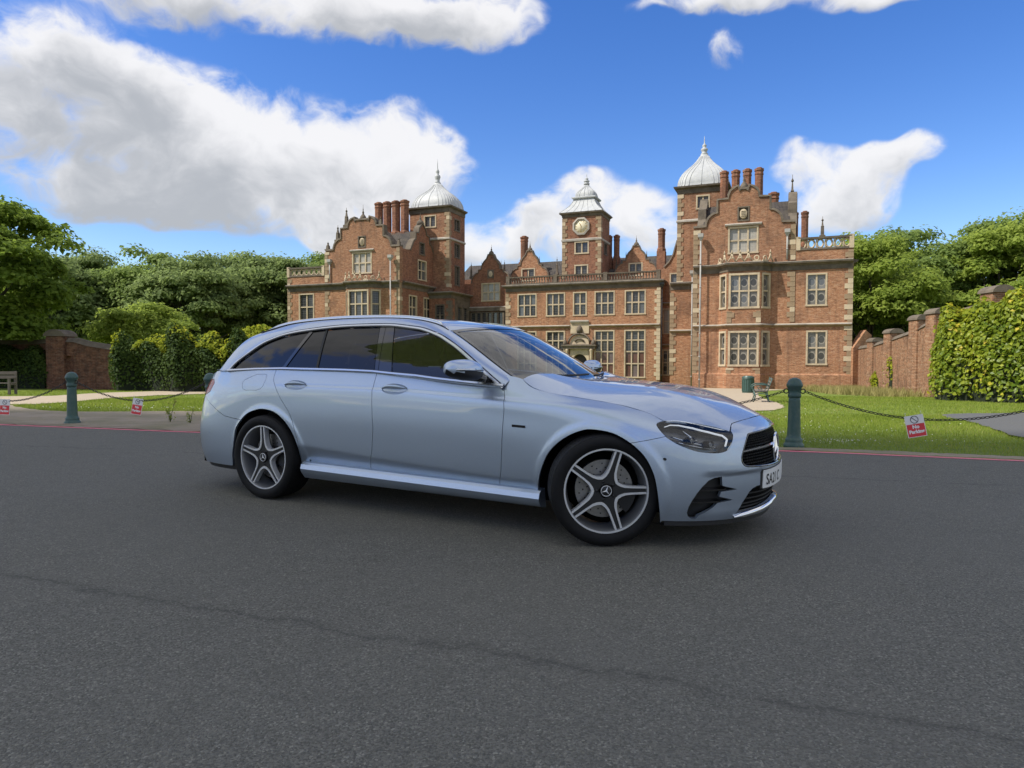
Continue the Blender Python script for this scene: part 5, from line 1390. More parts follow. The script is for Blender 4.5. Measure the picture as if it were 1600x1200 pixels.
# side gable ends of the right wing, seen edge on
for (f, d) in ((fr(R1, 0, 0, 1), 1), (fr(R0, 9.2, 0, -1), 1)):
    q = [(1.2, 12.0), (2.2, 12.2), (3.2, 13.3), (3.2, 14.15), (3.9, 14.4), (4.6, 15.3), (5.3, 14.4), (6.0, 14.15), (6.0, 13.3), (7.0, 12.2), (8.2, 12.0)]
    wall('side_wall', f, [(.5, G0), (9, G0), (9, 12.0)] + list(reversed(q)) + [(.5, 12.0)], [], .5, M_BRICKD); coping('gable_coping', f, q, .15)
    roof_prism([(1.5, ZC + .5), (7.6, ZC + .5), (7.6, 12.0), (4.6, 14.7), (1.6, 12.0)], f, .45, 4.0)
for k, u in enumerate((-5.55, -4.5, -3.42, -2.35)): chimney(u, 5.0, 14.4, 17.95, .44)
for k, u in enumerate((30.15, 31.12, 32.08, 33.05)): chimney(u, 5.0, 14.4, 17.75, .36)
MB().box(-6.2, -1.7, 4.4, 5.6, 9, 14.42).build('chimney_stack', M_BRICKD, HALL); MB().box(29.6, 33.6, 4.4, 5.6, 9, 14.42).build('chimney_stack', M_BRICKD, HALL)
chimney(34.2, 8.0, 14.0, 16.2, .45, .5); chimney(36.05, 14, 12.2, 15.5, .28, .3); chimney(36.9, 14, 12.2, 15.5, .34, .36)

# ---- corner towers with lead domes
def tower(u0, u1, v0, v1, zt, wins, dome_h, spike, bm):
    f = fr(u0, v0); w = u1 - u0; dp = v1 - v0
    wall('tower_wall', f, [(0, G0), (w, G0), (w, zt), (0, zt)], [(a0 - .01, a1 + .01, b0 - .01, b1 + .01) for (a0, a1, b0, b1, nx, ny) in wins], .5, bm)
    for (a0, a1, b0, b1, nx, ny) in wins: window(f, a0, a1, b0, b1, nx, ny, M_PANE)
    fs = fr(u1, v0, 0, 1); sw = [(dp * .5 - .55, dp * .5 + .55, 15.2, 16.3), (dp * .5 - .55, dp * .5 + .55, 12.3, 13.7), (dp * .5 - .5, dp * .5 + .5, 9.3, 11.3)]
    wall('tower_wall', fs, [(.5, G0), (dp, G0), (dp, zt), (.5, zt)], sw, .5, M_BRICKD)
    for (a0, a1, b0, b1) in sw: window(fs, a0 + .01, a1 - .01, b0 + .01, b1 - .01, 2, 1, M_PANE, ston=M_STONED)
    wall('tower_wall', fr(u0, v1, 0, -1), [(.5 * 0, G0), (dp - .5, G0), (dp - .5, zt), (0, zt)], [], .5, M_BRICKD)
    ring = [(u0, v1), (u0, v0), (u1, v0), (u1, v1)]
    run('tower_cornice', ring, [(0, zt - .45), (.06, zt - .45), (.08, zt - .05), (.34, zt + .06), (.38, zt + .2), (.0, zt + .3)], M_STONED)
    run('tower_string_course', ring, [(.0, 13.95), (.12, 14.0), (.12, 14.14), (.0, 14.24)], M_CAP)
    MB().box(u0, u1, v0, v1, zt - .3, zt + .28).build('tower_top', M_LEAD, HALL)
    dome(((u0 + u1) / 2, (v0 + v1) / 2), w / 2 + .22, dp / 2 + .22, zt + .25, dome_h, spike)
def dome(c, hx, hy, z0, h, spike):
    prof = [(1.0, 0), (.985, .06), (.975, .13), (.93, .25), (.83, .39), (.68, .52), (.50, .64), (.35, .75), (.235, .86), (.165, .95), (.12, 1.02)]
    n = 64; V = []
    def ring(r, z):
        out = []
        for i in range(n):
            a = 2 * math.pi * i / n; e = .45 + .45 * (1 - r)
            ca, sa = math.cos(a), math.sin(a)
            out.append((c[0] + math.copysign(abs(ca) ** e, ca) * hx * r, c[1] + math.copysign(abs(sa) ** e, sa) * hy * r, z))
        return out
    ps = crsm([(a, b) for a, b in prof], 3); rings = [ring(r, z0 + z * h) for r, z in ps]
    for q in rings: V += q
    m = len(rings); F = [(j * n + i, j * n + (i + 1) % n, (j + 1) * n + (i + 1) % n, (j + 1) * n + i) for j in range(m - 1) for i in range(n)]
    d = MB().add(V, F, True).build('dome', M_LEAD, HALL); auto_smooth(d.data, 40)
    for i in range(0, n, 2):
        mb = MB(); mb.tube([rings[j][i] for j in range(0, int(m * .9), 2)], .045, 5); mb.build('lead_seam', M_LEAD, d)
    zt = z0 + h * 1.0; s = spike - zt
    MB().lathe([(.30, zt - .1), (.34, zt + .02 * s), (.22, zt + .08 * s), (.26, zt + .16 * s), (.33, zt + .24 * s), (.30, zt + .30 * s), (.14, zt + .36 * s), (.19, zt + .44 * s), (.21, zt + .48 * s), (.10, zt + .55 * s), (.05, zt + .62 * s), (.035, zt + .8 * s), (.01, spike)], (c[0], c[1], 0), 12).build('dome_spike', M_LEAD, d)
tower(-2.85, 1.93, 6.9, 10.7, 17.35, [(1.85, 3.1, 15.45, 16.55, 2, 1)], 2.95, 23.2, M_BRICKM)
tower(25.85, 30.1, 6.9, 10.7, 17.05, [(1.78, 2.75, 15.2, 16.25, 2, 1)], 3.3, 22.3, M_BRICKM)
quoins(fr(-2.85, 6.9), 4.78, 8.9, 17.0, -1, None, .40); quoins(fr(25.85, 6.9), 0, -.2, 16.6, 1, None, .40)
for (u0, u1) in ((-.0, 2.6), (25.4, 28.2)):                        # lower stage of the towers inside the court
    f = fr(u0, 6.0); wall('porch_wall', f, [(0, G0), (u1 - u0, G0), (u1 - u0, 8.1), (0, 8.1)], [((u1 - u0) / 2 - .45, (u1 - u0) / 2 + .45, 4.9, 6.9)] if u0 < 10 else [], .9, M_BRICKD if u0 < 10 else M_BRICK)
    if u0 < 10:
        window(f, (u1 - u0) / 2 - .44, (u1 - u0) / 2 + .44, 4.91, 6.89, 1, 2, M_PANE, ston=M_STONED)
        wall('porch_wall', fr(u1, 6.9, 0, 1), [(0, G0), (3.8, G0), (3.8, 8.1), (0, 8.1)], [(.7, 1.6, 5.0, 6.8), (2.2, 3.1, 5.0, 6.8)], .5, M_STONED)
        for a in (.7, 2.2): window(fr(u1, 6.9, 0, 1), a + .01, a + .89, 5.01, 6.79, 1, 1, M_PANE, ston=M_STONED)
        finial(fr(1.35, 5.9), 0, 4.4, 0, 2.4, .42, M_STONED, 'niche_statue')
    corn('porch_cornice', [(u0, 6.0), (u1, 6.0), (u1, 10.6)], 8.05, CORN); corn('porch_string_course', [(u0, 6.0), (u1, 6.0), (u1, 10.6)], ZS - .1, STR)
    MB().box(u0 + .1, u1 - .1, 6.1, 10.6, 7.9, 8.3).build('porch_roof', M_LEAD, HALL)
quoins(fr(25.4, 6.0), 0, -.2, 7.5, 1, None, .40); pipe(fr(28.3, 6.0), -.9, -1.2, 8.8, -.3); quoins(fr(-.0, 6.0), 2.6, 4.2, 7.5, -1, M_STONED, .40)

# ---- middle block
C0, C1, CV = 7.55, 23.88, 9.2
MID = fr(0, CV)
hi = [(9.0, 10.9, 3), (12.2, 14.02, 3), (15.12, 16.34, 2), (17.4, 19.24, 3), (20.5, 22.36, 3)]
lo = [(9.0, 10.9), (12.2, 14.02), (17.4, 19.24), (20.48, 22.36)]
ZCC, ZSC = 8.78, 4.58
holes = [(a - .01, b + .01, 5.79, 8.01) for a, b, n in hi] + [(a - .01, b + .01, -.51, 4.06) for a, b in lo] + [(14.97, 16.53, G0 + .02, 1.76)]
wall('front_wall', MID, [(C0, G0), (C1, G0), (C1, ZCC), (C0, ZCC)], holes, .5, M_BRICK)
for a, b, n in hi: window(MID, a, b, 5.80, 8.0, n, 2, M_PANE)
for k, (a, b) in enumerate(lo):
    w = window(MID, a, b, -.50, 4.05, 3, 4, M_PANE, rows=[-.5, .8, 2.0, 3.15, 4.05])
    for ch in w.children:
        if ch.location.z < 1.9:
            ch.data = ch.data.copy(); ch.data.materials[0] = M_PANEC
side_c = fr(C1, CV, 0, 1); wall('side_wall', side_c, [(.5, G0), (1.6, G0), (1.6, ZCC), (.5, ZCC)], [], .5, M_BRICK)
wall('side_wall', fr(C0, CV + 1.6, 0, -1), [(0, G0), (1.1, G0), (1.1, ZCC), (0, ZCC)], [], .5, M_BRICKD)
corn('cornice', [(C0, CV + 1.5), (C0, CV), (C1, CV), (C1, CV + 1.5)], ZCC, CORN)
for (a, b) in ((C0, 14.7), (16.75, C1)): corn('string_course', [(a, CV), (b, CV)], ZSC, STR)
quoins(MID, C1, -.8, 8.3, -1, M_STONE, .40); quoins(MID, C0, 4.6, 8.3, 1, None, .40)
pipe(fr(C1 + .16, CV + .4), 0, -1.2, 8.3, -.3, M_PIPED)
# doorway: arch, columns, entablature, scrolled pediment, arms and hood
D = 15.75; mb = MB(); f = fr(D, CV)
poly = [(-1.0, G0), (-.80, G0)] + [(.80 * math.cos(R(a)), .95 + .80 * math.sin(R(a))) for a in np.linspace(180, 0, 15)] + [(.80, G0), (1.0, G0), (1.0, 2.35), (-1.0, 2.35)]
n = len(poly)
pts = [Vector(p) for p in poly]; r = delaunay_2d_cdt(pts, [(i, (i + 1) % n) for i in range(n)], [], 1, 1e-6)
V2 = [(p.x, p.y) for p in r[0]]; assert len(V2) == n; FF = [t for t in r[2] if in_poly(np.array([np.array([V2[i] for i in t]).mean(0)]), poly)[0]]
V = [f(a, b, -.12) for a, b in V2] + [f(a, b, .3) for a, b in V2]; m = len(V2)
mb.add(V, [tuple(t) for t in FF] + [tuple(i + m for i in reversed(t)) for t in FF] + [(i, (i + 1) % n, (i + 1) % n + m, i + m) for i in range(n)])
door = mb.build('doorway', M_STONE, HALL)
MB().box(D - .8, D + .8, CV + .28, CV + .36, G0, 1.78).build('door', mat('oak_door', (.035, .026, .02), .7), door)
for sx in (-1.28, 1.28):
    c = MB(); c.box(D + sx - .24, D + sx + .24, CV - .50, CV - .02, G0, -.45); c.lathe([(.20, -.45), (.17, -.3), (.155, 1.95), (.20, 2.1), (.22, 2.28)], (D + sx, CV - .26, 0), 14); c.build('column', M_STONE, door)
run('entablature', [(D - 1.72, CV + .02), (D - 1.72, CV - .48), (D + 1.72, CV - .48), (D + 1.72, CV + .02)], [(-.2, 2.30), (.0, 2.30), (.02, 2.52), (.12, 2.58), (.12, 2.70), (-.2, 2.74)], M_STONED, door)
MB().box(D - 1.70, D + 1.70, CV - .46, CV - .002, 2.32, 2.66).build('lintel', M_STONED, door)
pd = MB(); ar_ = [(D + 1.15 * math.cos(R(a)), CV - .26, 2.85 + .98 * math.sin(R(a))) for a in np.linspace(172, 8, 15)]; pd.tube(ar_, .11, 6); pd.build('curved_pediment', M_STONED, door)
pn = MB(); pp = [(D - 1.0, 2.75), (D + 1.0, 2.75)] + [(D + 1.0 * math.cos(R(a)), 2.85 + .85 * math.sin(R(a))) for a in np.linspace(5, 175, 11)]; pn.prism(pp, CV - .16, CV - .003); pn.build('pediment_panel', M_STONE, door)
for sx in (-1.5, 1.5): finial(fr(D + sx, CV), 0, 2.72, -.25, 1.25, .24, M_STONED, 'pediment_finial')
ca = MB(); ca.box(D - .42, D + .42, CV - .14, CV - .004, 2.95, 3.25); ca.lathe([(.30, 0), (.34, .3), (.22, .6), (.10, .72)], (D, CV - .12, 3.95), 8); ca.tube([(D - .5, CV - .2, 3.05), (D - .2, CV - .24, 3.3), (D + .2, CV - .24, 3.3), (D + .5, CV - .2, 3.05)], .09, 6); ca.build('coat_of_arms', M_STONED, door)
MB().box(D - .98, D + .98, CV - .10, CV - .006, 3.86, 4.95).build('arms_panel', M_STONE, door)
run('hood', [(D - .98, CV - .1), (D + .98, CV - .1)], [(0, 4.95), (.18, 5.0), (.22, 5.14), (.0, 5.22)], M_CAP, door)
# long balustrade
bl = MB(); bl.lathe([(.075, 0), (.075, .06), (.045, .10), (.085, .28), (.06, .40), (.04, .48), (.07, .54), (.07, .58)], (0, 0, 0), 8); bme = bl.mesh('baluster', M_STONED)
run('balustrade_base', [(C0, CV), (C1, CV)], [(-.32, 9.10), (.04, 9.10), (.04, 9.22), (-.32, 9.22)], M_STONED); run('balustrade_rail', [(C0, CV), (C1, CV)], [(-.34, 9.80), (.06, 9.80), (.08, 9.94), (-.34, 9.94)], M_STONED)
piers = np.linspace(C0 + .2, C1 - .2, 4)
for a in piers: MB().box(a - .2, a + .2, CV - .06, CV + .34, 9.1, 10.02).build('balustrade_pier', M_STONED, HALL)
for a, b in zip(piers[:-1], piers[1:]):
    for k in range(17): o = link('baluster', bme, HALL); o.location = (a + .35 + (b - a - .7) * k / 16, CV + .14, 9.22)
MB().box(C0 + .3, C1 - .3, CV + .35, 14.0, 8.8, 9.05).build('terrace_roof', M_LEAD, HALL)
# back wall with small gables, tall roof behind
BW = fr(0, 14.0)
def small_gable(f, c, hw, z0, zt, win, m, pane=None, shield=None, zb=None):
    L = [(-hw, z0)] + [(-hw + hw * .36 * (1 - math.cos(R(a))), z0 + (zt - z0) * .36 * math.sin(R(a))) for a in (25, 50, 75, 90)]
    xe = L[-1][0]; L += [(xe + .02, z0 + (zt - z0) * .46), (xe + hw * .16, z0 + (zt - z0) * .47)]
    x3 = xe + hw * .18; L += [(x3 + .05, z0 + (zt - z0) * .62), (x3 + hw * .12, z0 + (zt - z0) * .74), (x3 + hw * .26, z0 + (zt - z0) * .84), (x3 + hw * .33, z0 + (zt - z0) * .98)]
    L = [(c + a, b) for a, b in L]; g = L + [(2 * c - a, b) for a, b in reversed(L)]
    zb = zb if zb is not None else z0 - 2.5
    wall('gable_wall', f, [(c - hw, zb), (c + hw, zb)] + list(reversed(g)), [(win[0] - .01, win[1] + .01, win[2] - .01, win[3] + .01)] if win else [], .45, m)
    if win: window(f, *win[:4], win[4], win[5], pane or M_PANE); 
    coping('gable_coping', f, g, .11, -.08, .5); finial(f, c, zt - .08, .2, 1.15, .30)
    for s in (-1, 1): obx, oby, _ = f(c + s * hw * .50, 0, .2); MB().lathe([(.09, 0), (.07, .3), (.01, .95)], (obx, oby, z0 + (zt - z0) * .47), 6).build('gable_pinnacle', M_STONED, HALL)
small_gable(BW, 8.4, 2.25, 10.4, 13.45, (7.55, 8.95, 10.15, 11.35, 2, 1), M_BRICK)
small_gable(BW, 20.45, 2.2, 10.4, 13.3, (19.8, 21.05, 10.2, 11.35, 2, 1), M_BRICK)
wall('back_wall', fr(0, 14.05), [(-1, 8), (30, 8), (30, 10.5), (-1, 10.5)], [], .5, M_BRICKD)
roof_prism([(14.3, 10.3), (22, 10.3), (18.2, 12.7)], fr(-1, 0, 0, 1), 0, -32)
for c in (8.4, 20.45): roof_prism([(c - 2.0, 10.2), (c + 2.0, 10.2), (c, 12.6)], BW, .4, 4.0)
chimney(7.55, 14.6, 12.2, 15.1, .42, .5); chimney(17.1, 16, 12.2, 14.8, .28, .32); chimney(17.9, 16, 12.2, 14.8, .32, .36); chimney(23.45, 12.2, 12.2, 14.45, .36, .42)
for (u, v, z0, z1) in ((11.6, 14.2, 10.6, 12.6), (2.6, 11, 10.2, 12.0), (24.6, 14, 11.0, 13.2), (6.2, 12, 10.4, 12.2), (18.3, 14.2, 10.4, 12.2)): obelisk(u, v, z0, z1, .12)
# recessed gables beside the middle block
RC = fr(0, 10.7)
wall('court_wall', RC, [(1.9, G0), (C0 + .3, G0), (C0 + .3, 9.6), (1.9, 9.6)], [(4.1, 6.12, 7.7, 9.5)], .4, M_BRICKD)
window(RC, 4.11, 6.11, 7.71, 9.49, 3, 2, M_PANEW)
small_gable(fr(0, 10.69), 5.1, 2.3, 9.62, 12.75, None, M_BRICKD, zb=9.6)
p = MB(); p.box(4.72, 5.48, 10.62, 10.70, 10.1, 11.05); s_ = p.build('shield_panel', M_STONED, HALL); q = MB(); q.lathe([(0, -.02), (.22, -.02), (.27, .04)], (5.1, 10.62, 0), 18, axis='y'); q.v = [(x, y, 10.57 + z * 1.35) for x, y, z in q.v]; q.build('shield', M_STONE, s_)
corn('court_string_course', [(2.6, 10.7), (C0, 10.7)], 6.85, STR)
lg = MB(); lg.box(2.6, C0, 10.35, 10.69, 6.5, 6.84); lg.box(2.6, C0, 10.35, 10.69, G0, 4.75); lg.build('loggia', M_STONED, HALL)
for k in range(7): window(fr(0, 10.5), 2.85 + k * .66, 3.30 + k * .66, 4.95, 6.3, 1, 1, M_PANE, fw=.10, sill=False, ston=M_STONED)
wall('court_wall', RC, [(C1 - .3, G0), (26.05, G0), (26.05, 10.6), (25.3, 13.0), (24.9, 11.6), (24.5, 10.9), (24.0, 10.4), (C1 - .3, 10.0)], [(24.66, 25.23, 7.8, 9.7), (23.98, 25.12, 3.87, 6.19), (23.98, 25.32, -.28, 2.1)], .4, M_BRICK)
window(RC, 24.67, 25.22, 7.81, 9.69, 1, 2, M_PANE); window(RC, 23.99, 25.11, 3.88, 6.18, 2, 2, M_PANEW); window(RC, 23.99, 25.31, -.27, 2.09, 3, 2, M_PANER)
coping('gable_coping', RC, [(24.0, 10.4), (24.5, 10.9), (24.9, 11.6), (25.3, 13.0)], .12)
corn('court_string_course', [(23.9, 10.7), (25.4, 10.7)], 2.6, STR); corn('court_string_course', [(23.9, 10.7), (25.4, 10.7)], 6.75, STR)
# ---- clock tower
KU0, KU1, KV0, KV1, KZ = 13.1, 17.27, 11.5, 15.2, 16.55
f = fr(KU0, KV0); kw = [(1.45, 2.78, 12.45, 13.55), (1.45, 2.72, 10.15, 11.1)]
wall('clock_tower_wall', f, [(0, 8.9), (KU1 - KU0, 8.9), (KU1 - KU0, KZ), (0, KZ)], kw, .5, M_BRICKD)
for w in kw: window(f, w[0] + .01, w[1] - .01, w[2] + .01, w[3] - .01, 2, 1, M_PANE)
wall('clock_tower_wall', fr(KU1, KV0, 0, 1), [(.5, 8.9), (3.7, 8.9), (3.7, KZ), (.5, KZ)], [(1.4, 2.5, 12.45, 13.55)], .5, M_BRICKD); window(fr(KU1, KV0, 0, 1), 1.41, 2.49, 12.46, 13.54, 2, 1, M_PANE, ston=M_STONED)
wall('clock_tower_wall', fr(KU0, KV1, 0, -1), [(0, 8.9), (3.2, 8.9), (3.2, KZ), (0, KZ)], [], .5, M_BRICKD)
kr = [(KU0, KV1), (KU0, KV0), (KU1, KV0), (KU1, KV1)]
run('tower_cornice', kr, [(0, KZ - .3), (.05, KZ - .3), (.10, KZ - .05), (.30, KZ + .04), (.32, KZ + .14), (.0, KZ + .22)], M_STONED); run('tower_string_course', kr, [(0, 13.68), (.10, 13.72), (.12, 13.90), (0, 13.98)], M_CAP)
quoins(f, 0, 9.8, 16.2, 1, None, .40); quoins(f, KU1 - KU0, 9.8, 16.2, -1, None, .40)
cu, cv = (KU0 + KU1) / 2, (KV0 + KV1) / 2
def sq_roof(name, prof, m):
    V = []; k = len(prof)
    for (hx, z) in prof: V += [(cu - hx * 1.08, cv - hx, z), (cu + hx * 1.08, cv - hx, z), (cu + hx * 1.08, cv + hx, z), (cu - hx * 1.08, cv + hx, z)]
    return MB().add(V, [(4 * i + j, 4 * i + (j + 1) % 4, 4 * i + 4 + (j + 1) % 4, 4 * i + 4 + j) for i in range(k - 1) for j in range(4)] + [(3, 2, 1, 0), tuple(4 * (k - 1) + j for j in range(4))]).build(name, m, HALL)
lower = [(2.18, KZ + .18), (2.05, KZ + .32), (1.72, KZ + .62), (1.42, KZ + .95), (1.20, KZ + 1.30), (1.06, KZ + 1.62), (1.02, KZ + 1.78)]
rl = sq_roof('tower_roof', lower, M_LEAD)
for k in range(7):
    a = -1 + 2 * k / 6
    for (sx, sy) in ((0, -1), (1, 0)):
        pts = [(cu + (hx * 1.08 * a if sy else hx * 1.08 * 1.0), cv + (hx * a if sx else -hx), z) for hx, z in lower]
        MB().tube(pts, .035, 5).build('lead_seam', M_LEAD, rl)
sq_roof('cupola_ledge', [(1.12, KZ + 1.76), (1.22, KZ + 1.84), (1.22, KZ + 1.94), (1.08, KZ + 2.0)], M_LEAD)
dome((cu, cv), 1.12, 1.05, KZ + 1.98, 1.55, 21.2)
# clock face
kc = (15.16, KV0 - .06, 15.22); mb = MB(); mb.lathe([(.98, .02), (.98, -.10), (.80, -.14), (.76, -.06), (.74, .02)], kc, 8, math.pi / 8, False, 'y'); clk = mb.build('clock_frame', M_CAP, HALL)
mb = MB(); mb.lathe([(0, -.03), (.76, -.03), (.76, .02)], kc, 40, axis='y'); mb.build('clock_dial', M_DIAL, clk)
for k in range(12):
    a = k * math.pi / 6; mb = MB(); q = .020 if k % 3 else .034; mb.box(-q, q, -.012, .0, .50, .68); mb.xform(Matrix.Translation((kc[0], kc[1] - .03, kc[2])) @ Matrix.Rotation(a, 4, 'Y')); mb.build('hour_mark', M_GOLD, clk)
for (a, L, w) in ((R(-25), .42, .035), (R(-178), .60, .026)): mb = MB(); mb.box(-w, w, -.022, -.012, -.1, L); mb.xform(Matrix.Translation((kc[0], kc[1] - .03, kc[2])) @ Matrix.Rotation(a, 4, 'Y')); mb.build('clock_hand', M_GOLD, clk)
# masses behind, so that no gap shows daylight
mb = MB(); mb.box(L0 + .4, R2 - .6, 11.2, 22, G0, 8.4); mb.build('rear_wing', M_BRICKD, HALL)
mb = MB(); mb.box(L0 + .5, L1, .5, 9, 9.0, 9.3); mb.box(R1, R2 - .5, .5, 9, 9.0, 9.3); mb.build('flat_roof', M_LEAD, HALL)
wall('side_wall', fr(L0, 11, 0, -1), [(0, G0), (10.5, G0), (10.5, 9.7), (0, 9.7)], [], .5, M_BRICK)
# ------------------------------------------------------------------ ground, paths, walls, planting
SLOPE = .0235
def qd(x, y): return .284 * x + .959 * y                           # distance across the road edge
def gz(x, y): return -SLOPE * max(0.0, qd(x, y) - 10.0)
def grass_fn(t):
    p = P_pos(t); n1 = t.noise(p, .35, 4, .6); n2 = t.noise(p, 3.0, 4, .65); n3 = t.noise(p, 38, 2, .6); n4 = t.noise(p, 1.2, 5, .7)
    c = t.mix(n1, (.155, .215, .030), (.235, .28, .052)); c = t.mix(t.rng(n2, .35, .7, 0, .7), c, (.085, .14, .02)); c = t.mix(t.rng(n4, .55, .78, 0, .6), c, (.29, .26, .075)); c = t.mix(t.rng(n3, .4, .7, 0, .5), c, (.08, .125, .02))
    return c, t.m('ADD', n3, n2), .03, None
M_GRASS = pmat('lawn', grass_fn, rough=.85, spec=.2)
def asphalt_fn(t):
    p = P_pos(t); x, y, z = t.sep(p)
    st = t.n('ShaderNodeTexVoronoi'); t.put(st.inputs['Vector'], p); st.inputs['Scale'].default_value = 150
    st2 = t.n('ShaderNodeTexVoronoi'); t.put(st2.inputs['Vector'], p); st2.inputs['Scale'].default_value = 290
    n1 = t.noise(p, .55, 5, .6); n2 = t.noise(p, 5, 4, .6); n3 = t.noise(p, 120, 3, .7); n0 = t.noise(p, .12, 3, .5)
    sx, sy, sz = t.sep(st.outputs['Color']); tone = t.m('MULTIPLY_ADD', sx, .5, t.m('MULTIPLY', n3, .5))
    c = t.mix(t.rng(tone, .25, .75), (.098, .096, .081), (.245, .238, .200))
    c = t.mix(t.rng(sy, .93, .96, 0, .8), c, (.38, .37, .31))
    c = t.mix(t.rng(n2, .5, .75, 0, .30), c, (.10, .098, .083)); c = t.mix(t.rng(n1, .35, .65, 0, .42), c, (.195, .189, .160)); c = t.mix(t.rng(n0, .45, .62, 0, .25), c, (.12, .117, .10))
    # long wandering cracks and a patch seam
    for (a, b, cc, w, s) in ((.377, 1.0, 2.58, .0045, 1), (.25, 1.0, 7.35, .004, 2)):
        wob = t.m('MULTIPLY', t.m('SUBTRACT', t.noise(p, 1.7 + s * .3, 5, .7), .5), .42)
        d = t.m('ABSOLUTE', t.m('SUBTRACT', t.m('ADD', t.m('MULTIPLY', x, a), t.m('ADD', t.m('MULTIPLY', y, b), wob)), cc))
        brk = t.rng(t.noise(p, 1.1 * s, 3, .6), .30 + .08 * (s - 1), .48 + .06 * (s - 1))
        c = t.mix(t.m('MULTIPLY', t.rng(d, w, w * 2.2, 1, 0), t.m('MULTIPLY', brk, .30)), c, (.03, .029, .026))
        c = t.mix(t.m('MULTIPLY', t.rng(d, w, w * 14, 1, 0), t.m('MULTIPLY', brk, .30)), c, (.07, .067, .06))
    h = t.m('ADD', t.m('MULTIPLY', st.outputs['Distance'], -1.0), t.m('MULTIPLY', st2.outputs['Distance'], -.5))
    return c, h, .008, t.rng(n3, .3, .7, .62, .9)
M_ASPH = pmat('asphalt', asphalt_fn, rough=.8, spec=.3)
M_VERGE = pmat('worn_verge', lambda t: (t.mix(t.rng(t.noise(P_pos(t), .9, 5, .65), .4, .7), t.mix(t.noise(P_pos(t), 60, 3, .7), (.24, .195, .145), (.46, .385, .295)), (.22, .20, .12)), t.noise(P_pos(t), 70, 3), .012, None), rough=.9, spec=.2)
M_SAND = pmat('sandy_path', lambda t: (t.mix(t.noise(P_pos(t), 3, 5, .6), (.33, .265, .185), (.44, .37, .28)), t.noise(P_pos(t), 50, 3), .01, None), rough=.9)
M_DARKPATH = pmat('tarmac_path', lambda t: (t.mix(t.noise(P_pos(t), 40, 4, .6), (.07, .072, .074), (.14, .14, .135)), t.noise(P_pos(t), 70, 2), .006, None), rough=.85)
M_REDLINE = pmat('red_line_paint', lambda t: (t.mix(t.rng(t.noise(P_pos(t), 14, 4, .7), .52, .72), (.72, .20, .24), (.34, .14, .15)), None, 0, None), rough=.7)

# one sheet to the horizon, finer near the road
xs = sorted(set([-900, -500, -300, -200, -130] + list(range(-100, 101, 5)) + [130, 200, 300, 500, 900])); ys = sorted(set([-600, -300, -120, -60, -30] + list(np.arange(-20, 70, 2.5)) + [75, 85, 100, 130, 180, 260, 400, 700, 1200]))
V = []
for y in ys:
    for x in xs: V.append((x, y, max(-3.0, gz(x, y)) - (.025 if qd(x, y) < 9.4 else 0.0) - (.02 if qd(x, y) < 18 else 0)))
nx = len(xs); tag(mesh_obj('ground', V, [(j * nx + i, j * nx + i + 1, (j + 1) * nx + i + 1, (j + 1) * nx + i) for j in range(len(ys) - 1) for i in range(nx - 1)], M_GRASS), kind='structure')
RED = [(-60, 27.6), (-30, 18.4), (-14, 13.45), (-8.82, 11.87), (-6.74, 11.24), (-4.86, 10.68), (-1, 9.70), (3.38, 8.62), (4.6, 8.23), (5.81, 7.80), (9, 6.75), (30, -.2), (60, -10)]
REDC = [(p[0], p[1]) for p in crsm(RED[2:11], 6)]; REDC = RED[:2] + REDC + RED[11:]
poly = [(x, y - .02) for x, y in REDC]
n = len(poly); V = [(x, y, 0.0) for x, y in poly] + [(x, min(-45.0, y - 20), 0.0) for x, y in poly]
tag(mesh_obj('road', V, [(i + 1, i, n + i, n + i + 1) for i in range(n - 1)], M_ASPH), kind='structure')
def ribbon(name, pts, w0, w1, z, m, kind='structure', wob=0.0):
    V = []; k = len(pts)
    for i, (x, y) in enumerate(pts):
        t = Vector((pts[min(i + 1, k - 1)][0] - pts[max(i - 1, 0)][0], pts[min(i + 1, k - 1)][1] - pts[max(i - 1, 0)][1])).normalized(); nn = Vector((-t.y, t.x))
        for w in (w0, w1):
            ww = w + random.uniform(-wob, wob); px, py = x + nn.x * ww, y + nn.y * ww; V.append((px, py, gz(px, py) + z))
    return tag(mesh_obj(name, V, [(2 * i, 2 * i + 2, 2 * i + 3, 2 * i + 1) for i in range(k - 1)], m), kind=kind)
fine = [tuple(p) for p in densify(REDC, .15, False) if -16 < p[0] < 14]
ribbon('red_line', fine, -.115, .0, .004, M_REDLINE, wob=.004)
# low worn edge between the tarmac and the grass; a broad gravelly verge on the left
ribbon('verge', fine, .012, .30, .010, M_VERGE, wob=.05)
def flat(name, pts, m, z=.008, step=.8, wob=.0):
    pts = crsm(pts, 3, True); D = densify(pts, .4); P2 = [Vector((p[0] + random.uniform(-wob, wob), p[1] + random.uniform(-wob, wob))) for p in D]; n = len(P2)
    lo = np.min([tuple(p) for p in P2], 0); hi = np.max([tuple(p) for p in P2], 0); Q = [Vector((a, b)) for a in np.arange(lo[0], hi[0], step) for b in np.arange(lo[1], hi[1], step)]
    k = in_poly(np.array([tuple(q) for q in Q]), [tuple(p) for p in P2]) if Q else []
    r = delaunay_2d_cdt(P2 + [q for q, g in zip(Q, k) if g], [(i, (i + 1) % n) for i in range(n)], [], 1, 1e-5)
    vv = [(p.x, p.y) for p in r[0]]; F = [t for t in r[2] if in_poly(np.array([np.mean([vv[i] for i in t], 0)]), [tuple(p) for p in P2])[0]]
    V = [(x, y, gz(x, y) + z) for x, y in vv]
    F = [t if (Vector(V[t[1]]) - Vector(V[t[0]])).cross(Vector(V[t[2]]) - Vector(V[t[0]])).z > 0 else tuple(reversed(t)) for t in F]
    return tag(mesh_obj(name, V, F, m), kind='structure')
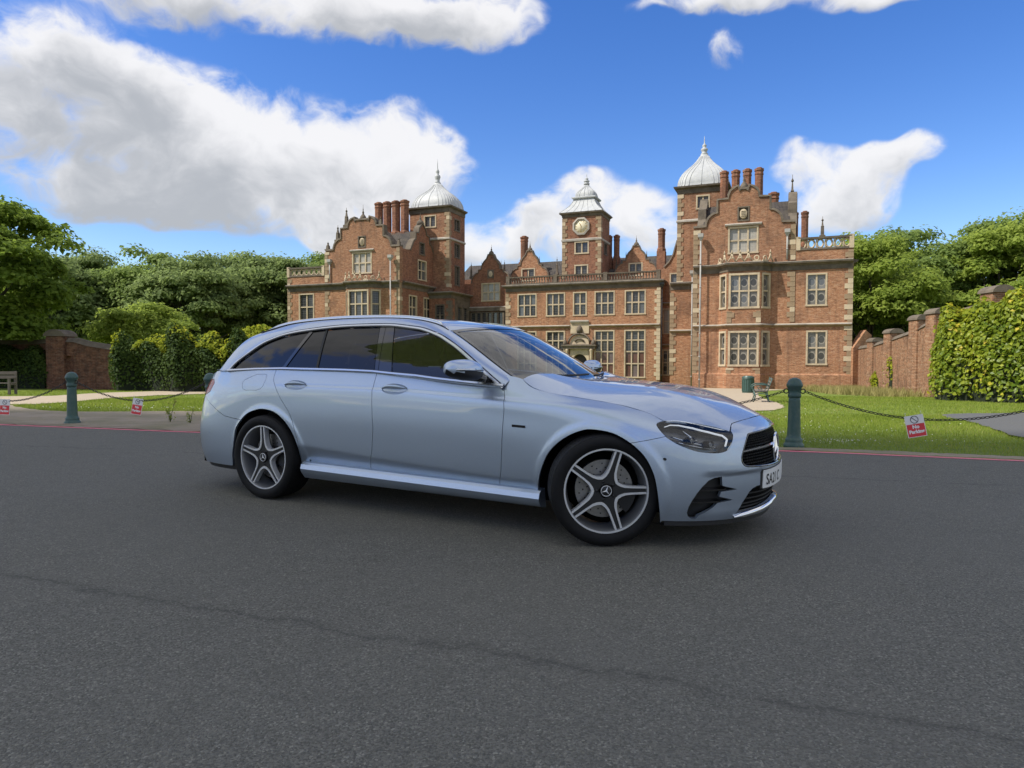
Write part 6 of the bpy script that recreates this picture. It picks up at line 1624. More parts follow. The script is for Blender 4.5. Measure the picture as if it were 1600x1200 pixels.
flat('gravel_verge', [(-22, 17.6), (-16, 18.2), (-13.4, 18.1), (-12.3, 17.1), (-10.9, 15.8), (-9.7, 15.2), (-8.6, 15.45), (-7.2, 15.75), (-4.5, 14.6), (-1.5, 12.2), (1.2, 10.2), (3.3, 9.15), (1.0, 9.35), (-3, 10.36), (-5, 10.9), (-7.5, 11.65), (-10, 12.45), (-16, 14.3), (-24, 16.6)], M_VERGE, .014, .8, .05)
flat('sandy_path', [(-30, 18.3), (-17.8, 23.9), (-16.8, 25.8), (-17.2, 29.4), (-15.7, 35.2), (-10, 46), (-4, 50), (-3, 47), (-8.5, 41), (-13.3, 31.4), (-12.85, 28.9), (-13.6, 26.7), (-13.5, 23.1), (-12.8, 19.9), (-13.2, 18.15), (-17, 18.3), (-22, 17.8)], M_SAND, .018, .8, .04)
flat('tarmac_path', [(30, 24), (13.7, 18.5), (11.9, 17.95), (11.1, 17.5), (10.4, 16.7), (9.6, 14.5), (8.75, 12.5), (7.9, 10.8), (7.9, 9.6), (9.2, 9.2), (12, 9.5), (30, 13)], M_DARKPATH, .016, .8, .04)
flat('forecourt_path', [(8.9, 22.7), (11, 30.3), (13.3, 37.4), (16.5, 46), (20, 55), (-2, 63), (-6, 62), (2, 46), (4.6, 34), (4.2, 24), (5.3, 19.1), (7.0, 18.6)], M_SAND, .016, 1.2, .05)

# ---- leaves
def leaf_mat(name, lo, hi, warm=None, transl=.48, rough=.65, spec=.14):
    m = bpy.data.materials.new(name); m.use_nodes = True; t = NT(m.node_tree)
    at = t.n('ShaderNodeAttribute'); at.attribute_name = 'tint'
    c = t.mix(at.outputs['Fac'], lo, hi)
    if warm: c = t.mix(t.rng(at.outputs['Fac'], .86, .93), c, warm)
    b = t.n('ShaderNodeBsdfPrincipled'); b.inputs['Roughness'].default_value = rough; b.inputs['Specular IOR Level'].default_value = spec; t.put(b.inputs['Base Color'], c)
    tr = t.n('ShaderNodeBsdfTranslucent'); t.put(tr.inputs[0], t.mix(.35, c, tuple(min(1, q * 1.9) for q in hi)))
    mx = t.n('ShaderNodeMixShader'); mx.inputs[0].default_value = transl; t.put(mx.inputs[1], b.outputs[0]); t.put(mx.inputs[2], tr.outputs[0])
    o = t.n('ShaderNodeOutputMaterial'); t.put(o.inputs[0], mx.outputs[0]); return m
M_BARK = pmat('bark', lambda t: (t.mix(t.noise(P_obj(t), 6, 5, .7), (.05, .042, .034), (.11, .095, .078)), t.noise(P_obj(t), 14, 4), .04, None), rough=.9)
M_LEAFD = leaf_mat('dark_leaves', (.115, .160, .060), (.26, .33, .115))
M_LEAFM = leaf_mat('mid_leaves', (.11, .165, .045), (.255, .335, .09))
M_LEAFB = leaf_mat('bright_leaves', (.14, .205, .034), (.34, .41, .08))
M_LEAFL = leaf_mat('lime_leaves', (.075, .130, .020), (.23, .31, .048))
M_IVY = leaf_mat('climber_leaves', (.085, .145, .012), (.36, .40, .036), (.55, .44, .050), .34, .42, .3)
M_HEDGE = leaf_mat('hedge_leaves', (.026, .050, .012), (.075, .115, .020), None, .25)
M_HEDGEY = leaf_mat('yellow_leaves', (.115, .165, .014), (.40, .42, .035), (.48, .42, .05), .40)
rs = np.random.default_rng(11)
def leaf_mesh(name, C, N, size, m, tint, aspect=1.7, fold=.18):
    """one little folded leaf (two triangles either side of the rib) per centre"""
    k = len(C); N = N / np.maximum(np.linalg.norm(N, axis=1, keepdims=True), 1e-6)
    a = np.cross(N, rs.normal(size=(k, 3))); a /= np.maximum(np.linalg.norm(a, axis=1, keepdims=True), 1e-6); b = np.cross(N, a)
    s = np.asarray(size).reshape(-1, 1) * np.ones((k, 1)); L = s * .5 * aspect; W = s * .5
    V = np.stack([C - a * L, C + b * W + N * s * fold - a * L * .1, C + a * L, C - b * W + N * s * fold - a * L * .1], 1).reshape(-1, 3)
    me = bpy.data.meshes.new(name); me.vertices.add(4 * k); me.vertices.foreach_set('co', V.astype(np.float32).ravel())
    idx = (np.arange(k)[:, None] * 4 + np.array([0, 1, 2, 0, 2, 3])[None]).ravel().astype(np.int32)
    me.loops.add(6 * k); me.loops.foreach_set('vertex_index', idx); me.polygons.add(2 * k); me.polygons.foreach_set('loop_start', np.arange(0, 6 * k, 3, dtype=np.int32))
    at = me.attributes.new('tint', 'FLOAT', 'POINT'); at.data.foreach_set('value', np.repeat(np.asarray(tint, np.float32), 4))
    me.materials.append(m); me.update(calc_edges=True); return me
def unit(k): v = rs.normal(size=(k, 3)); return v / np.linalg.norm(v, axis=1, keepdims=True)
def tree(name, label, x, y, h, rx, rz, mt, leaves=9000, leaf=.34, clumps=60, trunk=.28, bottom=.22, group=None, droop=0.0, seed=None, base=None, crad=.30):
    z0 = gz(x, y) if base is None else base
    T = thing(name, label, 'tree', (x, y, z0), 0, group)
    cz = h - rz
    cl = []
    while len(cl) < clumps:
        p = unit(1)[0] * rs.uniform(.35, 1.0) ** .5
        if p[2] < -.92 or (p[2] < -.35 and rs.random() < .35): continue
        w = 1.0 if p[2] > -.2 else .9
        cl.append((p[0] * rx * w, p[1] * rx * w, cz + p[2] * rz))
    cl = np.array(cl) * 1.0; cr = rs.uniform(crad * .7, crad * 1.35, len(cl)) * min(rx, rz)
    cl *= np.array([1, 1, 1]); 
    k = rs.integers(0, len(cl), leaves); d = unit(leaves); d[:, 2] = np.where(d[:, 2] < -.3, -d[:, 2] * .6, d[:, 2])
    rad = cr[k] * rs.uniform(.45, 1.08, leaves)
    C = cl[k] + d * rad[:, None] * np.array([1.15, 1.15, .72]); C[:, 2] -= droop * np.linalg.norm(C[:, :2], axis=1) ** 1.5 * .04
    C[:, 2] = np.maximum(C[:, 2], h * .06)
    N = d * .9 + rs.normal(size=(leaves, 3)) * .45 + np.array([0, 0, .55])
    tint = np.clip(rs.normal(.45, .2, leaves) + (rs.uniform(-.18, .18, len(cl)))[k], 0, 1)
    link('crown', leaf_mesh('crown', C, N, rs.uniform(.7, 1.35, leaves) * leaf, mt, tint), T)
    mb = MB(); top = h * .72; pts = [(math.sin(i * .9 + x) * .08 * i * .3, math.cos(i * .7 + y) * .08 * i * .3, top * i / 7 - (.3 if i == 0 else 0)) for i in range(8)]
    mb.tube(pts, [trunk * (1.25 if i == 0 else 1 - i / 8.5) for i in range(8)], 9)
    for j in rs.choice(len(cl), min(14, len(cl)), replace=False):
        s = rs.uniform(.3, .85); i = int(s * 7); p = Vector(pts[i]); e = Vector(cl[j]); mid = (p + e) / 2 + Vector((0, 0, -.3)); mb.tube([p, p.lerp(mid, .6) + Vector((0, 0, .2)), mid, e], [trunk * .42, trunk * .3, trunk * .2, .03], 6)
    mb.build('trunk', M_BARK, T)
    return T
# left: big lime close by, dark wood behind, bright round maple
tree('lime_tree', 'big leafy lime tree with drooping boughs at the left edge behind the wall', -29.0, 36.2, 10.4, 5.6, 4.7, M_LEAFL, 42000, .18, 150, .40, group='trees on the left', droop=.6, crad=.20)
for i, (x, y, h, r) in enumerate([(-56, 74, 13.0, 6.2), (-47, 70, 12.2, 5.8), (-50.5, 84, 14.6, 6.4), (-41, 78, 14.2, 6.3), (-36, 88, 15.6, 6.6), (-30, 82, 14.4, 6.0), (-25.5, 93, 16.6, 6.4), (-33, 72, 12.4, 5.5), (-26.0, 80, 14.0, 5.0)]):
    lab = ['dark tree at the left end of the wood, beside the lime', 'low broad dark tree above the garden wall doorway', 'tall dark tree second from the left in the wood', 'dense dark tree above the bright maple', 'tall dark tree in the middle of the left wood', 'dark tree between the middle of the wood and the mansion', 'tallest dark tree, its top beside the mansion balustrade', 'lower dark tree behind the yellow topped hedge', 'dark tree touching the left end of the mansion'][i]
    tree('woodland_tree', lab, x, y, h, r, h * .43, M_LEAFD if i % 3 else M_LEAFM, 30000, .25, 110, .34, group='dark trees on the left', crad=.27)
tree('maple_tree', 'small bright green rounded maple in front of the dark trees', -22.8, 43, 5.4, 3.0, 2.5, M_LEAFB, 16000, .13, 80, .12, droop=.5, crad=.26)
# right
for i, (x, y, h, r) in enumerate([(35.0, 68, 14.6, 5.8), (42.5, 74, 17.0, 6.4), (48.5, 69, 16.0, 6.0), (54, 76, 19.2, 6.8), (56, 64, 14.5, 6.0), (39, 84, 17.0, 6.2), (47.5, 88, 19.0, 6.6), (61, 72, 17.5, 6.5)]):
    lab = ['green tree against the right end of the mansion', 'tall green tree second from the mansion on the right', 'broad green tree above the stone topped garden wall', 'tallest green tree at the right edge of the photo', 'lower green tree above the ivy on the right', 'far green tree seen just right of the mansion roof', 'far green tree in the dip of the right hand skyline', 'green tree cut off by the right edge of the picture'][i]
    tree('parkland_tree', lab, x, y, h, r, h * .44, M_LEAFM if i % 2 else M_LEAFB, 30000, .25, 115, .34, group='green trees on the right', crad=.25)

# ---- hedges and climbers: leaf coats over a dark core
def bush(name, label, cat, pts, h, dep, leaves, leaf, mt, mt_top=None, top_n=0, bumps=.25, group=None):
    """leafy mass along a plan line: pts are (x, y), h heights at each point"""
    c0 = pts[0]; T = thing(name, label, cat, (c0[0], c0[1], gz(*c0)), 0, group); base = Vector((c0[0], c0[1], gz(*c0)))
    P = np.array(pts, float); H = np.array(h, float); seg = np.linalg.norm(np.diff(P, axis=0), axis=1); cum = np.concatenate([[0], np.cumsum(seg)])
    def at(u):
        d = u * cum[-1]; x = np.interp(d, cum, P[:, 0]); y = np.interp(d, cum, P[:, 1]); return x, y, np.interp(d, cum, H)
    t = (P[-1] - P[0]) / np.linalg.norm(P[-1] - P[0]); nn = np.array([-t[1], t[0]])
    ph = rs.uniform(0, 6, 6)
    def surf(u, a):                                                 # a: 0 bottom front .. 1 over the top .. 2 bottom back
        x, y, hh = at(u); bump = bumps * (np.sin(u * cum[-1] * 1.7 + ph[0]) * .5 + np.sin(u * cum[-1] * 3.9 + ph[1] + a * 3) * .35 + np.sin(a * 9 + u * cum[-1] * 2.3 + ph[2]) * .3)
        ang = a * math.pi / 2; ex = .55
        w = -np.sign(np.cos(ang)) * np.abs(np.cos(ang)) ** ex * (dep / 2 + bump * .6); z = np.maximum(np.sin(ang), 0) ** ex * (hh + bump)
        e = np.clip(np.minimum(u, 1 - u) * cum[-1] / .8, 0.0, 1) ** .5
        return np.stack([x + nn[0] * w * e, y + nn[1] * w * e, z * (.35 + .65 * e)], -1)
    def coat(k, a0, a1, sz, m, nm, lift=.10):
        u = rs.uniform(0, 1, k); a = rs.uniform(a0, a1, k); C = surf(u, a); e = .01
        N = np.cross(surf(u + e, a) - surf(u - e, a), surf(u, a + e) - surf(u, a - e)); N /= np.maximum(np.linalg.norm(N, axis=1, keepdims=True), 1e-6)
        x, y, hh = at(u); cen = np.stack([x, y, hh * .4], -1); N = np.where(((C - cen) * N).sum(1, keepdims=True) < 0, -N, N)
        C = C + N * rs.uniform(-.30, lift, (k, 1)) * (1 + leaf * 2)
        if lift > .15:
            keep = (np.sin(u * cum[-1] * 2.1 + ph[3]) + .8 * np.sin(u * cum[-1] * 5.3 + ph[4] + a * 4) + rs.normal(size=k) * .5) > -.25; C, N, u, a = C[keep], N[keep], u[keep], a[keep]; k = len(C)
        gzz = np.array([gz(p, q) for p, q in C[:, :2]]); C[:, 2] += gzz; C -= np.array(base)
        NN = N + rs.normal(size=(k, 3)) * .5 + np.array([0, 0, .35]); tint = np.clip(rs.normal(.45, .22, k) + .18 * np.sin(u * 31 + a * 5), 0, 1)
        link(nm, leaf_mesh(nm, C, NN, rs.uniform(.65, 1.3, k) * sz, m, tint, 1.25), T)
    coat(leaves, -.0, 1.6, leaf, mt, 'foliage')
    if mt_top: coat(top_n, .58, 1.25, leaf * 1.1, mt_top, 'sunlit_top', .20)  # sunlight on the top put into a coat of yellower leaves
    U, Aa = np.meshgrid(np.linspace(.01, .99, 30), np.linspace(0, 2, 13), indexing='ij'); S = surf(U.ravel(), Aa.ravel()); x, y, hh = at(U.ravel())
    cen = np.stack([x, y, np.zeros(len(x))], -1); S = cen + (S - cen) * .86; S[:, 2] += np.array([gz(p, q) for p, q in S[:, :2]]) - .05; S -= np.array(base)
    mesh_obj('dark_core', S, [(i * 13 + j, i * 13 + j + 1, (i + 1) * 13 + j + 1, (i + 1) * 13 + j) for i in range(29) for j in range(12)], M_CORE, T, True)
    return T
M_CORE = mat('shaded_core', (.012, .018, .007), .95)  # near-black hull colour stands for the shade between the leaves
bush('hedge', 'tall dark clipped hedge with a sunlit yellow green top on the left lawn', 'hedge', [(-19.4, 34.0), (-17, 33.4), (-14.8, 32.9), (-11.5, 32.3)], [1.95, 2.65, 2.15, 2.6], 1.8, 28000, .105, M_HEDGE, M_HEDGEY, 12000, .8)
bush('yellow_shrub', 'bright yellow green shrub rising behind the hedge near the car', 'shrub', [(-13.9, 34.2), (-12.2, 33.9), (-10.6, 33.6)], [2.5, 3.0, 2.6], 1.7, 11000, .12, M_HEDGEY, None, 0, .4)
bush('wall_climber', 'dark climber covering the left garden wall beside the doorway', 'climber', [(-30.5, 37.6), (-27, 36.6), (-23.9, 35.6)], [2.05, 2.1, 2.0], 1.1, 18000, .10, M_HEDGE, None, 0, .2)
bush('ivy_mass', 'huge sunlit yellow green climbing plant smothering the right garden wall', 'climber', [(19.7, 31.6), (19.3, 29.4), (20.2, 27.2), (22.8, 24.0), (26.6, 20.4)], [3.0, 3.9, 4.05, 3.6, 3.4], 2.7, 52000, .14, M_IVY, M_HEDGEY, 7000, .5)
bush('wall_shrub', 'small yellow flowering shrub at the foot of the right wall by the mansion', 'shrub', [(25.6, 48.6), (24.6, 46.0)], [1.5, 1.1], .8, 900, .16, M_HEDGEY, None, 0, .2)
bush('wallflower', 'yellow flowers growing on top of the right garden wall', 'plant', [(24.2, 44.6), (23.5, 42.6)], [2.9, 2.7], .5, 700, .14, M_HEDGEY, None, 0, .15)

# ---- garden walls
M_OLDBRICK = brick_mat('old_wall_brick', (.36, .185, .105), (.21, .105, .062), (.42, .34, .25), .95)
def garden_wall(label, pts, tops, thick, piers, nm='garden_wall', group=None, gap=None, bmt=None):
    bmt = bmt or M_OLDBRICK
    """wall along plan points with a coping that ramps between the given top heights"""
    o = Vector((*pts[0], gz(*pts[0]))); T = thing(nm, label, 'wall', o, 0, group); mb = MB(); cp = MB(); n = len(pts)
    for i in range(n - 1):
        a = Vector(pts[i]); b = Vector(pts[i + 1]); t = (b - a).normalized(); nn = Vector((-t.y, t.x)) * thick / 2
        za, zb = tops[i], tops[i + 1]; low = None
        if gap and gap[0] == i: low = gap[1]
        k = 6
        for j in range(k):
            p = a.lerp(b, j / k); q = a.lerp(b, (j + 1) / k); s0 = j / k; s1 = (j + 1) / k; z0 = za + (zb - za) * s0; z1 = za + (zb - za) * s1
            b0 = (low if low is not None else gz(*p) - .3); b1 = (low if low is not None else gz(*q) - .3)
            V = [(*(p - nn), b0), (*(q - nn), b1), (*(q + nn), b1), (*(p + nn), b0), (*(p - nn), z0), (*(q - nn), z1), (*(q + nn), z1), (*(p + nn), z0)]
            mb.add([tuple(Vector(v) - o) for v in V], [(0, 1, 5, 4), (1, 2, 6, 5), (2, 3, 7, 6), (3, 0, 4, 7), (4, 5, 6, 7), (3, 2, 1, 0)])
            m2 = nn * 1.25
            C = [(*(p - m2), z0 + .002), (*(q - m2), z1 + .002), (*(q + m2), z1 + .002), (*(p + m2), z0 + .002), (*(p - m2 * .25), z0 + .24), (*(q - m2 * .25), z1 + .24), (*(q + m2 * .25), z1 + .24), (*(p + m2 * .25), z0 + .24)]
            cp.add([tuple(Vector(v) - o) for v in C], [(0, 1, 5, 4), (1, 2, 6, 5), (2, 3, 7, 6), (3, 0, 4, 7), (4, 5, 6, 7), (3, 2, 1, 0)])
    mb.build('brickwork', bmt, T); cp.build('coping', M_STONED, T)
    for (x, y, zt, w) in piers:
        c = Vector((x, y, 0)) - o; pb = MB(); z0 = gz(x, y) - .3 - o.z; pb.bevbox(c.x - w, c.x + w, c.y - w, c.y + w, z0, zt - o.z, .03); p_ = pb.build('pier', bmt, T)
        pc = MB(); pc.prism([(-w * 1.15, 0), (w * 1.15, 0)] + [(w * 1.15 * math.cos(R(a)), w * .75 * math.sin(R(a))) for a in (20, 45, 70, 90, 110, 135, 160)], -w * 1.15, w * 1.15); pc.xform(Matrix.Translation((c.x, c.y, zt - o.z + .002))); pc.build('pier_cap', M_STONED, p_)
    return T
garden_wall('weathered brick garden wall with stone coping running from the mansion towards the ivy', [(27.2, 54.4), (25.4, 48.4), (24.0, 43.6), (22.6, 38.8), (21.0, 33.6), (19.9, 29.5), (21.6, 26.2), (24.5, 23)], [2.0, 2.1, 2.35, 2.65, 3.2, 3.3, 3.25, 3.2], .42,
            [(25.3, 48.2, 2.45, .38), (23.9, 43.4, 2.85, .40), (22.3, 37.8, 3.35, .42), (21.1, 34.3, 3.45, .40), (20.15, 28.85, 3.95, .42)])
garden_wall('low brick wall closing the yard between the mansion and the right trees', [(26.6, 56.0), (36, 59), (48, 62)], [2.35, 2.35, 2.35], .4, [], 'boundary_wall')
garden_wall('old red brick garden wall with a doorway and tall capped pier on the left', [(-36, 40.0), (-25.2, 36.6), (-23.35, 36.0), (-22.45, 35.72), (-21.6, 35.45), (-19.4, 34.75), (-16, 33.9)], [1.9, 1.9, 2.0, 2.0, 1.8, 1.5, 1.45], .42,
            [(-23.5, 36.0, 2.3, .48), (-28.6, 37.6, 2.1, .3)], gap=(2, 1.3), bmt=brick_mat('shaded_wall_brick', (.185, .085, .058), (.125, .058, .042), (.20, .15, .11), .8))  # darker brick colour carries the shade on this wall
# buttress wall against the right end of the mansion
b = MB(); b.prism([(0, -1.4), (1.6, -1.4), (1.6, 3.1), (1.1, 3.5), (0.0, 2.1)], 0, .6); bo = b.build('buttress', M_BRICK, None); bo.location = (26.15, 53.0, 0); bo.rotation_euler = (0, 0, R(12)); tag(bo, 'sloping brick buttress at the right hand corner of the mansion', 'buttress')

# ---- grass blades, clover and daisies in the lawns; weeds by the kerb
def on_lawn(k, x0, x1, y0, y1):
    X = rs.uniform(x0, x1, k); Y = rs.uniform(y0, y1, k); Q = .284 * X + .959 * Y
    ok = (Q > 9.55) & (np.abs(X / Y) < .80)
    def inside(name):
        o = bpy.data.objects[name]; return o
    for nm in ('gravel_verge', 'sandy_path', 'tarmac_path', 'forecourt_path'):
        ok &= ~in_poly(np.stack([X, Y], 1), PATHS[nm])
    return X[ok], Y[ok]
PATHS = {}
for nm in ('gravel_verge', 'sandy_path', 'tarmac_path', 'forecourt_path'):
    me = bpy.data.objects[nm].data; ec = {}
    for p in me.polygons:
        for e in p.edge_keys: ec[e] = ec.get(e, 0) + 1
    nb = {}
    for (a, b_), c in ec.items():
        if c == 1: nb.setdefault(a, []).append(b_); nb.setdefault(b_, []).append(a)
    s = next(iter(nb)); loop = [s]; prev = None; cur = s
    while True:
        nx_ = [q for q in nb[cur] if q != prev]
        if not nx_ or nx_[0] == s or len(loop) > 5000: break
        prev, cur = cur, nx_[0]; loop.append(cur)
    PATHS[nm] = [(me.vertices[i].co.x, me.vertices[i].co.y) for i in loop]
def lump(x, y): return 0.0
def gzv(X, Y): return -SLOPE * np.maximum(0, .284 * X + .959 * Y - 10) + lump(X, Y)
def blades(name, parts, mt, label, hmin, hmax, w, kind='stuff'):
    X = np.concatenate([p[0] for p in parts]); Y = np.concatenate([p[1] for p in parts]); k = len(X); Z = gzv(X, Y)
    h = rs.uniform(hmin, hmax, k) * np.clip(np.hypot(X, Y) / 14, .8, 1.6); a = rs.uniform(0, 6.28, k); lean = rs.uniform(.1, .7, k) * h; b = rs.uniform(0, 6.28, k); ww = w * np.clip(np.hypot(X, Y) / 10, .8, 2.4)
    V = np.stack([np.stack([X - np.cos(a) * ww, Y - np.sin(a) * ww, Z - .01], -1), np.stack([X + np.cos(a) * ww, Y + np.sin(a) * ww, Z - .01], -1), np.stack([X + np.cos(b) * lean, Y + np.sin(b) * lean, Z + h], -1)], 1).reshape(-1, 3)
    me = bpy.data.meshes.new(name); me.vertices.add(3 * k); me.vertices.foreach_set('co', V.astype(np.float32).ravel()); me.loops.add(3 * k); me.loops.foreach_set('vertex_index', np.arange(3 * k, dtype=np.int32)); me.polygons.add(k); me.polygons.foreach_set('loop_start', np.arange(0, 3 * k, 3, dtype=np.int32))
    at = me.attributes.new('tint', 'FLOAT', 'POINT'); at.data.foreach_set('value', np.repeat(np.clip(rs.normal(.5, .22, k) + .2 * np.sin(X * 1.3) * np.sin(Y * .9), 0, 1).astype(np.float32), 3)); me.materials.append(mt); me.update(calc_edges=True)
    return tag(link(name, me), label, None, None, kind)
M_BLADE = leaf_mat('grass_blades', (.125, .182, .022), (.31, .37, .060), (.34, .30, .12), .35, .6)
M_DRY = leaf_mat('dry_grass', (.20, .19, .06), (.42, .36, .16), None, .3, .7)
parts = [on_lawn(90000, -1, 13, 8.2, 17), on_lawn(60000, 3, 22, 17, 34), on_lawn(60000, -16, -3, 12.5, 24), on_lawn(25000, -22, -4, 22, 34), on_lawn(40000, -3, 3, 10.5, 34)]
blades('grass', parts, M_BLADE, 'short mown grass covering the lawns', .018, .045, .004)
Xd, Yd = on_lawn(9000, 18, 27, 34, 53); dk = (Xd > 27.0 - (54.4 - Yd) * .30 - 4.5) & (Xd < 27.0 - (54.4 - Yd) * .30 - .2)
blades('rough_grass', [(Xd[dk], Yd[dk])] * 1, M_DRY, 'long dry grass at the foot of the right garden wall', .10, .34, .010)
def flowers(name, spots, label):
    X = []; Y = []
    for (cx_, cy_, sx, sy, k) in spots: k = int(k * .28); X.append(rs.normal(cx_, sx, k)); Y.append(rs.normal(cy_, sy, k))
    X = np.concatenate(X); Y = np.concatenate(Y); Q = .284 * X + .959 * Y; ok = Q > 9.6
    for nm in PATHS: ok &= ~in_poly(np.stack([X, Y], 1), PATHS[nm])
    X, Y = X[ok], Y[ok]; k = len(X); C = np.stack([X, Y, gzv(X, Y) + rs.uniform(.03, .06, k)], -1); N = rs.normal(size=(k, 3)) * .35 + np.array([0, -.3, 1])
    return tag(link(name, leaf_mesh(name, C, N, rs.uniform(.010, .020, k) * np.clip(np.hypot(X, Y) / 9, .9, 1.7), mat('clover_white', (.50, .50, .40), .7), rs.uniform(0, 1, k), 1.0)), label, None, None, 'stuff')
flowers('clover_flowers', [(4.35, 9.35, .35, .16, 330), (4.1, 10.7, .35, .22, 200), (5.6, 11.3, .7, .5, 120), (6.6, 9.6, .6, .3, 110), (6.3, 14, 1.5, 1.2, 160), (4.9, 16.5, 1.4, 1.0, 110), (-9.2, 16.6, 1.3, .35, 220), (-6.5, 17.2, 1.2, .5, 260), (-5.6, 19.5, 1.4, .8, 180), (-11.5, 18.3, .9, .4, 90), (-7, 23, 2.5, 1.5, 160), (9, 22, 2.5, 2.5, 130)], 'white clover and daisies flowering in the lawns')
def weed(x, y, h, n, label):
    o = thing('weed', label, 'weed', (x, y, gz(x, y)), 0, 'weeds growing by the kerb'); mb = MB(); C = []; N = []
    for k in range(3):
        a = k * 2.1 + x; e = (math.cos(a) * h * .22, math.sin(a) * h * .22, h * (1 - .18 * k)); mb.tube([(0, 0, 0), (e[0] * .4, e[1] * .4, e[2] * .5), e], [.006, .004, .002], 5)
        for i in range(n):
            s = rs.uniform(.12, 1.0); C.append((e[0] * s + rs.normal() * .02, e[1] * s + rs.normal() * .02, e[2] * s)); N.append((rs.normal(), rs.normal(), .6))
    mb.build('stem', M_LEAFM, o); link('leaf', leaf_mesh('leaf', np.array(C), np.array(N), rs.uniform(.014, .032, len(C)), M_BLADE, rs.uniform(.3, 1, len(C)), 2.4), o)['kind'] = 'stuff'
weed(-6.1, 12.3, .42, 26, 'taller weed growing in the verge left of the car'); weed(-5.65, 12.1, .30, 12, 'thin straggly weed just behind the car'); weed(-10.6, 13.6, .12, 10, 'tiny weed in the verge left of the green bollard'); weed(-5.1, 11.6, .14, 14, 'small weed beside the kerb at the back of the car')
# ------------------------------------------------------------------ bollards, chains, signs, benches, bin
M_GREEN = pmat('green_iron', lambda t: (t.mix(t.rng(t.noise(P_obj(t), 12, 5, .7), .45, .8), (.035, .085, .072), (.075, .115, .10)), t.noise(P_obj(t), 40, 3), .002, None), rough=.42, spec=.5)
M_IRON = mat('chain_iron', (.05, .045, .04), .5, .6)
BOLL = [(-10.6, 12.92), (-7.67, 12.02), (-4.92, 11.25), (3.69, 9.01), (6.75, 8.02), (-2.05, 10.52), (.85, 9.76)]
LABS = {0: 'dark green iron bollard beyond the left edge', 1: 'dark green iron bollard left of the car, nearest the left edge', 2: 'green bollard whose cap shows just behind the car tail', 3: 'dark green iron bollard right of the car in front of the lawn', 4: 'green bollard beyond the right edge', 5: 'green bollard hidden behind the rear doors of the car', 6: 'green bollard hidden behind the bonnet of the car'}
def bollard_proto():
    mb = MB(); mb.lathe([(.128, -.03), (.128, .035), (.112, .05), (.106, .075), (.111, .095), (.098, .11), (.088, .13), (.083, .17), (.073, .60), (.070, .655)], (0, 0, 0), 24); me1 = mb.mesh('shaft', M_GREEN)
    mb = MB(); mb.lathe([(.070, .64), (.082, .655), (.082, .685), (.074, .70), (.074, .735), (.083, .75), (.086, .765), (.098, .785), (.102, .805), (.098, .825), (.090, .838), (.082, .862), (.060, .888), (.026, .902), (0, .906)], (0, 0, 0), 24); me2 = mb.mesh('cap', M_GREEN)
    mb = MB()
    for s in (-1, 1): mb.tube([(s * .072 + s * .03 + .030 * math.cos(a) * s, 0, .728 + .028 * math.sin(a)) for a in np.linspace(0, 6.28, 12, endpoint=False)], .008, 6, True)
    me3 = mb.mesh('chain_eye', M_IRON); return me1, me2, me3
_bm = bollard_proto()
for i, (x, y) in enumerate(BOLL):
    b = thing('bollard', LABS[i], 'bollard', (x, y, 0.0 + max(-.05, gz(x, y))), R(-15), 'green bollards along the road edge')
    for nm, me in zip(('shaft', 'cap', 'chain_eye'), _bm): link(nm, me, b)
# chains: real links, hung in a curve between the bollards
lk = []
for (sx, sy) in [(a, b_) for a in range(14) for b_ in range(5)]:
    t = 2 * math.pi * sx / 14; u = 2 * math.pi * sy / 5; rx, rz = .026, .015
    lk.append(((rx + .0055 * math.cos(u)) * math.cos(t), .0055 * math.sin(u), (rz + .0055 * math.cos(u)) * math.sin(t)))
LF = [(a * 5 + b_, a * 5 + (b_ + 1) % 5, ((a + 1) % 14) * 5 + (b_ + 1) % 5, ((a + 1) % 14) * 5 + b_) for a in range(14) for b_ in range(5)]
def chain(p, q, sag, label, n=64):
    p = Vector(p); q = Vector(q); o = thing('chain', label, 'chain', p, 0, 'chains hanging between the bollards'); mb = MB()
    P = [p.lerp(q, i / n) + Vector((0, 0, -sag * 4 * (i / n) * (1 - i / n))) for i in range(n + 1)]; L = sum((b_ - a).length for a, b_ in zip(P[:-1], P[1:])); m = int(L / .047)
    cum = [0]
    for a, b_ in zip(P[:-1], P[1:]): cum.append(cum[-1] + (b_ - a).length)
    def at(s):
        i = min(len(P) - 2, max(0, int(np.searchsorted(cum, s) - 1))); f = (s - cum[i]) / (cum[i + 1] - cum[i]); return P[i].lerp(P[i + 1], f), (P[i + 1] - P[i]).normalized()
    for k in range(m):
        c, d_ = at((k + .5) * L / m); M = Matrix.Translation(c - p) @ d_.to_track_quat('X', 'Z').to_matrix().to_4x4() @ Matrix.Rotation(R(45 if k % 2 else -45), 4, 'X'); mb.add([M @ Vector(v) for v in lk], LF, True)
    mb.build('link', M_IRON, o)['kind'] = 'stuff'; return P
def eye(i, s): x, y = BOLL[i]; return (x + s * .12, y - s * .035, .728 + max(-.05, gz(x, y)))
chain(eye(0, 1), eye(1, -1), .36, 'rusty chain hanging left of the left bollard')
chain(eye(1, 1), eye(2, -1), .30, 'rusty chain between the left bollard and the car tail')
chain(eye(6, 1), eye(3, -1), .26, 'rusty chain going from the right bollard behind the bonnet')
chain(eye(2, 1), eye(5, -1), .28, 'rusty chain hidden behind the rear of the car'); chain(eye(5, 1), eye(6, -1), .28, 'rusty chain hidden behind the front door of the car')
chain(eye(3, 1), eye(4, -1), .33, 'rusty chain hanging across the right lawn')
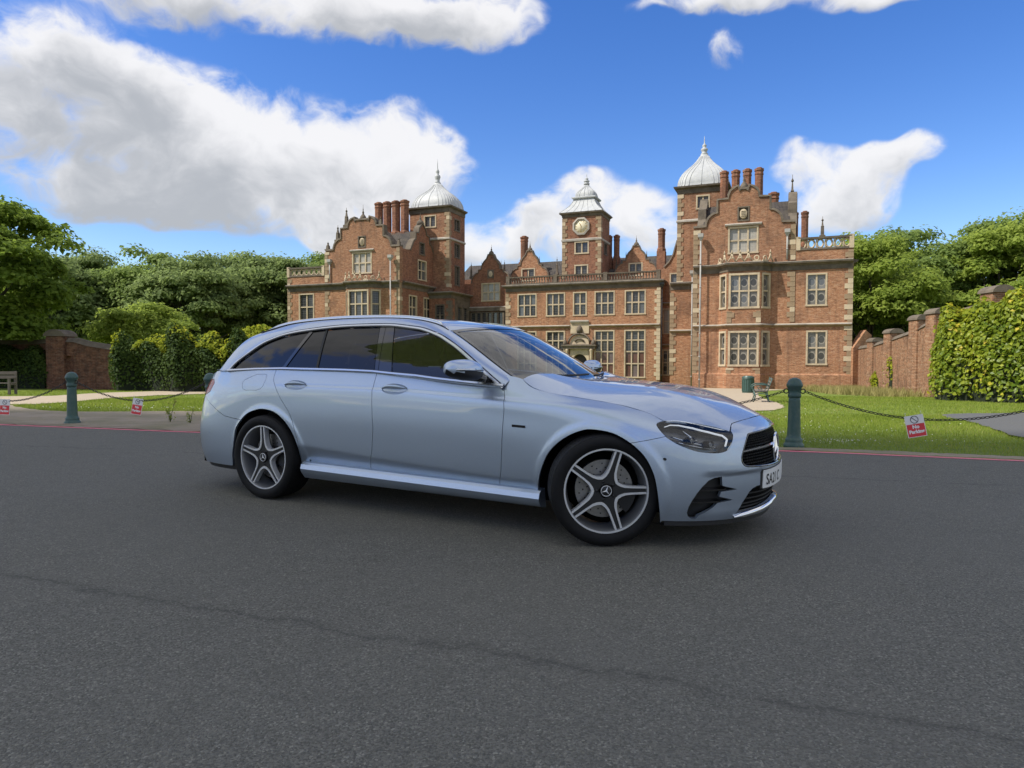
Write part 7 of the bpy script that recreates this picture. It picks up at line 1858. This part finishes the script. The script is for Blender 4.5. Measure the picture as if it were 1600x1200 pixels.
# no-parking signs
M_SIGNW = mat('sign_white', (.74, .74, .72), .45); M_SIGNR = mat('sign_red', (.62, .035, .045), .45); M_SIGNK = mat('sign_black', (.012, .012, .014), .5)
def sign(x, y, zt, w, h, tilt, yaw, label):
    o = thing('sign', label, 'sign', (x, y, zt), yaw, 'no parking signs hung on the chains')
    M = Matrix.Rotation(tilt, 4, 'Y') @ Matrix.Rotation(R(-4), 4, 'X')
    def put(mb, nm, m, par): mb.xform(M); return mb.build(nm, m, par)
    mb = MB(); mb.bevbox(-w / 2, w / 2, -.002, .002, -h, 0, .0015); board = put(mb, 'board', M_SIGNW, o)
    mb = MB(); b_ = w * .035; mb.box(-w / 2 + b_, w / 2 - b_, -.0035, -.0022, -h + b_, -h * .40); put(mb, 'red_panel', M_SIGNR, board)
    mb = MB(); c = -h * .20; r = w * .20
    mb.tube([(r * math.cos(a), -.0034, c + r * math.sin(a)) for a in np.linspace(0, 6.2832, 24, endpoint=False)], .0035 * w / .2, 6, True); mb.tube([(-r * .7, -.0034, c + r * .7), (r * .7, -.0034, c - r * .7)], .0032 * w / .2, 6); put(mb, 'prohibition_symbol', M_SIGNK, board)
    for (s, zz) in (('No', -h * .60), ('Parking', -h * .82)):
        V, F = text_mesh(s, w * .27, .003 * w / .2, 'CENTER'); mb = MB(); mb.add([(p[0], -.0042, p[1] + zz) for p in V], F); t_ = put(mb, 'lettering', M_SIGNW, board); t_['kind'] = 'stuff'
    mb = MB()
    for sx in (-1, 1): mb.tube([(sx * w * .40, -.003, -.012), (sx * w * .42, 0, .02), (sx * w * .40, .003, .045)], .0022, 5)
    put(mb, 'cable_tie', M_SIGNW, o)
sign(-9.15, 12.45, .40, .20, .28, R(1), R(-6), 'white and red no parking sign hung upright at the far left')
sign(-6.30, 11.63, .465, .19, .275, R(8), R(-8), 'white and red no parking sign leaning slightly between the left bollard and the car')
sign(4.95, 8.50, .455, .215, .27, R(-11), R(-12), 'tilted white and red no parking sign hanging in front of the right lawn')
# litter bin
b = thing('litter_bin', 'green round litter bin standing against the mansion bay', 'bin', (13.75, 40.2, gz(13.75, 40.2)))
mb = MB(); mb.lathe([(.30, -.05), (.32, .02), (.33, .06), (.33, .80), (.345, .82), (.345, .86)], (0, 0, 0), 20); mb.build('body', M_GREEN, b)
mb = MB(); mb.lathe([(.345, .87), (.35, .88), (.35, .93), (.24, .99), (.24, 1.0), (.0, 1.0)], (0, 0, 0), 20); mb.build('lid', M_GREEN, b)
for k in range(16):
    a = 2 * math.pi * k / 16; mb = MB(); mb.box(-.045, .045, -.008, .008, .10, .78); mb.xform(Matrix.Translation((.338 * math.cos(a), .338 * math.sin(a), 0)) @ Matrix.Rotation(a + math.pi / 2, 4, 'Z')); mb.build('slat', M_GREEN, b)
# benches
M_WOOD = pmat('grey_bench_wood', lambda t: (t.mix(t.noise(P_obj(t), 8, 4, .6), (.10, .085, .07), (.19, .165, .14)), None, 0, None), rough=.75)
def iron_bench(x, y, rz, L, label):
    b = thing('bench', label, 'bench', (x, y, gz(x, y) + .02), rz)
    for s in (0, L):
        mb = MB()
        mb.tube([(0, -.28, 0), (.0, -.24, .10), (0, -.20, .24), (0, -.24, .42)], .022, 6); mb.tube([(0, .30, 0), (0, .24, .16), (0, .20, .40), (0, .30, .68), (0, .36, .90)], .022, 6)
        mb.tube([(0, -.24, .42), (0, 0, .40), (0, .20, .40)], .02, 6); mb.tube([(0, .28, .62), (0, .10, .66), (0, -.16, .66), (0, -.30, .60), (0, -.32, .52), (0, -.25, .47), (0, -.24, .42)], .022, 6)
        mb.tube([(0, .27 * math.cos(a), .20 + .14 * math.sin(a)) for a in np.linspace(.3, 2.84, 9)], .016, 6); mb.tube([(0, .06 * math.cos(a) - .05, .535 + .06 * math.sin(a)) for a in np.linspace(0, 6.28, 12, endpoint=False)], .012, 5, True)
        mb.xform(Matrix.Translation((s, 0, 0))); mb.build('end_frame', M_GREEN, b)
    for k in range(5): q = MB(); q.bevbox(-.04, L + .04, -.24 + k * .095, -.165 + k * .095, .415, .440, .005); q.build('seat_slat', M_WOOD, b)
    for k in range(4): q = MB(); q.bevbox(-.04, L + .04, -.012, .012, 0, .075, .005); q.xform(Matrix.Translation((0, .235 + k * .042, .50 + k * .105)) @ Matrix.Rotation(R(-22), 4, 'X')); q.build('back_slat', M_WOOD, b)
iron_bench(9.45, 26.3, R(-108), 1.55, 'green iron framed bench seen from its end on the right lawn')
b = thing('bench', 'plain dark wooden bench at the left edge in front of the garden wall', 'bench', (-19.3, 25.35, gz(-19.3, 25.35) + .02), R(10))
for x in (-.75, .75):
    q = MB(); q.bevbox(x - .04, x + .04, -.05, .03, 0, .58, .008); q.bevbox(x - .04, x + .04, .40, .48, 0, .86, .008); q.bevbox(x - .04, x + .04, -.06, .46, .58, .63, .008); q.bevbox(x - .035, x + .035, 0, .42, .34, .40, .006); q.build('end_frame', M_WOOD, b)
for k in range(4): q = MB(); q.bevbox(-.82, .82, -.02 + k * .11, .07 + k * .11, .402, .430, .005); q.build('seat_slat', M_WOOD, b)
for k in range(2): q = MB(); q.bevbox(-.82, .82, .37, .398, .58 + k * .15, .70 + k * .15, .005); q.build('back_slat', M_WOOD, b)
# the cloud that keeps the road in soft shade while the mansion is in the sun
bm = bmesh.new(); bmesh.ops.create_icosphere(bm, subdivisions=5, radius=1.0)
from mathutils import noise as mnoise
CH = 260.0; CE1 = Vector((.959, -.284, 0)); CE2 = Vector((.284, .959, 0)); sun_off = Vector((SUN_H.x, SUN_H.y, 0)) * (CH / math.tan(SUN_EL)) + Vector((0, 0, CH))
for v in bm.verts:
    d = v.co.copy(); k = 1 + .16 * mnoise.fractal(d * 2.2 + Vector((3, 1, 7)), 1.0, 2.1, 5) + .10 * abs(mnoise.noise(d * 5.0))
    v.co = CE1 * (d.x * 150 * k) + CE2 * (d.y * CLOUD_W * k) + Vector((0, 0, d.z * (16 if d.z > 0 else 5) * k))
mb = MB(); mb.bm(bm, True)
def cloud_mat():
    m = bpy.data.materials.new('cloud_vapour'); m.use_nodes = True; t = NT(m.node_tree)
    df = t.n('ShaderNodeBsdfDiffuse'); df.inputs[0].default_value = (.95, .95, .96, 1); tr = t.n('ShaderNodeBsdfTransparent'); mx = t.n('ShaderNodeMixShader')
    mx.inputs[0].default_value = CLOUD_OPAC; t.put(mx.inputs[1], tr.outputs[0]); t.put(mx.inputs[2], df.outputs[0]); o = t.n('ShaderNodeOutputMaterial'); t.put(o.inputs[0], mx.outputs[0]); return m
c_ = mb.build('cloud', cloud_mat()); c_.location = CE2 * (CLOUD_EDGE - CLOUD_W) + sun_off; tag(c_, kind='structure')
